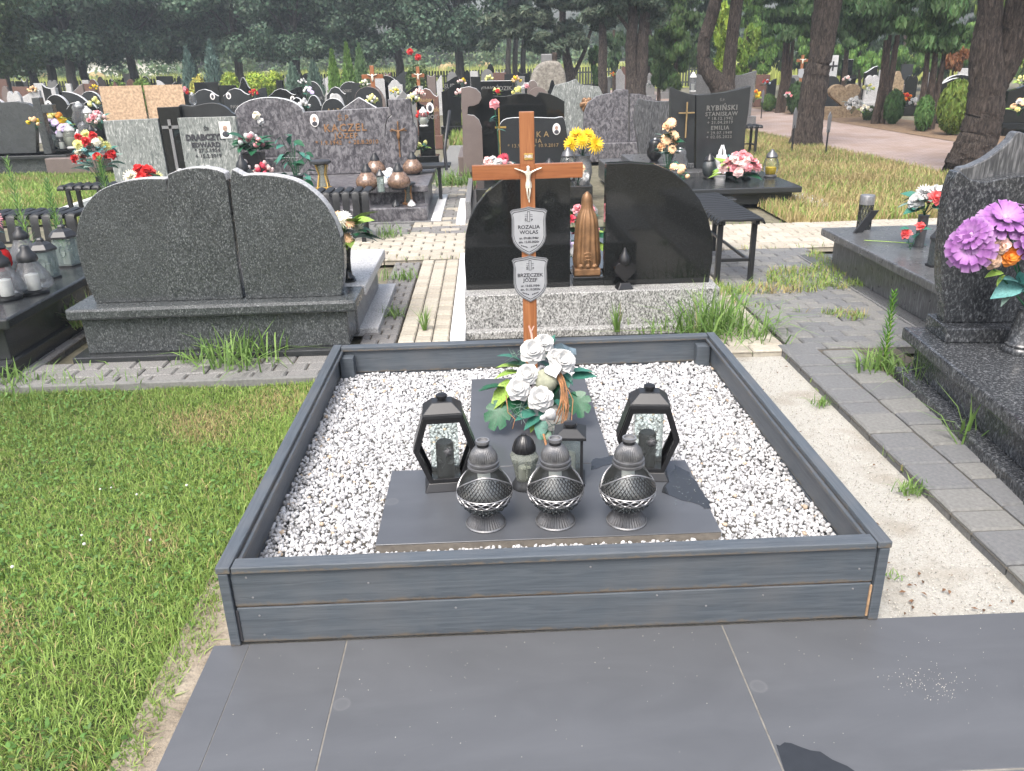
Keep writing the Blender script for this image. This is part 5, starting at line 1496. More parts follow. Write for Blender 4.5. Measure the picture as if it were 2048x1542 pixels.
q = G(779, 376, .355); bouquet('pale blue ornament flowers between the amber globes', (q.x, q.y, .355), .2, .09, [('daisy', 'blue', 4), ('daisy', 'white', 5)], ('blue', 'grey'), 6, .045, 21)
q = G(818, 408, .16); lantern('hour', 'brown hourglass lantern with grey lid on the tomb step', (q.x, q.y, .16), .24, plain('amber_wood', (.34, .17, .07), .5), m_gunm)
q = G(648, 378, .355); lantern('hour', 'gilt hourglass lantern beside the green plant', (q.x, q.y, .355), .31, m_gold, m_gunm)
q = G(795, 441, .0); lantern('barrel', 'clear glass lantern on the ground before the tomb step, left of two', (q.x, q.y - .03, .01), .22, m_gl, m_gunm)
q = G(826, 441, .0); lantern('barrel', 'clear glass lantern with white top before the tomb step, right of two', (q.x, q.y - .03, .01), .22, m_gl, m_white)
pl = thing('potted_plant', 'leafy green trailing plant in front of the violet-grey tomb', 'plant', (-2.32, 7.35, .355))
rn = random.Random(4); mb = MB()
for i in range(34):
    a = rn.uniform(0, 6.28); z_ = rn.uniform(.05, .55); r_ = rn.uniform(.02, .17)
    p = Vector((r_ * math.cos(a), r_ * math.sin(a) - .05, z_)); leaf(pl, rn.choice(('teal', 'dark', 'teal')), p, rn.uniform(.09, .14), (math.cos(a), math.sin(a) - .6, rn.uniform(-.7, .3)), rn.uniform(-.5, .5))
    mb.tube([(0, 0, 0), (p.x * .4, p.y * .4, p.z * .7), p], .003, 4, False)
mb.build('stems', m_lf_dark, pl); MB().lathe([(.06, 0), (.08, .1), (.085, .12)], 16).build('pot', m_gunm, pl, smooth=40)

# veined grey tomb with dark centre
t = thing('family_tomb', 'veined grey tomb with black centre cross and small square portrait', 'tomb', (-4.2, 9.6, 0))
Y0 = 9.6
def panel(name, xa, ya, xb, yb, mat, Y=Y0, th=.08, zb=0.1):
    a, b = A(xa, ya, Y), A(xb, yb, Y); o = t.location
    return MB().prism([(a.x - o.x, zb), (b.x - o.x, zb), (b.x - o.x, b.z), (a.x - o.x, a.z)], Y - o.y, Y - o.y + th).build(name, mat, t, bevel=.005)
panel('headstone', 206, 242, 315, 237, g_vein); panel('headstone', 354, 236, 470, 233, g_vein)
panel('centre_stone', 313, 215, 358, 213, g_black, Y0 + .03, .1)
stone(t, [(352, 300), (352, 216), (385, 212), (415, 206), (435, 207), (452, 215), (463, 225), (471, 236), (480, 300)], Y0 + .12, .08, g_anth, 'rear_stone')
p = A(342, 262, Y0 + .025) - Vector(t.location)
MB().box(-.02, .02, -.012, .0, -.55, .15).box(-.11, .11, -.012, -.001, .03, .07).build('steel_cross', m_silver_l, t, p)
bx(t, 'ledger', -5.2, -3.0, 7.9, 9.7, .0, .12, g_vein, .01)
bx(t, 'border', -5.35, -5.2, 7.9, 9.7, .0, .1, g_marble, .01)
oval(t, 451, 260, Y0 - .003, .11, True)
letters(t, 'ŚP', 412, 258, Y0 - .004, 0.065, m_ink); letters(t, 'DRABCZYK', 410, 275, Y0 - .004, 0.108, m_ink, .006, 1.05, .9); letters(t, 'EDWARD', 412, 290, Y0 - .004, 0.086, m_ink, .004, 1.1)
letters(t, '* 27.5.1954', 415, 301, Y0 - .004, 0.068, m_ink, .001); letters(t, '+ 15.2.2019', 417, 312, Y0 - .004, 0.068, m_ink, .001)
lantern('heart', 'black heart lantern before the veined grey tomb', (-3.2, 8.35, .12), .5, m_darkglass, m_blkm, .3, None)
for (x_, y_, lb) in ((-3.95, 8.3, 'white lantern top left, just above the dark tomb'), (-3.7, 8.6, 'white lantern top right, just above the dark tomb')): lantern('barrel', lb, (x_, y_, .12), .36, m_glw, m_white)
bouquet('red and cream bouquet with blue-green fronds left of the veined tomb', (-4.78, 8.0, .1), .62, .25, [('rose', 'red', 9), ('mum', 'lemon', 4), ('mum', 'cream', 2)], ('blue', 'grey', 'teal'), 34, .06, 31, vase=('cone', m_blkm, .09, .35), base=.25, leafL=.16)
bouquet('cream chrysanthemums and red roses at the foot of the veined tomb', (-4.25, 8.05, .12), .38, .26, [('mum', 'lemon', 5), ('rose', 'red', 4), ('mum', 'cream', 2)], ('teal', 'dark'), 12, .095, 32)

# tall dark stone pair and its neighbours in the middle of the second row
t = thing('family_tomb', 'black headstone with gilt letters and oval portrait behind the wooden cross', 'tomb', (.3, 8.6, 0))
stone(t, [(998, 330), (995, 285), (996, 260), (1002, 245), (1014, 237), (1040, 235), (1080, 235), (1110, 236), (1126, 234), (1132, 252), (1137, 290), (1139, 330)], 8.6, .09, g_anth, 'headstone', zbase=.3, edge_mat=g_edge, n=2)
bx(t, 'ledger', -.3, 1.0, 7.1, 8.75, .05, .3, g_black, .01); bx(t, 'border', -.36, 1.05, 7.0, 8.8, -.02, .05, g_grey, .006)
bx(t, 'side_slab', -.42, -.36, 6.9, 8.8, -.02, .2, g_grey, .006); bx(t, 'marble_border', -.52, -.42, 6.6, 8.2, -.02, .035, g_marble, .006)
oval(t, 1113, 258, 8.598, .07)
letters(t, 'KA', 1085, 269, 8.596, .1, m_letterg, .0, 1.6); letters(t, 'IA', 1077, 282, 8.596, .075, m_letterg, .0, 1.3); letters(t, '+ 10.9.2017', 1092, 291, 8.596, .06, m_letterg, .0, 1.1); letters(t, '* 13.9', 1028, 292, 8.596, .06, m_letterg, .0, 1.1)
t = thing('family_tomb', 'black wavy stone joined to a brown stone with scooped edge', 'tomb', (.1, 10.3, 0))
stone(t, [(925, 300), (924, 230), (922, 176), (938, 173), (952, 177), (961, 186), (963, 197), (958, 207), (948, 212), (936, 213), (935, 229), (948, 231), (958, 240), (964, 256), (966, 300)], 10.2, .1, g_brown, 'brown_stone', smooth=False, zbase=.1, edge_mat=g_edge)
stone(t, [(935, 300), (935, 214), (950, 208), (960, 195), (964, 177), (985, 177), (986, 192), (1008, 193), (1030, 188), (1050, 187), (1062, 189), (1072, 194), (1079, 184), (1100, 188), (1116, 195), (1129, 203), (1129, 300)], 10.32, .1, g_black, 'black_stone', smooth=False, zbase=.1, edge_mat=None)
bx(t, 'ledger', -.6, 1.1, 10.45, 12, .0, .3, g_brown, .01)
bouquet('mixed pink and white bouquet on the black tomb, left of the wooden cross', (-.05, 7.5, .3), .3, .22, [('mum', 'rose', 4), ('rose', 'pale', 5), ('rose', 'white', 3), ('bud', 'pink', 3)], ('teal', 'grey', 'blue'), 22, .06, 41, leafL=.14)
t = thing('tall_rose', 'single tall pink rose with bronze crucifix rising from the bouquet', 'flower', (-.03, 7.75, .3))
MB().tube([(0, 0, 0), (.01, 0, .4), (-.03, 0, .84)], .006, 5).build('stem', m_lf_dark, t)
bloom(t, 'rose', 'pink', (-.03, -.01, .86), .07, (0, -.8, .5)); 
for a in (2.2, 2.8, .4, 3.5): leaf(t, 'teal', (0, 0, .55 + .05 * a), .1, (math.cos(a), -.3, math.sin(a) * .3))
MB().box(.012, .028, .1, .12, .2, .8).box(-.03, .1, .1, .119, .58, .6).build('crucifix', m_gold, t)
bouquet('yellow chrysanthemums in a grey granite urn beside the gilt-lettered stone', (1.02, 8.3, .05), .3, .2, [('mum', 'yellow', 6)], ('dark', 'dark'), 8, .115, 42, vase=('round', g_grey, .13, .45), base=.42, leafL=.14)
for (x_, y_, g_, k, h, lb) in ((.55, 7.55, m_glr, 'barrel', .26, 'dark red lantern right of the cross upright'), (.78, 7.7, m_gl, 'barrel', .36, 'clear silver-capped lantern right of the dark red one')): lantern(k, lb, (x_, y_, .3), h, g_, m_blkm if k == 'barrel' and g_ is m_glr else m_silver)
bouquet('small white flowers low beside the clear lantern', (.86, 7.35, .3), .16, .12, [('mum', 'white', 3), ('mum', 'peach', 3)], ('teal',), 4, .06, 43)
bouquet('white tulips low left of the cross upright', (.35, 7.6, .3), .16, .1, [('bud', 'white', 4), ('mum', 'pale', 2)], ('teal',), 4, .05, 44)

t = thing('veined_headstone', 'green-grey veined headstone with winged outline beyond the black stones', 'gravestone', (1.6, 13.2, 0))
stone(t, [(1090, 245), (1100, 195), (1110, 171), (1140, 163), (1152, 158), (1160, 168), (1168, 170), (1198, 173), (1206, 190), (1216, 245)], 13.2, .1, g_vein, 'headstone', smooth=False, zbase=.0)
bx(t, 'ledger', .75, 2.6, 13.4, 15, 0, .3, g_vein, .01)
rose_relief(t, (.05, -.03, .85), .13, m_bronze, 'bronze_wreath')
t = thing('double_tomb', 'grey mottled double headstone with rounded outer shoulders', 'tomb', (2.2, 12.0, 0))
stone(t, [(1166, 262), (1168, 228), (1176, 206), (1192, 193), (1215, 187), (1226, 186), (1231, 180), (1245, 178), (1257, 180), (1258, 262)], 12.0, .1, g_mottle, 'stone_half', smooth=False, zbase=.3)
stone(t, [(1260, 262), (1259, 188), (1280, 188), (1303, 194), (1318, 204), (1326, 222), (1330, 262)], 12.0, .1, g_mottle, 'stone_half', smooth=False, zbase=.3)
bx(t, 'plinth', 1.3, 3.1, 11.85, 12.3, .0, .3, g_mottle, .012); bx(t, 'ledger', 1.35, 3.0, 12.31, 13.1, 0, .2, g_grey, .01)
t = thing('family_tomb', 'dark blue-grey headstone with concave top beside the dated black stone', 'tomb', (2.1, 9.9, 0))
stone(t, [(1282, 300), (1272, 265), (1268, 240), (1271, 215), (1279, 197), (1295, 201), (1315, 203), (1345, 202), (1352, 300)], 9.9, .1, g_streak, 'headstone', smooth=False, zbase=.2)
bx(t, 'ledger', 1.45, 2.6, 8.3, 10.0, .0, .26, g_streak, .012); bx(t, 'step', 1.75, 2.5, 8.6, 9.85, .26, .33, g_streak, .01)
lantern('jug', 'black lantern with silver lid before the dark blue-grey headstone', (2.0, 8.7, .33), .3, m_blk, m_silver_l)

# black headstone with dates, right of the middle
t = thing('family_tomb', 'black curved headstone with pale lettering and dates beside the dry grass', 'tomb', (2.5, 8.6, 0))
stone(t, [(1342, 330), (1341, 174), (1352, 179), (1366, 184), (1380, 188), (1391, 190), (1389, 330)], 8.62, .1, g_anth, 'side_wing', smooth=False, zbase=.2)
stone(t, [(1393, 330), (1393, 190), (1420, 188), (1450, 184), (1478, 178), (1502, 172), (1498, 215), (1491, 265), (1487, 330)], 8.58, .11, g_anth, 'headstone', smooth=False, zbase=.2)
bx(t, 'ledger', 1.75, 3.42, 7.25, 8.75, .13, .2, g_anth, .012); bx(t, 'wall', 1.85, 3.34, 7.33, 8.7, .0, .13, g_anth, .006); bx(t, 'step', 1.7, 2.6, 7.0, 7.248, .0, .12, g_anth, .01)
bx(t, 'marble_border', 3.46, 3.75, 7.0, 8.9, -.03, .02, g_light, .006)
YL = 8.575
letters(t, 'Ś.P.', 1445, 200, YL, 0.041, m_letter); letters(t, 'RYBIŃSKI', 1444, 216, YL, 0.085, m_letter, .002, 1.15); letters(t, 'STANISŁAW', 1443, 228, YL, 0.068, m_letter, .001, 1.15)
letters(t, '* 18.12.1942', 1441, 237, YL, 0.051, m_letter, .0005, 1.2); letters(t, '+ 21.04.2019', 1440, 245, YL, 0.051, m_letter, .0005, 1.2)
letters(t, 'EMILIA', 1440, 256, YL, 0.068, m_letter, .001, 1.2); letters(t, '* 29.07.1949', 1439, 266, YL, 0.051, m_letter, .0005, 1.2); letters(t, '+ 02.05.2022', 1438, 274, YL, 0.051, m_letter, .0005, 1.2)
p = A(1373, 226, 8.6) - Vector(t.location)
MB().box(-.008, .008, -.02, 0, -.3, .13).box(-.1, .1, -.02, -.001, -.005, .01).build('brass_cross', m_letterg, t, p)
bq = bouquet('tall peach gladiolus spray before the black dated headstone', (2.0, 7.9, .2), .72, .11, [('daisy', 'peach', 8), ('rose', 'peach', 3)], ('teal', 'dark', 'grey'), 24, .06, 51, leafL=.14)
bouquet('low peach lilies before the black dated headstone', (2.02, 7.45, .2), .26, .14, [('bud', 'peach', 5), ('daisy', 'peach', 2)], ('dark', 'teal'), 10, .05, 52)
bouquet('pink rose cushion beside the white praying hands on the black tomb', (2.83, 7.85, .2), .3, .26, [('rose', 'pink', 16), ('rose', 'pale', 14)], ('blue', 'dark', 'lime'), 20, .065, 53, leafL=.2)
for (px, py, k, h, gm, cm, lb) in ((1358, 350, 'jug', .33, m_glw, m_silver_l, 'clear angel-shaped glass lantern before the peach spray'), (1417, 357, 'barrel', .3, m_darkglass, m_blk, 'dark patterned lantern between peach lilies and praying hands'),
                                   (1492, 358, 'tall', .3, m_glg, m_blk, 'slim glass lantern before the pink rose cushion'), (1540, 354, 'barrel', .33, m_gly, m_silver, 'egg-shaped yellow and silver lantern right of the pink roses')):
    q = G(px, py, .2); lantern(k, lb, (q.x, q.y, .2), h, m_gl if gm is m_gly else gm, cm, .2, wax=P['yellow'] if gm is m_gly else None)
q = G(1441, 350, .2); t = thing('praying_hands', 'white praying hands ornament on the black dated tomb', 'ornament', (q.x, q.y, .2)); t.scale = (1.1, 1.1, 1.12)
MB().lathe([(.075, 0), (.08, .03), (.05, .05), (.045, .08), (.06, .12), (.07, .17), (.06, .22)], 18).build('cuff', g_marble, t, smooth=50)
mb = MB()
for i in range(4):
    for s in (-1, 1): mb.tube([(s * .028, -.03 + i * .02, .2), (s * .02, -.028 + i * .018, .27), (s * .008, -.02 + i * .014, .31 + .02 * math.sin(i * 1.2))], [.013, .012, .007], 6)
mb.build('hands', g_marble, t, smooth=60)
# ------------------------------------------------------------------ the rows of graves behind
def shape(style):
    if style == 'arch': return [(-.5, 0), (-.5, .72)] + [(-.5 * math.cos(a), .72 + .28 * math.sin(a)) for a in [math.pi * k / 12 for k in range(1, 12)]] + [(.5, .72), (.5, 0)]
    if style == 'rect': return [(-.5, 0), (-.5, 1), (.5, .99), (.5, 0)]
    if style == 'wave': return [(-.5, 0), (-.5, .8), (-.4, .85), (-.25, .95), (-.05, 1), (.15, .96), (.3, .86), (.42, .82), (.5, .84), (.5, 0)]
    if style == 'waver': return [(.5, 0), (.5, .8), (.4, .85), (.25, .95), (.05, 1), (-.15, .96), (-.3, .86), (-.42, .82), (-.5, .84), (-.5, 0)]
    if style == 'concave': return [(-.46, 0), (-.5, 1), (-.3, .92), (0, .88), (.3, .92), (.5, 1), (.46, 0)]
    if style == 'book': return [(-.5, 0), (-.5, .85), (-.35, .97), (-.18, 1), (-.02, .93), (.02, .93), (.18, 1), (.35, .97), (.5, .85), (.5, 0)]
    if style == 'bell': return [(-.5, 0), (-.5, .7), (-.35, .76), (-.22, .9), (-.1, .99), (0, 1), (.1, .99), (.22, .9), (.35, .76), (.5, .7), (.5, 0)]
    if style == 'slant': return [(-.5, 0), (-.5, .8), (-.2, .86), (.2, .97), (.5, 1), (.46, 0)]
    if style == 'peak': return [(-.5, 0), (-.5, .7), (0, 1), (.5, .7), (.5, 0)]
    if style == 'quarter': return [(-.5, 0), (-.5, 1)] + [(-.5 + math.sin(a), .45 + .55 * math.cos(a)) for a in [math.pi / 2 * k / 8 for k in range(1, 8)]] + [(.5, .4), (.5, 0)]
    if style == 'quarterl': return [(.5, 0), (.5, 1)] + [(.5 - math.sin(a), .45 + .55 * math.cos(a)) for a in [math.pi / 2 * k / 8 for k in range(1, 8)]] + [(-.5, .4), (-.5, 0)]
    if style == 'heart':
        return [(.5 * math.sin(a) ** 3, .5 + .5 * (13 * math.cos(a) - 5 * math.cos(2 * a) - 2 * math.cos(3 * a) - math.cos(4 * a)) / 15) for a in [2 * math.pi * k / 30 for k in range(30)]]
    if style == 'cross': return [(-.14, 0), (-.14, .55), (-.5, .55), (-.5, .76), (-.14, .76), (-.14, 1), (.14, 1), (.14, .76), (.5, .76), (.5, .55), (.14, .55), (.14, 0)]
GR = 'gravestones in the rows behind'
def grave(label, style, mat, x0, x1, yt, Y, th=.1, led=-1, em=None, ov=None, tx=None, rz=0.0, zb=.22, txm=None, group=GR, ledm=None, name='gravestone'):
    a, b = A(x0, yt, Y), A(x1, yt, Y)
    cx, wd, ht = (a.x + b.x) / 2, b.x - a.x, max(.35, (a.z + b.z) / 2)
    zb = min(zb, ht * .3)
    t = thing(name, label, 'gravestone', (cx, Y, -.05), rz, group)
    o = MB().prism([(u * wd, zb + .05 + v * (ht - zb)) for u, v in shape(style)], -th / 2, th / 2).build('headstone', mat, t, bevel=.006, seg=1)
    if em: edge(o, em)
    w2 = wd / 2 + .05
    MB().box(-w2, w2, -.16, .16, 0, zb + .05).build('plinth', ledm or mat, t, bevel=.008, seg=1)
    if led:
        y0, y1 = (-1.75, -.165) if led < 0 else (.165, 1.75)
        MB().box(-w2 + .02, w2 - .02, y0, y1, 0, zb - .02).build('ledger', ledm or mat, t, bevel=.01, seg=1)
    if ov:
        r = ht * .075
        p = Vector((ov[0] * wd, -th / 2, zb + .05 + ov[1] * (ht - zb)))
        MB().prism([(r * .75 * math.cos(k_), r * math.sin(k_)) for k_ in [2 * math.pi * k / 14 for k in range(14)]], -.006, 0).build('portrait', m_photo, t, p)
        MB().ball((p.x, p.y - .008, p.z - r * .1), r * .5, 6, 5, (.8, .1, 1.2)).build('portrait_figure', m_suit, t)
    if tx:
        for (s, v, sz) in tx:
            text(s, sz * ht, txm or m_letter, t, (0, -th / 2 - .001, zb + .05 + v * (ht - zb)), ext=.004, bold=.002)
    return t
# --- far left
t = thing('family_tomb', 'wide dark speckled tomb with granite cross at the left picture edge', 'tomb', tuple(A(40, 300, 13.0)[:2]) + (0,))
org = Vector(t.location)
stone(t, [(-70, 320), (-70, 230), (-40, 212), (0, 205), (30, 203), (55, 207), (70, 216), (76, 320)], 13.1, .12, g_dark, 'headstone', smooth=False, zbase=.3)
p0, p1 = A(68, 195, 12.9) - org, A(84, 195, 12.9) - org
MB().box(p0.x, p1.x, -.2, -.06, .3, p0.z).build('cross_upright', g_dark, t, bevel=.008); q = A(60, 212, 12.9) - org; q2 = A(110, 212, 12.9) - org
MB().box(p1.x, q2.x, -.2, -.07, q.z - .12, q.z + .02).build('cross_arm', g_dark, t, bevel=.008)
MB().box(-2.0, .95, -.35, .4, 0, .3).build('plinth', g_dark, t, bevel=.012); MB().box(-2.0, 1.0, -.42, .45, .24, .3).build('ledge', g_anth, t, bevel=.01)
MB().box(.7, 1.6, -.6, 1.2, 0, .26).build('side_plinth', g_brown, t, bevel=.01)
grave('black double-humped headstone behind lanterns, left', 'book', g_black, 132, 194, 204, 15.2, led=0, em=g_edge)
grave('black arched headstone with oval portrait left of the yellow bouquet', 'arch', g_black, 88, 134, 189, 15.8, ov=(-.35, .8), led=0, em=g_edge)
grave('dark arched headstone rising behind the double-humped stone', 'quarter', g_anth, 126, 180, 182, 18.6, led=0, em=g_edge)
grave('dark quarter-round headstone touching the chipboard panels', 'arch', g_anth, 158, 200, 182, 20.5, led=0, em=g_edge)
grave('pale stone cross behind the oval-portrait stone, left', 'cross', g_light, 92, 124, 176, 18.0, led=0, th=.14)
grave('light grey rough headstone near the left edge', 'book', g_light, 12, 40, 182, 18.5, led=0)
grave('light grey wide headstone with slanted top, left', 'slant', g_light, 30, 80, 181, 20.0, led=0, em=g_edge)
grave('dark curved headstone cut by the left picture edge', 'quarter', g_anth, -25, 19, 191, 16.0, led=0, em=g_edge)
grave('brown square headstone with pale flowers before it, far left', 'rect', g_red, 25, 57, 173, 24, led=0)
grave('pale grey rectangular headstone with white top, far left', 'rect', g_light, 68, 88, 166, 26, led=0)
grave('small dark headstone left of the pale rectangular one', 'rect', g_black, 31, 44, 162, 30, led=0)
grave('black headstone with two curved fins behind the pale cross', 'concave', g_black, 84, 117, 168, 24, led=0, em=g_edge)
grave('light grey upright slab right of the curved fins', 'rect', g_light, 131, 142, 167, 24, led=0)
grave('brown polished headstone with fin left of the chipboard', 'slant', g_brown, 145, 166, 168, 25, led=0, em=g_edge)
grave('red-brown headstone left of the chipboard top corner', 'rect', g_red, 165, 190, 167, 27, led=0)
grave('small white-topped stone beyond the trees at left', 'rect', g_light, 164, 177, 160, 34, led=0)
grave('red-brown peaked stone above the chipboard panels', 'peak', g_red, 220, 238, 163, 28, led=0)
grave('pale fin-topped stone above the right chipboard panel', 'quarter', g_light, 313, 335, 160, 27, led=0)
grave('black and white low stone by the far fence, left of the blue conifers', 'rect', g_light, 246, 264, 147, 40, led=0)
grave('dark row stone left of the blue conifers', 'rect', g_black, 312, 345, 152, 38, led=0)
# --- chipboard hoarding
t = thing('chipboard_hoarding', 'two raw chipboard panels boarding up a tomb, left', 'hoarding', tuple(A(285, 240, 14)[:2]) + (0,))
o_ = Vector(t.location)
for (xa, ya, xb, yb, dy) in ((197, 173, 283, 170, 0), (284, 171, 363, 169, .05)):
    a, b = A(xa, ya, 14), A(xb, yb, 14)
    MB().box(a.x - o_.x, b.x - o_.x - .01, dy, dy + .018, .1, a.z).build('panel', m_osb, t, bevel=.002)
for x_ in (-.7, .65): MB().box(x_, x_ + .06, .07, .13, 0, 1.1).build('batten', m_rawwood, t)
# --- left middle
grave('black headstone with oval portrait right of the chipboard', 'waver', g_anth, 376, 436, 178, 20.5, ov=(.3, .8), em=g_edge, tx=[('A. WIELGOS', .5, .1)], led=0)
grave('black wavy headstone with oval portrait above the veined tomb', 'wave', g_anth, 445, 500, 176, 20.5, ov=(-.3, .8), em=g_edge, tx=[('PAWLIK', .5, .1)], led=0)
grave('small dark block stone beside the chipboard corner', 'rect', g_black, 364, 380, 186, 19.5, led=0)
grave('wide low black stone under the yellow shrub', 'rect', g_black, 388, 436, 164, 25, led=0)
grave('black bell-topped stone with small cross under the golden juniper', 'bell', g_black, 474, 498, 155, 26, led=0, em=g_edge)
grave('low black stone joining the bell-topped one', 'rect', g_black, 438, 472, 170, 25, led=0)
grave('black stone with red lanterns before it behind the violet arch', 'quarterl', g_anth, 498, 532, 175, 22, led=0, tx=[('MAJ', .5, .14)])
grave('black wavy headstone with portrait above the violet arch', 'wave', g_black, 536, 592, 177, 20.5, ov=(.35, .7), em=g_edge, tx=[('BUBNEK', .62, .1)], led=0)
grave('small black square stone behind the wavy headstone', 'rect', g_black, 552, 566, 160, 26, led=0)
grave('black stone right of the small square one', 'slant', g_black, 570, 604, 173, 24, led=0)
grave('dark pointed headstone with white flowers, under the blue shrub', 'bell', g_black, 588, 640, 146, 30, ov=(-.3, .7), led=0)
grave('dark fin headstone left of the green conifers', 'quarter', g_anth, 623, 645, 162, 24, led=0, em=g_edge, tx=[('MAR', .5, .1)])
t = grave('violet-grey arched tomb behind the steel cross', 'arch', g_mottle, 466, 606, 194, 10.6, th=.12, led=0, zb=.45, em=g_edge, group=None)
t = thing('steel_cross', 'thin steel cross with white rose before the violet arch', 'cross', tuple(A(527, 300, 10.2)[:2]) + (.2,))
MB().box(-.012, .012, -.01, .01, 0, .75).build('upright', m_silver, t); MB().box(-.13, .13, -.009, .009, .6, .62).build('arm', m_silver, t); MB().box(-.04, .04, -.04, .04, -.2, 0.02).build('foot', m_blkm, t)
bloom(t, 'rose', 'cream', (-.03, -.03, .78), .07, (0, -1, .3)); bloom(t, 'rose', 'white', (.02, -.03, .7), .06, (0, -1, .3)); MB().ball((0, -.03, .42), .03, 6, 6, (1, .6, 2.4)).build('figure', m_ivory, t, smooth=60)
lantern('tall', 'grey lantern at the foot of the steel cross', tuple(A(532, 305, 9.8)[:2]) + (.1,), .3, m_glg, m_gunm)
bouquet('white and pink tulips with dark fir in a black square vase', tuple(A(505, 300, 9.3)[:2]) + (.05,), .3, .2, [('bud', 'white', 5), ('bud', 'pink', 6)], ('dark', 'dark'), 26, .06, 61, vase=('square', m_blkm, .18, .5), base=.45, leafL=.22)
bouquet('pink striped blossom sprays right of the black square vase', tuple(A(527, 322, 9.2)[:2]) + (.2,), .22, .14, [('bud', 'rose', 7), ('bud', 'pale', 6)], ('grey',), 5, .05, 62)
bouquet('red striped blossoms left of the black square vase', tuple(A(487, 310, 9.2)[:2]) + (.25,), .22, .08, [('bud', 'rose', 5), ('bud', 'white', 2)], ('grey',), 3, .05, 63)
t = thing('low_plinth', 'low brown granite plinth with white top left of the green plant', 'plinth', tuple(A(540, 340, 8.9)[:2]) + (0,))
MB().box(-.35, .3, -.2, .3, 0, .3).build('block', g_grey, t, bevel=.01); MB().box(.2, .62, -.1, .25, 0, .28).build('marble_block', g_marble, t, bevel=.01)
# --- behind the violet-grey lantern tomb
grave('black stone carved with praying hands above the violet-grey tomb', 'arch', g_anth, 613, 641, 190, 13.5, led=0, em=g_edge)
t = grave('black arched stone with gilt emblem above the violet-grey tomb', 'arch', g_anth, 641, 690, 196, 13.5, led=0, em=g_edge, txm=m_letterg, tx=[('A + R', .75, .09), ('Rodzina', .4, .11)])
grave('dark wave headstone left of the emblem stones', 'wave', g_black, 578, 612, 194, 14.5, led=0, em=g_edge)
grave('grey roof-shaped stone with dark notch behind the violet-grey tomb', 'peak', g_mottle, 660, 775, 194, 11.6, led=0, em=g_edge)
grave('black obelisk-like centre stone in the notch', 'rect', g_anth, 702, 720, 165, 18.5, led=0)
grave('dark round-topped headstone with letters beside the conifers', 'arch', g_anth, 676, 722, 163, 20, led=0, em=g_edge, tx=[('DZIEDZIC', .78, .07)])
grave('black stone with oval portrait below the left conifer', 'wave', g_anth, 652, 692, 173, 18.5, ov=(-.2, .75), led=0, em=g_edge)
grave('pale fan-shaped stone under the left conifer', 'arch', g_light, 656, 686, 187, 15.5, led=0)
grave('dark round stone with portrait behind the first small wooden cross', 'arch', g_anth, 708, 762, 173, 17.5, ov=(.2, .72), led=0, em=g_brown, tx=[('KOT', .4, .09)])
grave('brown curved stone behind the first small wooden cross', 'quarter', g_brown, 735, 768, 166, 22, led=0, em=g_edge)
grave('light grey sloping headstone right of the first small wooden cross', 'quarter', g_light, 748, 782, 152, 28, led=0)
grave('dark leaning fin stone right of the first small wooden cross', 'quarter', g_black, 768, 800, 150, 28, led=0, em=g_edge)
grave('grey low peaked stone behind the cross panel', 'peak', g_grey, 780, 832, 182, 15.5, led=0)
grave('black slanted headstone left of the second small wooden cross', 'slant', g_black, 806, 836, 172, 19, led=0)
grave('black headstone with portrait and red lanterns beside the aisle', 'concave', g_black, 833, 866, 198, 11.6, ov=(.3, .85), led=-1, tx=[('Konior', .7, .13)], txm=m_letter)
grave('brown headstone with gilt letters behind the red lanterns', 'wave', g_red, 830, 876, 176, 15.5, led=0, em=g_edge, txm=m_letterg, tx=[('Rodzina', .75, .08), ('Mazurek', .55, .12)])
grave('brown headstone behind the second small wooden cross', 'rect', g_red, 818, 848, 152, 27, led=0)
grave('light grey headstone with curved side at the aisle end', 'slant', g_light, 872, 884, 150, 27, led=0)
grave('black leaning headstone with pale lettering beyond the grassy aisle', 'slant', g_black, 888, 918, 152, 25, led=0, tx=[('SUDA', .7, .16)])
grave('large black leaning headstone standing in the grassy aisle', 'slant', g_black, 882, 921, 166, 18, led=0)
grave('grey boulder-topped headstone at the end of the aisle', 'arch', g_grey, 893, 914, 143, 33, led=0)
grave('small black arched stone against the far fence', 'arch', g_black, 973, 988, 128, 38, led=0)
grave('grey arched stone before the small black one at the fence', 'arch', g_grey, 962, 986, 138, 35, led=0)
grave('red-brown low stone row end by the fence', 'rect', g_red, 985, 1012, 145, 36, led=0)
grave('black cross-carved block left of the long lettered block', 'rect', g_black, 941, 961, 153, 25, led=0)
t = grave('long black lettered block behind the scooped brown stone', 'rect', g_black, 961, 1024, 161, 19.5, led=0, em=g_edge, tx=[('GWOŹDZIK', .8, .12), ('1931  2011', .5, .09)])
grave('low brown stone right of the long lettered block', 'arch', g_brown, 1055, 1096, 174, 17, led=0)
grave('small black cap stone on the right of the low brown one', 'bell', g_black, 1095, 1114, 160, 20, led=0)
grave('dark headstone in shade beneath the pine boughs', 'concave', g_black, 1035, 1060, 142, 33, led=0)
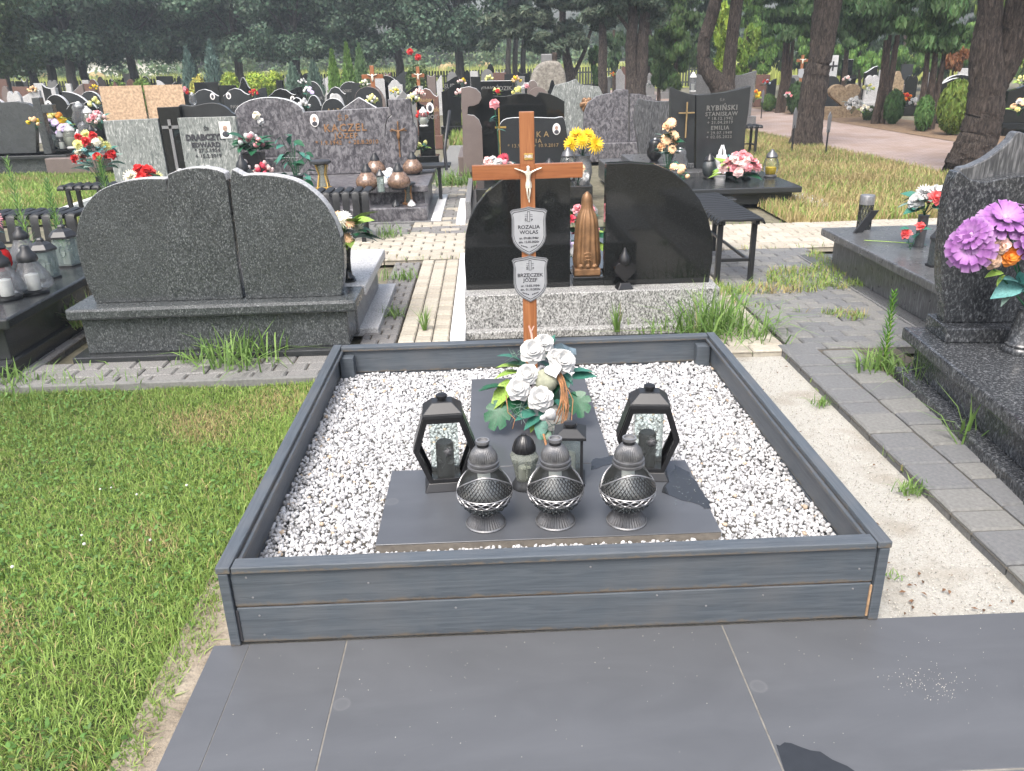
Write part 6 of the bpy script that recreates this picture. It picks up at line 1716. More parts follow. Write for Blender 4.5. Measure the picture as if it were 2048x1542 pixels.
# --- fieldstone monument
t = thing('fieldstone_monument', 'large rounded fieldstone monument with block on top under the pines', 'monument', tuple(A(1096, 185, 26)[:2]) + (0,))
o_ = Vector(t.location)
px_ = [(1058, 195), (1060, 165), (1064, 148), (1072, 134), (1084, 124), (1100, 121), (1115, 123), (1124, 133), (1130, 148), (1132, 165), (1133, 195)]
out = outline(densify(px_), 26, o_); out = [(out[0][0], -.02)] + out[1:-1] + [(out[-1][0], -.02)]
MB().prism(out, -.25, .3).build('boulder', g_field, t, bevel=.12, seg=4)
a, b, c_ = A(1082, 108, 26) - o_, A(1104, 108, 26) - o_, A(1082, 123, 26) - o_
MB().box(a.x, b.x, -.15, .2, c_.z - .05, a.z).build('top_block', g_grey, t, bevel=.03)
a, b = A(1104, 108, 26) - o_, A(1114, 108, 26) - o_
MB().box(a.x + .01, b.x, -.1, .15, c_.z - .05, a.z + .05).build('side_post', m_barkr, t, bevel=.03)
# --- under the trees, centre right
grave('pale chamfered headstone between the pine trunks', 'bell', g_light, 1229, 1250, 138, 34, led=0, zb=.5)
grave('grey peaked headstone with white figure right of the twin trunk', 'peak', g_grey, 1288, 1310, 145, 32, led=0)
grave('brown stone left of the twin trunk', 'rect', g_red, 1243, 1262, 133, 40, led=0)
grave('dark wide headstone behind the forked pine', 'concave', g_grey, 1380, 1512, 143, 18.5, led=0, th=.14)
grave('dark low stone left of the forked pine', 'rect', g_anth, 1381, 1404, 158, 20, led=0)
grave('red-brown headstone with figure left of the multi-stemmed tree', 'rect', g_red, 1513, 1540, 149, 27, led=0)
grave('dark headstone at the foot of the multi-stemmed tree', 'slant', g_anth, 1535, 1553, 157, 25, led=0)
grave('dark rounded stone right of the multi-stemmed tree', 'arch', g_anth, 1577, 1592, 155, 27, led=0)
# --- across the road
RG = 'graves across the road'
t = grave('tan heart-shaped headstone across the road', 'heart', g_heart, 1659, 1721, 163, 20.5, led=0, th=.18, zb=.28, group=RG)
grave('dark square headstone behind the tan heart', 'arch', g_anth, 1646, 1680, 152, 21.5, led=0, group=RG)
grave('white marble slab with dark cross across the road', 'rect', g_marble, 1658, 1677, 110, 26, led=0, group=RG, txm=m_ink, tx=[('+', .72, .4)])
grave('black block with white top across the road', 'rect', g_black, 1686, 1706, 118, 26, led=0, group=RG, em=g_marble)
grave('black slanted gravestone behind the thuja trunks', 'slant', g_black, 1731, 1755, 132, 25, led=0, group=RG, em=g_edge)
grave('beige pointed headstone between the thuja trunks', 'bell', g_heart, 1782, 1810, 142, 22, led=0, group=RG)
grave('dark stone between the two thuja clumps', 'rect', g_anth, 1804, 1826, 128, 27, led=0, group=RG)
grave('brown low headstone behind the second thuja clump', 'slant', g_brown, 1808, 1835, 160, 22, led=0, group=RG)
grave('black arched headstone above the ball-shaped bush', 'arch', g_black, 1888, 1950, 149, 18.5, led=0, group=RG, em=g_edge)
grave('black low slab left of the ball-shaped bush', 'slant', g_black, 1874, 1915, 156, 18, led=0, group=RG, em=g_edge)
grave('pale grey slab above the ball-shaped bush', 'rect', g_light, 1918, 1943, 136, 24, led=0, group=RG)
grave('black headstone at the right picture edge beyond the pine', 'slant', g_black, 2018, 2075, 165, 14.5, led=-1, group=RG)
# --- more distant stones filling the rows
rn = random.Random(12)
MT = [(g_black, 'black'), (g_anth, 'dark grey'), (g_grey, 'grey'), (g_red, 'red-brown'), (g_brown, 'brown'), (g_light, 'pale grey')]
ST = [('arch', 'arched'), ('wave', 'wavy'), ('rect', 'square'), ('concave', 'concave-topped'), ('slant', 'slanted'), ('book', 'double-humped')]
far_list = [(3, 158, 33), (48, 157, 36), (104, 160, 33), (200, 153, 38), (228, 156, 37), (290, 152, 38), (372, 152, 36), (520, 150, 36), (655, 148, 37), (775, 143, 38), (797, 146, 36), (812, 142, 38), (838, 143, 38), (862, 147, 35), (930, 140, 38), (948, 142, 36), (1000, 140, 38), (1018, 148, 30),
            (10, 171, 24), (185, 158, 33), (260, 158, 33), (345, 163, 30), (425, 157, 33), (510, 160, 30), (575, 152, 33), (640, 155, 31), (735, 152, 31), (790, 159, 26), (1040, 152, 27), (1065, 160, 24), (1212, 152, 32), (1335, 150, 34), (1470, 150, 32), (1590, 150, 31), (1625, 140, 33), (1700, 150, 24), (1745, 150, 23), (1770, 140, 29), (1825, 150, 21), (1860, 140, 26)]
near_what = lambda x: 'the far left fence' if x < 190 else 'the chipboard panels' if x < 380 else 'the golden junipers' if x < 600 else 'the green conifers' if x < 770 else 'the red rose bush' if x < 880 else 'the aisle end' if x < 1030 else 'the pine trunks' if x < 1400 else 'the forked pine' if x < 1620 else 'the thuja trunks'
seen = {}
for (x_, y_, Y) in far_list:
    (mt, mn), (st, sn) = rn.choice(MT), rn.choice(ST)
    key = (mn, sn, near_what(x_))
    while key in seen:
        (mt, mn), (st, sn) = rn.choice(MT), rn.choice(ST); key = (mn, sn, near_what(x_))
    seen[key] = 1
    wd = rn.uniform(15, 26) * 30 / Y
    grave('small distant %s %s headstone near %s' % (mn, sn, near_what(x_)), st, mt, x_ - wd / 2, x_ + wd / 2, y_, Y, led=0, em=g_edge if rn.random() < .5 else None)

# ------------------------------------------------------------------ small wooden crosses
def small_cross(label, px, yt, yb, Y, half):
    a = A(px, yt, Y); t = thing('small_wooden_cross', label, 'cross', (a.x, Y, 0))
    h = a.z; arm = A(px, yb, Y).z
    MB().box(-.05, .05, -.025, .025, 0, h).build('upright', m_cross, t, bevel=.004)
    for s in (-1, 1): MB().box(min(s * .051, s * half), max(s * .051, s * half), -.024, .024, arm - .05, arm + .05).build('crossbeam', m_crossh, t, bevel=.004)
    MB().prism([(u * .26 / .172, v * .34 / .224) for u, v in shield(.172, .224)], -.04, -.027).build('name_plate', m_plaque, t, (0, 0, arm - .45))
    MB().ball((0, -.04, arm - .03), .03, 6, 6, (1, .6, 3)).tube([(-.12, -.04, arm + .05), (0, -.04, arm + .01), (.12, -.04, arm + .05)], .014, 5).build('figure', m_ivory, t, smooth=60)
    return t
small_cross('small orange-brown wooden cross with silver plate right of the conifers', 743, 131, 153, 19, .26)
small_cross('second small wooden cross with silver plate beneath the red rose bush', 835, 133, 151, 24, .19)
small_cross('orange wooden cross across the road beside the pine trunk', 1606, 110, 121, 30, .22)

# ------------------------------------------------------------------ flowers and lanterns on the far graves
def fb(label, px, py, Y, r_px, blooms, seed, leaves=('dark', 'teal'), nl=6, br=.05):
    a = A(px, py, Y); s = (Y + 2) / 1600.0
    hh = r_px * s
    bouquet(label, (a.x, Y, max(0, a.z - hh)), hh * 1.6, hh, blooms, leaves, nl, max(br, hh * .3), seed, leafL=hh * .8)
fb('yellow, orange and lilac bouquet before the dark arched stones, left', 110, 240, 13.6, 26, [('mum', 'yellow', 7), ('bud', 'lemon', 8), ('daisy', 'lilac', 6), ('bud', 'orange', 4)], 71, ('teal', 'lime', 'blue'), 16)
fb('hydrangea-like lilac bouquet beside the yellow one', 130, 258, 13.4, 16, [('daisy', 'lilac', 9), ('daisy', 'pale', 4)], 72, ('dark', 'teal'), 10)
fb('pink and white gladioli left of the veined grey tomb', 198, 238, 12.2, 20, [('bud', 'pale', 8), ('rose', 'pink', 4), ('bud', 'white', 5)], 73, ('teal',), 6)
fb('pale lemon gladioli against the chipboard edge', 192, 205, 13.5, 12, [('bud', 'lemon', 8)], 74)
fb('peach and yellow candle flowers beside the granite cross, left', 70, 245, 12.6, 12, [('bud', 'peach', 4), ('bud', 'yellow', 2)], 75)
fb('peach blossoms on the far left row', 67, 180, 20, 10, [('bud', 'peach', 8)], 76)
fb('yellow flowers above the chipboard corner', 190, 175, 24, 8, [('bud', 'yellow', 6)], 77)
fb('red and pink flowers right of the chipboard corner', 369, 182, 19, 8, [('rose', 'red', 3), ('rose', 'pink', 3)], 78)
fb('white lilies before the dark pointed headstone', 606, 164, 24, 10, [('bud', 'white', 7)], 79)
fb('lilac and white orchids left of the emblem stones', 618, 182, 17, 11, [('daisy', 'lilac', 4), ('daisy', 'white', 3)], 80)
fb('red lantern-like flowers behind the violet arch', 509, 186, 20, 9, [('bud', 'red', 7)], 81, nl=2)
fb('white flowers at the left shoulder of the violet-grey tomb', 608, 208, 12, 11, [('bud', 'white', 9)], 82)
fb('lemon flowers below the first small wooden cross', 744, 200, 14, 12, [('bud', 'lemon', 9), ('bud', 'white', 3)], 83, ('lime',))
fb('pale yellow blossoms left of the first small wooden cross', 729, 167, 18, 9, [('bud', 'cream', 7)], 84, ('lime',))
fb('cream and green sprays right of the violet-grey tomb', 826, 197, 11.5, 11, [('bud', 'lemon', 6), ('bud', 'white', 4)], 85, ('lime',), 8)
fb('pale pink blossoms on the brown headstone by the aisle', 838, 187, 14, 11, [('bud', 'pale', 6), ('rose', 'pale', 3)], 86, ('teal',))
fb('bright red flowers before the portrait headstone by the aisle', 845, 230, 10.9, 12, [('bud', 'red', 9), ('rose', 'red', 4)], 87, ('dark',), 3)
fb('green and teal plant at the right side of the violet-grey tomb', 845, 290, 8.6, 13, [('bud', 'lemon', 2)], 88, ('teal', 'lime', 'lime'), 18)
fb('yellow and green flowers right of the dark fin stone', 790, 183, 19, 10, [('bud', 'yellow', 4), ('bud', 'lemon', 3)], 89, ('lime', 'teal'))
fb('pink flowers before the black leaning headstone', 920, 185, 14, 9, [('bud', 'pale', 6)], 90)
fb('pale and yellow flowers on top of the leaning headstone row', 924, 165, 22, 10, [('bud', 'pale', 5), ('rose', 'yellow', 2)], 91)
fb('yellow flowers on the long black block, left end', 978, 158, 20, 9, [('bud', 'lemon', 8)], 92)
fb('green and red flowers before the long black block', 994, 183, 15, 9, [('bud', 'lemon', 2), ('rose', 'red', 2)], 93, ('lime',), 10)
fb('lemon roses at the crest of the black wavy stone', 1035, 182, 15, 9, [('rose', 'lemon', 5)], 94)
fb('orange flowers right of the long black block', 1032, 160, 20, 10, [('bud', 'peach', 6), ('bud', 'yellow', 4)], 95)
fb('pink and white flowers right of the orange ones', 1052, 172, 17, 8, [('rose', 'white', 3), ('rose', 'pink', 2)], 96)
fb('orange flowers left of the pale chamfered stone', 1224, 150, 32, 7, [('rose', 'orange', 4)], 97, ('lime',))
fb('white bouquet before the grey peaked stone', 1301, 166, 29, 9, [('rose', 'white', 6)], 98)
fb('red and blue flowers on the red-brown headstone', 1531, 165, 25, 9, [('rose', 'red', 3), ('bud', 'blue', 4)], 99)
fb('yellow and orange flowers beside the black dated headstone', 1508, 190, 24, 14, [('bud', 'yellow', 9), ('rose', 'orange', 3)], 100, ('lime',), 8)
fb('pink flowers right of the multi-stemmed tree', 1575, 190, 22, 8, [('rose', 'pink', 4), ('bud', 'white', 3)], 101)
fb('white peonies at the foot of the tan heart', 1705, 208, 19, 18, [('rose', 'white', 10), ('mum', 'white', 3)], 102, ('grey',), 6)
fb('lemon and white flowers right of the tan heart', 1735, 175, 20, 12, [('rose', 'lemon', 4), ('rose', 'white', 3)], 103, ('lime',), 8)
fb('white flowers with green leaves below the lemon ones', 1730, 218, 18.5, 12, [('rose', 'white', 4), ('rose', 'cream', 3)], 104, ('lime', 'grey'), 10)
fb('red and orange flowers between the thuja clumps', 1808, 195, 18.5, 12, [('rose', 'orange', 4), ('rose', 'red', 5)], 105, ('lime',), 6)
fb('white flowers left of the second thuja clump', 1826, 203, 18, 8, [('rose', 'white', 5)], 106)
fb('white blossoms on the stone behind the tan heart', 1692, 158, 21.5, 8, [('rose', 'white', 3), ('rose', 'pale', 3)], 107)
fb('yellow and peach flowers at the right picture edge', 2040, 210, 13.5, 20, [('rose', 'lemon', 6), ('daisy', 'peach', 4), ('rose', 'white', 3)], 108, ('lime', 'dark'), 10)
fb('lime-green bouquet high at the right picture edge', 2042, 160, 14.5, 12, [('bud', 'lemon', 6)], 109, ('lime', 'lime'), 12)
cl = 'lanterns clustered on the left row'
for i, (px, py, h, gm, cm, lb) in enumerate(((106, 298, .36, m_glg, m_gunm, 'glass lantern by the granite cross, first of the left cluster'), (126, 300, .33, m_gl, m_white, 'clear lantern with white top, second of the left cluster'), (146, 297, .42, m_glm, m_white, 'milky lantern with white top, tallest of the left cluster'),
                                             (163, 296, .32, m_gly, m_white, 'yellow glass lantern of the left cluster'), (176, 292, .4, m_glw, m_gunm, 'pale crackled lantern right of the yellow one'), (188, 290, .34, m_gl, m_blkm, 'clear black-capped lantern at the right end of the cluster'), (168, 262, .5, m_glw, m_white, 'white figure-shaped lantern before the double-humped stone'), (182, 262, .45, m_glm, m_white, 'milky lantern right of the white figure-shaped one'))):
    p = A(px, py, 13.1 if i < 6 else 14.2); lantern(('barrel', 'onion', 'barrel', 'tall', 'jug', 'onion', 'jug', 'barrel')[i], lb, (p.x, p.y, p.z), h, gm, cm, 0, cl)
p = A(848, 253, 10.7); lantern('barrel', 'clear lantern with white top before the red flowers by the aisle', (p.x, p.y, p.z), .28, m_gl, m_white)
p = A(388, 213, 15); lantern('jug', 'small white angel lantern at the chipboard corner', (p.x, p.y, p.z), .25, m_glw, m_white)
p = A(1385, 183, 12); lantern('tall', 'thin candle lantern on a spike left of the forked pine', (p.x, p.y, p.z), .3, m_glw, m_white)
# signs on thin posts by the road
def sign(label, px, yt, Y):
    a = A(px, yt, Y); t = thing('path_marker', label, 'marker post', (a.x, Y, -.02), R(25))
    MB().tube([(0, 0, 0), (0, 0, a.z - .25)], .014, 6).build('post', m_blkm, t); MB().prism([(-.035, 0), (.035, 0), (.04, .26), (0, .34), (-.04, .26)], -.008, .008).build('plate', m_plaque_rim, t, (0, 0, a.z - .3), bevel=.003)
sign('thin post marker with pale plate left of the pine trunk', 1592, 217, 12.2); sign('thin post marker with dark plate right of the pine trunk', 1661, 225, 12.0); sign('thin post marker beside the multi-stemmed tree', 1527, 180, 21)
# ------------------------------------------------------------------ trees, shrubs, fence, far things
def leafcloud(cent, rad, n, size, col, asp=.55, jitter=.35, up=.3, shell=.5, droop=0.0, vertical=False):
    # n leaves spread over clumps; cent (k,3), rad (k,3)
    cent, rad = np.asarray(cent, float), np.asarray(rad, float)
    w_ = (rad.prod(1)) ** .66; w_ /= w_.sum()
    k = rng.choice(len(cent), n, p=w_)
    d = rng.normal(size=(n, 3)); d /= np.linalg.norm(d, axis=1)[:, None]
    r = rng.random(n) ** shell
    p = cent[k] + d * rad[k] * r[:, None]
    nrm = d * 1.0 + rng.normal(0, .6, (n, 3)) + np.array([0, 0, up]); nrm /= np.linalg.norm(nrm, axis=1)[:, None]
    if vertical:
        nrm[:, 2] *= .3; nrm /= np.linalg.norm(nrm, axis=1)[:, None]
        t = np.array([0, 0, 1.0]) + rng.normal(0, .35, (n, 3))
    else: t = rng.normal(size=(n, 3))
    t -= nrm * (t * nrm).sum(1)[:, None]; t /= np.linalg.norm(t, axis=1)[:, None] + 1e-9
    b = np.cross(nrm, t)
    s = size * rng.uniform(.6, 1.4, n)[:, None]
    V = np.stack([p - t * s, p + b * s * asp, p + t * s, p - b * s * asp], 1)
    ck = rng.uniform(.75, 1.25, len(cent))[k]
    c = np.array(col)[None] * (rng.uniform(1 - jitter, 1 + jitter, n) * ck)[:, None]
    c[:, 0] *= rng.uniform(.85, 1.2, n)
    return V, c
def crown_blobs(k, R_, H, z0, seed, squash=1.0):
    rn = np.random.default_rng(seed)
    c, r = [], []
    for i in range(k):
        f = rn.random(); z = z0 + H * f
        prof = math.sin(math.pi * (.28 + .64 * f)) ** .6
        a = rn.uniform(0, 6.28); q = R_ * prof * math.sqrt(rn.random()) * .85
        c.append((q * math.cos(a), q * math.sin(a), z)); s = R_ * rn.uniform(.2, .38)
        r.append((s, s, s * .75 * squash))
    return c, r
def trunk_mb(pts, rs, n=10, wob_=.06, seed=0):
    rn = random.Random(seed); P_ = [Vector(p) for p in pts]
    # resample and roughen
    out, ro = [], []
    for i in range(len(P_) - 1):
        for k in range(6):
            f = k / 6; out.append(P_[i].lerp(P_[i + 1], f) + Vector((rn.gauss(0, 1), rn.gauss(0, 1), 0)) * rs[i] * wob_); ro.append((rs[i] + (rs[i + 1] - rs[i]) * f) * rn.uniform(.985, 1.015))
    out.append(P_[-1]); ro.append(rs[-1])
    # ridged bark: lengthwise plates pushed in and out
    m = MB().tube(out, ro, n)
    if n >= 12:
        k = len(out); ph = [rn.uniform(0, 6) for _ in range(8)]
        for j in range(k):
            for i in range(n):
                a_ = 2 * math.pi * i / n; q = j * n + i; z_ = out[j].z * 2.2
                f_ = 1 + .03 * math.sin(5 * a_ + ph[0] + z_) + .018 * math.sin(11 * a_ + ph[1] - 1.7 * z_) + rn.gauss(0, .012)
                c_ = out[j]; v_ = Vector(m.v[q]); m.v[q] = tuple(c_ + (v_ - c_) * f_)
    return m
# three broadleaf crowns, shared by the back row
CROWN = []
for s in range(3):
    c, r = crown_blobs(64, 2.8, 6.2, 2.25, 20 + s)
    V, cc = leafcloud(c, r, 27000, .09, (.072, .125, .078), .6)
    CROWN.append(poly_np('crown', V, cc, m_leaf))
bt = [trunk_mb([(0, 0, -.1), (.05, 0, 1.5), (-.05, .05, 3.0), (.0, 0, 5.5)], [.24, .19, .16, .08], 9, seed=s) for s in range(2)]
for b_ in bt:
    for i in range(6):
        a = i * 1.1; b_.tube([(0, 0, 2.6 + .3 * i), (.6 * math.cos(a), .6 * math.sin(a), 3.4 + .35 * i), (1.5 * math.cos(a), 1.5 * math.sin(a), 4.3 + .4 * i)], [.09, .06, .02], 6)
BT = [b_.mesh('trunk', 60, m_bark2) for b_ in bt]
names = ['first', 'second', 'third', 'fourth', 'fifth', 'sixth', 'seventh', 'eighth', 'ninth', 'tenth', 'eleventh', 'twelfth', 'thirteenth']
row = [(8, 38), (66, 41), (107, 39), (146, 37), (170, 43), (268, 39), (390, 42), (482, 40), (597, 39), (700, 42), (800, 41), (921, 38)]
for i, (px, Y) in enumerate(row):
    p = A(px, 160, Y)
    t = thing('broadleaf_tree', 'dark broadleaf tree with bare lower trunk, %s from left in the back row' % names[i], 'tree', (p.x, Y, 0), i * 1.3, 'back row of broadleaf trees')
    s = .95 + .2 * ((i * 7) % 5) / 5
    if i == 3: s = 1.05
    link('trunk', BT[i % 2], t, (0, 0, 0), (0, 0, 0), (1.05, 1.05, 1)); link('crown', CROWN[i % 3], t, (0, 0, 0), (0, 0, i * 2.1), (s, s, .98 + .1 * (i % 2)))
# near left edge: paler tree closer in
p = A(-40, 160, 27)
t = thing('broadleaf_tree', 'paler leafy tree overhanging the left picture edge', 'tree', (p.x - .5, 27, 0))
c, r = crown_blobs(60, 2.7, 6.0, 2.0, 61)
V, cc = leafcloud(c, r, 22000, .085, (.07, .11, .05), .6)
link('trunk', BT[0], t); link('crown', poly_np('crown', V, cc, m_leaf), t)

# distant woodland and bushes beyond the fence
c, r = [], []
for i in range(150):
    x_ = -58 + 118 * i / 150 + rng.uniform(-1.5, 1.5); Y = rng.uniform(66, 84)
    hh = rng.uniform(3, 12)
    if abs(x_ - A(958, 10, Y).x) < 2.2 and hh > 4.5: continue
    c.append((x_, Y, hh * rng.uniform(.25, .95))); r.append((rng.uniform(1.6, 3.2), 2, rng.uniform(1.4, 2.8)))
V, cc = leafcloud(c, r, 34000, .24, (.06, .095, .06), .6)
props(link('far_woodland', poly_np('far_woodland', V, cc, m_leaf)), 'dark distant woodland closing the view beyond the field', 'woodland', kind='stuff')
c, r = [], []
for i in range(110):
    x_ = -50 + 100 * i / 110 + rng.uniform(-.8, .8); Y = rng.uniform(56, 62)
    c.append((x_, Y, rng.uniform(.6, 2.3))); s = rng.uniform(.8, 1.7); r.append((s, s * .8, s))
V, cc = leafcloud(c, r, 26000, .15, (.13, .19, .10), .6)
props(link('far_bushes', poly_np('far_bushes', V, cc, m_leaf)), 'grey-green bushes along the field beyond the fence', 'bushes', kind='stuff')
x = rng.uniform(-45, 45, 26000); y = rng.uniform(47.5, 55, 26000); n = len(x)
cf = np.array([.46, .50, .15]) * rng.uniform(.7, 1.3, n)[:, None]
props(link('field_crop', blades('field_crop', x, y, np.full(n, -.04), rng.uniform(1.0, 1.6, n), rng.uniform(.05, .12, n), cf, .2)), 'yellow-green field crop beyond the dark fence', 'crop', kind='stuff')
# hay bales and a house
for (px, py, lb) in ((190, 146, 'round straw bale by the fence, left'), (92, 150, 'pale straw bale left of the first one'), (897, 118, 'straw bale behind the aisle end'), (967, 118, 'straw bale right of the last tree of the back row')):
    p = A(px, py, 60); t = thing('straw_bale', lb, 'straw bale', (p.x, 60, -.04)); t.scale = (1.25, 1.25, 1.25)
    MB().lathe([(.1, -.55), (.6, -.53), (.68, -.45), (.69, 0), (.68, .45), (.6, .53), (.1, .55)], 24).build('bale', m_straw, t, (0, 0, .68), (R(90), 0, R(20)), smooth=50)
p = A(250, 128, 64); t = thing('white_house', 'long low white building glimpsed between the back trees, left', 'building', (p.x, 64, 0))
MB().box(-3.2, 3.2, 0, 4, 0, 2.35).build('wall', m_render, t); MB().prism([(-3.4, 2.36), (3.4, 2.36), (3.4, 2.55), (-3.4, 2.55)], -.2, 4.2).build('roof', g_light, t)
# slatted fence behind the graves
fe = thing('slatted_fence', 'long dark slatted fence closing the cemetery along the field', 'fence', (0, 45.5, 0))
me_s = MB().box(-.045, .045, -.012, .012, .08, 1.22).mesh('picket', None, m_fence)
xs_ = np.arange(-32, 14, .16)
for i, x_ in enumerate(xs_[:300]): link('picket', me_s, fe, (float(x_), 0, 0), (0, 0, 0))
for z_ in (.3, .95): MB().box(-32.2, 14.2, .014, .05, z_ - .04, z_ + .04).build('rail', m_fence, fe)
mb_p = MB().box(-.06, .06, .05, .17, -.05, 1.3).mesh('post', None, m_fence)
for x_ in range(-32, 15, 3): link('post', mb_p, fe, (x_ + .08, 0, 0))

# ------------------------------------------------------------------ conifers and shrubs
def cone_crown(n, R_, H, z0, col, size, seed, base=.15, asp=.3, ragged=.25):
    rs = np.random.default_rng(seed)
    f = rs.random(n) ** 1.25
    prof = np.where(f < base, .55 + .45 * f / base, ((1 - f) / (1 - base)) ** .8)
    a = rs.uniform(0, 6.28, n)
    lob = 1 + ragged * (np.sin(a * 5 + f * 9 + seed) * .5 + rs.normal(0, .35, n))
    q = R_ * prof * np.clip(rs.random(n) ** .3, .3, 1) * lob
    p = np.stack([q * np.cos(a), q * np.sin(a), z0 + H * f], 1)
    out = np.stack([np.cos(a), np.sin(a), np.zeros(n)], 1)
    t = np.array([0, 0, 1.0]) + out * .35 + rs.normal(0, .28, (n, 3)); t /= np.linalg.norm(t, axis=1)[:, None]
    nr = out + rs.normal(0, .5, (n, 3)); nr -= t * (nr * t).sum(1)[:, None]; nr /= np.linalg.norm(nr, axis=1)[:, None]
    b = np.cross(nr, t); s = size * rs.uniform(.6, 1.4, n)[:, None]
    V = np.stack([p - t * s * .6, p + b * s * asp, p + t * s, p - b * s * asp], 1)
    c = np.array(col)[None] * (rs.uniform(.65, 1.35, n) * (1 + .2 * np.sin(a * 3 + f * 5)))[:, None]
    return V, c
def conifer(label, px, yt, Y, wpx, col, n=3500, size=.09, name='conifer', cat='conifer', seed=1, group=None, z0=.05, base=.15, yb=None, barkm=None):
    a = A(px, yt, Y); s = (Y + 2) / 1600.0
    t = thing(name, label, cat, (a.x, Y, 0), 0, group)
    V, c = cone_crown(n, wpx * s / 2, a.z - z0, z0, col, size, seed, base)
    link('crown', poly_np('crown', V, c, m_needle), t)
    MB().tube([(0, 0, -.05), (0, 0, a.z * .7)], [.06, .015], 6).build('trunk', barkm or m_barkr, t)
    return t
CB, CGr = (.10, .165, .14), (.125, .225, .05)
conifer('blue-green columnar conifer, left of the pair by the yellow shrub', 371, 95, 32, 32, CB, seed=2, base=.45); conifer('blue-green columnar conifer, taller right one of the pair', 418, 82, 32, 38, CB, seed=3, base=.4)
conifer('slim green conifer left of the back conifer pair', 663, 103, 24, 34, CGr, seed=4); conifer('taller green conifer in the middle of the back group', 692, 88, 27, 34, CGr, seed=5); conifer('green conifer right of the tallest back one', 717, 90, 30, 40, (.12, .205, .08), seed=6)
conifer('bushy blue conifer left of the slim green one', 625, 124, 27, 34, (.11, .17, .13), seed=7, base=.5); conifer('soft blue-green shrub right of the golden junipers', 583, 128, 28, 34, (.12, .19, .14), seed=8, base=.5)
def shrub(label, px, yt, Y, wpx, col, n=4000, size=.07, seed=1, name='shrub', z0=.0, vertical=False):
    a = A(px, yt, Y); s = (Y + 2) / 1600.0; rx = wpx * s / 2; h = a.z
    rs = np.random.default_rng(seed); c, r = [], []
    for i in range(14):
        an = rs.uniform(0, 6.28); q = rx * .6 * rs.random()
        c.append((q * math.cos(an), q * .7 * math.sin(an), h * rs.uniform(.3, .78))); r.append((rx * .42, rx * .38, h * .22))
    c.append((0, 0, h * .45)); r.append((rx * .75, rx * .6, h * .45))
    V, cc = leafcloud(c, r, n, size, col, .3, vertical=vertical, shell=.35)
    t = thing(name, label, 'shrub', (a.x, Y, 0))
    link('foliage', poly_np('foliage', V, cc, m_needle), t)
    MB().tube([(0, 0, -.05), (0, 0, h * .5)], [.05, .02], 6).build('stem', m_barkr, t)
    return t
GJ = (.27, .37, .045)
shrub('golden juniper, left mound behind the wavy headstones', 455, 141, 29, 66, GJ, seed=11); shrub('golden juniper, middle mound behind the wavy headstones', 508, 139, 29, 56, GJ, seed=12); shrub('golden juniper, right mound behind the wavy headstones', 545, 137, 29.5, 56, GJ, seed=13)
shrub('yellow-flowering shrub before the blue conifers', 388, 146, 27, 44, (.42, .40, .09), seed=14); shrub('low lime juniper behind the left chipboard panel', 228, 155, 31, 44, (.15, .24, .04), seed=15); shrub('low lime juniper behind the right chipboard panel', 278, 154, 31, 54, (.15, .24, .04), seed=16)
shrub('red rose bush standing above the second small wooden cross', 828, 112, 25, 50, (.075, .12, .04), 2200, .07, 17)
t = thing('rose_blooms', 'two big red roses at the top of the rose bush', 'flowers', tuple(A(826, 110, 24.4)))
for (px, py) in ((820, 103), (836, 114)):
    bloom(t, 'rose', 'red', A(px, py, 24.4) - Vector(t.location), .12, (0, -1, .4))
MB().tube([(0, 0, -.2), (0, 0, 0)], .01, 5).build('stem', m_lf_dark, t)
# pines along the road
def pine_crown(cents, n, col, seed, size=.13):
    rs = np.random.default_rng(seed); c, r = [], []
    for (p, sx, sz) in cents:
        for i in range(7):
            c.append((p.x + rs.normal(0, sx * .5), p.y + rs.normal(0, sx * .5), p.z + rs.normal(0, sz * .35))); r.append((sx * .42, sx * .42, sz * .3))
    return leafcloud(c, r, n, size, col, .22, .4, .4, .6)
PC = (.075, .105, .068)
def pine(label, base_px, Y, stems, crown, n=7000, col=PC, seed=1, name='pine_tree', ground=None, bark_m=None, size=.13, cy=0.0):
    org = A(base_px, 190, Y); org.z = 0
    t = thing(name, label, 'tree', org)
    for st in stems:
        pts = []; rs_ = []
        for (px, py, wp) in st:
            p = A(px, py, Y) - org; pts.append(p); rs_.append(wp * .84 * (Y + 2) / 1600.0 / 2)
        trunk_mb(pts, rs_, 36, .025, seed).build('trunk', bark_m or m_bark, t, smooth=60)
    V, cc = pine_crown([(A(px, py, Y + cy) - org, wx * (Y + 2) / 1600.0 / 2, wz * (Y + 2) / 1600.0 / 2) for (px, py, wx, wz) in crown], n, col, seed, size)
    link('crown', poly_np('crown', V, cc, m_needle), t)
    return t
pine('grey-green pine with low boughs over the fieldstone monument', 1140, 29, [[(1146, 215, 26), (1143, 160, 22), (1132, 110, 18), (1125, 40, 14), (1122, -60, 10)], [(1148, 150, 10), (1170, 100, 8), (1185, 50, 6)]],
     [(1010, 30, 70, 60), (1035, 75, 80, 60), (1090, 40, 90, 80), (1090, 90, 80, 50), (1140, 60, 90, 70), (1060, -20, 120, 80), (1150, -10, 120, 70), (1000, -40, 90, 90)], 30000, seed=3, size=.14)
pine('slim dark pine trunk left of the twin-trunk pine', 1205, 27, [[(1206, 225, 24), (1205, 150, 20), (1206, 90, 18), (1204, 30, 15), (1203, -60, 12)]], [(1190, 20, 90, 50), (1225, 25, 90, 60), (1195, -40, 110, 70), (1240, -30, 90, 70)], 17000, seed=4)
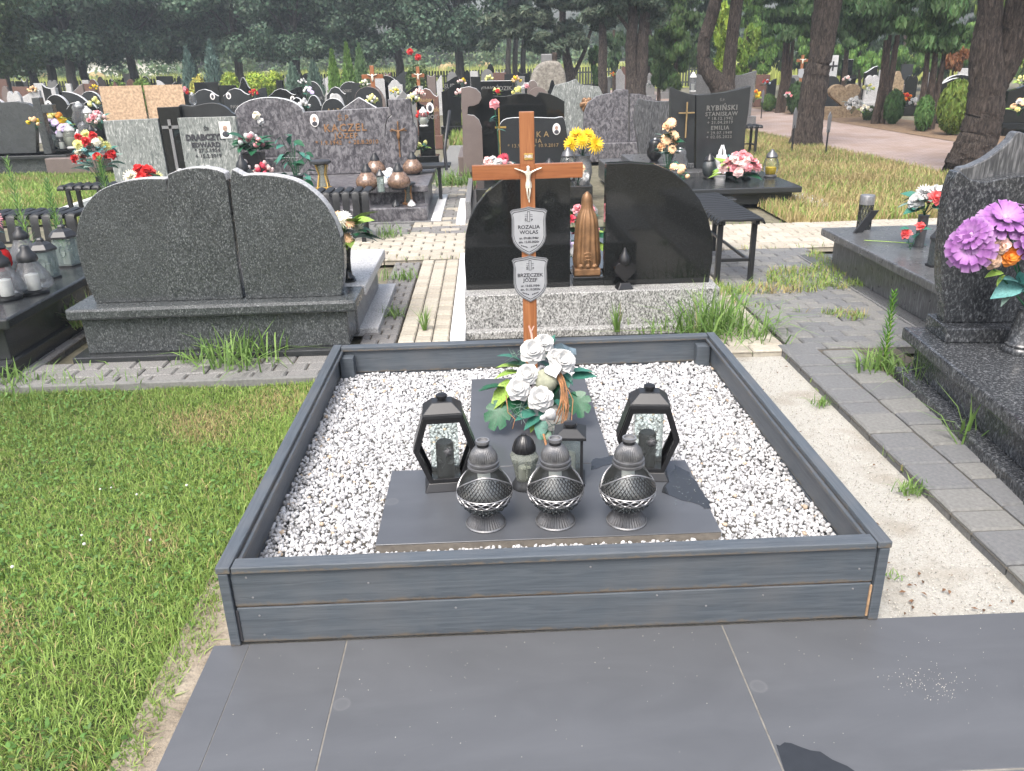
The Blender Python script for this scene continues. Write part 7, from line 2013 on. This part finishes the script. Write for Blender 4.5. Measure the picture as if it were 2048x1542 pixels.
pine('twin-trunk pine with thick grey bark beyond the mottled double stone', 1270, 22, [[(1272, 225, 46), (1272, 190, 46), (1263, 150, 27), (1262, 90, 25), (1266, 40, 22), (1258, -60, 18)], [(1276, 190, 30), (1283, 150, 28), (1284, 90, 26), (1290, 30, 22), (1296, -60, 18)], [(1262, 65, 10), (1248, 45, 8), (1235, 30, 6)]],
     [(1250, 10, 80, 40), (1300, 0, 90, 50), (1320, 30, 50, 40), (1270, -50, 160, 60)], 16000, seed=5)
pine('forked pine with U-shaped double trunk behind the black dated headstone', 1450, 17, [[(1452, 240, 60), (1450, 195, 56), (1440, 170, 46), (1420, 148, 34), (1406, 120, 28), (1408, 80, 28), (1422, 40, 27), (1434, -10, 26), (1445, -80, 22)], [(1455, 190, 36), (1456, 165, 30), (1460, 120, 27), (1466, 60, 26), (1474, 0, 26), (1480, -80, 22)]],
     [(1430, -60, 200, 50), (1490, -70, 160, 50)], 4000, seed=6)
pine('leaning pine trunk with rough bark beside the road markers', 1620, 13.4, [[(1610, 306, 84), (1611, 285, 72), (1622, 220, 58), (1632, 150, 56), (1640, 120, 50), (1648, 60, 54), (1660, -20, 58), (1672, -100, 50)]], [(1680, -120, 200, 60)], 2500, seed=7)
pine('large forked pine trunk near the right picture edge', 1960, 9.4, [[(1935, 352, 118), (1940, 330, 108), (1958, 270, 84), (1970, 220, 78), (1974, 170, 74), (1972, 100, 64), (1978, 40, 50), (1985, -40, 48), (1990, -120, 44)], [(1975, 200, 60), (1996, 160, 54), (2018, 110, 60), (2036, 50, 64), (2048, -20, 66), (2056, -120, 60)]],
     [(1990, -160, 200, 60), (2080, -150, 200, 60)], 2500, seed=8)
for i, (px, lb) in enumerate(((1016, 'thin distant pine trunk, left of three under the boughs'), (1030, 'thin distant pine trunk, middle of three under the boughs'), (1046, 'thin distant pine trunk, right of three under the boughs'))):
    pine(lb, px, 38 + i, [[(px, 175, 13), (px, 120, 11), (px + 4, 40, 9), (px + 2, -30, 7)]], [(px, 20, 80, 60), (px - 6, -30, 90, 60)], 3500, seed=20 + i, bark_m=m_bark2)
# thujas to the right
TD, TL = (.055, .10, .028), (.17, .25, .035)
def thuja(label, base_px, yb, Y, stems, blobs, n=9000, col=TD, seed=1, size=.1):
    org = G(base_px, yb) if Y is None else A(base_px, yb, Y); org.z = 0; Yy = org.y
    t = thing('thuja_tree', label, 'tree', org)
    for st in stems:
        pts = [A(px, py, Yy) - org for px, py, _ in st]; rs_ = [w_ * .72 * (Yy + 2) / 1600.0 / 2 for _, _, w_ in st]
        pts[0].z = -.05
        trunk_mb(pts, rs_, 14, .04, seed).build('trunk', m_barkr, t, smooth=60)
    rs = np.random.default_rng(seed); c, r = [], []
    k = (Yy + 2) / 1600.0 / 2
    for (px, py, wx, wz) in blobs:
        p = A(px, py, Yy) - org
        for i in range(9):
            c.append((p.x + rs.normal(0, wx * k * .42), p.y + rs.normal(0, wx * k * .4), p.z + rs.normal(0, wz * k * .42))); r.append((wx * k * .3, wx * k * .3, wz * k * .3))
    V, cc = leafcloud(c, r, n, size, col, .32, .45, .1, .5, vertical=True)
    link('crown', poly_np('crown', V, cc, m_needle), t)
    return t
thuja('dense dark green thuja with skirt to the ground behind the dated stone', 1350, 190, 24, [[(1350, 200, 14), (1352, 100, 10), (1352, -40, 6)]], [(1350, 150, 84, 60), (1350, 100, 96, 70), (1350, 50, 92, 70), (1352, 0, 86, 70), (1355, -60, 70, 70)], 26000, seed=31, size=.085)
thuja('dark green thuja left of the dense one, half behind the twin trunk', 1318, 190, 28, [[(1318, 200, 10), (1318, 60, 7)]], [(1316, 140, 40, 60), (1318, 90, 50, 60), (1322, 50, 40, 60)], 6000, seed=32)
thuja('bright green thuja between the slim pine and the monument', 1188, 190, 30, [[(1188, 190, 8), (1188, 110, 5)]], [(1188, 150, 30, 40), (1188, 115, 26, 40)], 4000, (.09, .18, .05), 33)
thuja('dark thuja between the slim pine and the twin trunk', 1228, 190, 33, [[(1228, 190, 10), (1228, 60, 7)]], [(1228, 120, 40, 50), (1230, 80, 44, 50)], 5000, (.05, .09, .04), 34)
thuja('yellow-green thuja seen inside the forked pine', 1445, 190, 21, [[(1445, 190, 8), (1445, 60, 5)]], [(1445, 140, 34, 60), (1446, 90, 36, 60), (1450, 40, 30, 60)], 6000, TL, 35)
thuja('yellow-green thuja right of the forked pine', 1490, 190, 22, [[(1490, 190, 8), (1495, 60, 5)]], [(1488, 140, 40, 40), (1495, 100, 40, 50), (1505, 70, 30, 40)], 6000, (.13, .21, .035), 36)
thuja('green thuja behind the multi-stemmed tree', 1530, 190, 29, [[(1530, 190, 8), (1530, 60, 5)]], [(1525, 120, 46, 50), (1540, 80, 50, 60), (1520, 40, 60, 60), (1505, 0, 70, 60)], 14000, (.08, .16, .03), 37)
thuja('multi-stemmed thuja with bare trunks left of the leaning pine', 1562, 224, None, [[(1556, 224, 18), (1566, 160, 13), (1572, 60, 8)], [(1564, 224, 14), (1580, 150, 11), (1588, 60, 7)], [(1560, 224, 12), (1573, 150, 10), (1580, 60, 7)]],
      [(1570, 60, 110, 40), (1575, 20, 120, 60), (1570, -40, 120, 70), (1610, 40, 60, 50)], 20000, (.045, .09, .028), 38)
thuja('bare-stemmed thuja clump left of the ball bush, first of two', 1758, 246, None, [[(1750, 246, 22), (1765, 170, 17), (1772, 80, 12)], [(1762, 246, 22), (1783, 150, 17), (1795, 70, 11)], [(1756, 246, 14), (1772, 150, 12), (1780, 70, 9)]],
      [(1760, 50, 130, 50), (1730, 20, 120, 60), (1790, 10, 120, 70), (1760, -50, 160, 80)], 26000, (.042, .085, .03), 39)
thuja('bare-stemmed thuja clump beside the ball bush, second of two', 1852, 258, None, [[(1840, 258, 22), (1848, 180, 16), (1856, 100, 11)], [(1852, 258, 20), (1864, 170, 18), (1872, 100, 12)], [(1862, 258, 18), (1880, 160, 14), (1890, 100, 9)]],
      [(1870, 75, 110, 60), (1840, 60, 80, 50), (1880, 20, 120, 70), (1900, 70, 70, 60), (1860, -40, 160, 80)], 26000, (.05, .10, .032), 40)
thuja('dark thuja between the leaning pine and the thuja clumps', 1688, 200, 24, [[(1686, 200, 16), (1692, 120, 12), (1696, 60, 9)]], [(1690, 70, 90, 50), (1700, 30, 110, 60), (1680, -20, 120, 70)], 15000, (.045, .09, .03), 41)
thuja('bright thuja hedge piece behind the white marble slab', 1720, 190, 31, [[(1720, 190, 8), (1720, 60, 6)]], [(1710, 130, 60, 40), (1735, 120, 60, 50), (1700, 100, 60, 50), (1640, 110, 60, 50), (1620, 80, 60, 60)], 18000, (.09, .18, .035), 42)
thuja('bright thuja hedge piece right of the second thuja clump', 1810, 190, 31, [[(1810, 190, 8), (1810, 60, 6)]], [(1800, 120, 70, 50), (1830, 110, 60, 50), (1900, 110, 90, 60), (1940, 90, 90, 70)], 18000, (.075, .155, .03), 43)
thuja('yellow-green tree behind the large forked pine', 2010, 190, 20, [[(2010, 190, 10), (2010, 60, 8)]], [(1990, 90, 70, 60), (2015, 50, 80, 70), (2040, 110, 80, 60), (2000, 0, 90, 70)], 16000, (.12, .19, .03), 44)
thuja('brown withered thuja branch above the ball bush', 1900, 190, 19.5, [[(1905, 190, 7), (1908, 120, 5)]], [(1905, 120, 40, 30), (1915, 112, 36, 24)], 1800, (.22, .10, .045), 45)
for i, (bx_, by_, Yb, col_, lb) in enumerate(((1300, 30, 36, (.04, .075, .028), 'dark evergreen mass behind the twin-trunk pine'), (1400, 20, 33, (.05, .095, .03), 'dark evergreen mass behind the forked pine'), (1500, 20, 35, (.045, .085, .028), 'dark evergreen mass right of the forked pine'),
                                         (1600, 30, 36, (.05, .09, .03), 'dark evergreen mass behind the leaning pine'), (1690, 40, 37, (.045, .085, .03), 'dark evergreen mass behind the marble slab'), (1790, 40, 36, (.04, .08, .028), 'dark evergreen mass between the thuja clumps'),
                                         (1880, 40, 35, (.05, .09, .03), 'dark evergreen mass behind the second thuja clump'), (1970, 30, 34, (.06, .105, .03), 'dark evergreen mass behind the large forked pine'), (2050, 30, 33, (.06, .105, .03), 'dark evergreen mass at the right picture edge'))):
    thuja(lb, bx_, 190, Yb, [[(bx_, 190, 14), (bx_, 60, 9)]], [(bx_ - 15, by_ + 70, 110, 60), (bx_ + 20, by_ + 30, 130, 70), (bx_ - 20, by_ - 20, 140, 70), (bx_ + 10, by_ - 70, 140, 80), (bx_, by_ + 100, 90, 50)], 11000, col_, 70 + i, .13)
def ball_shrub(label, px, yt, yb, wpx, col, seed, n=6000, cat='bush'):
    p = G(px, yb); s = (p.y + 2) / 1600.0; rx = wpx * s / 2; h = A(px, yt, p.y).z
    t = thing('clipped_bush', label, cat, (p.x, p.y + rx * .5, 0))
    V, c = leafcloud([(0, 0, h * .52)], [(rx, rx, h * .5)], n, .055, col, .35, .4, .1, .22, vertical=True)
    link('foliage', poly_np('foliage', V, c, m_needle), t); MB().tube([(0, 0, -.05), (0, 0, h * .6)], [.05, .02], 6).build('stem', m_barkr, t)
ball_shrub('ball-shaped golden-green bush across the road', 1912, 163, 270, 66, (.14, .21, .035), 51, 7000)
ball_shrub('small dark green thuja at the foot of the first thuja clump', 1788, 182, 248, 36, (.05, .11, .03), 52, 3500); ball_shrub('small dark green thuja at the foot of the second thuja clump', 1848, 195, 262, 34, (.055, .115, .03), 53, 3500)
ball_shrub('small round bush left of the multi-stemmed thuja', 1538, 190, 222, 28, (.06, .11, .03), 54, 2500); ball_shrub('small dark bush right of the multi-stemmed thuja', 1592, 165, 228, 34, (.045, .09, .03), 55, 3000); ball_shrub('low bush by the tan heart', 1740, 215, 240, 24, (.07, .12, .04), 56, 1800)
# fallen needles along the road edge
sheet('needle_verge', [(8.75, 10), (10.6, 10), (10.4, 26), (8.6, 26)], -.012, soil('needle_litter', (.10, .06, .035), (.17, .11, .065), (.24, .18, .11)))
# ------------------------------------------------------------------ a little summer haze
hm = bpy.data.materials.new('thin_haze'); hm.use_nodes = True
hn = hm.node_tree.nodes; hn.remove(hn['Principled BSDF'])
hv = hn.new('ShaderNodeVolumePrincipled')
hv.inputs['Color'].default_value = (.80, .88, .95, 1)
hv.inputs['Density'].default_value = .0021
hv.inputs['Anisotropy'].default_value = .2
hm.node_tree.links.new(hv.outputs[0], hn['Material Output'].inputs['Volume'])
hz_o = MB().box(-70, 70, -12, 90, -1.1, 18).build('haze', hm)
props(hz_o, 'thin pale summer haze over the cemetery', 'haze', kind='stuff')
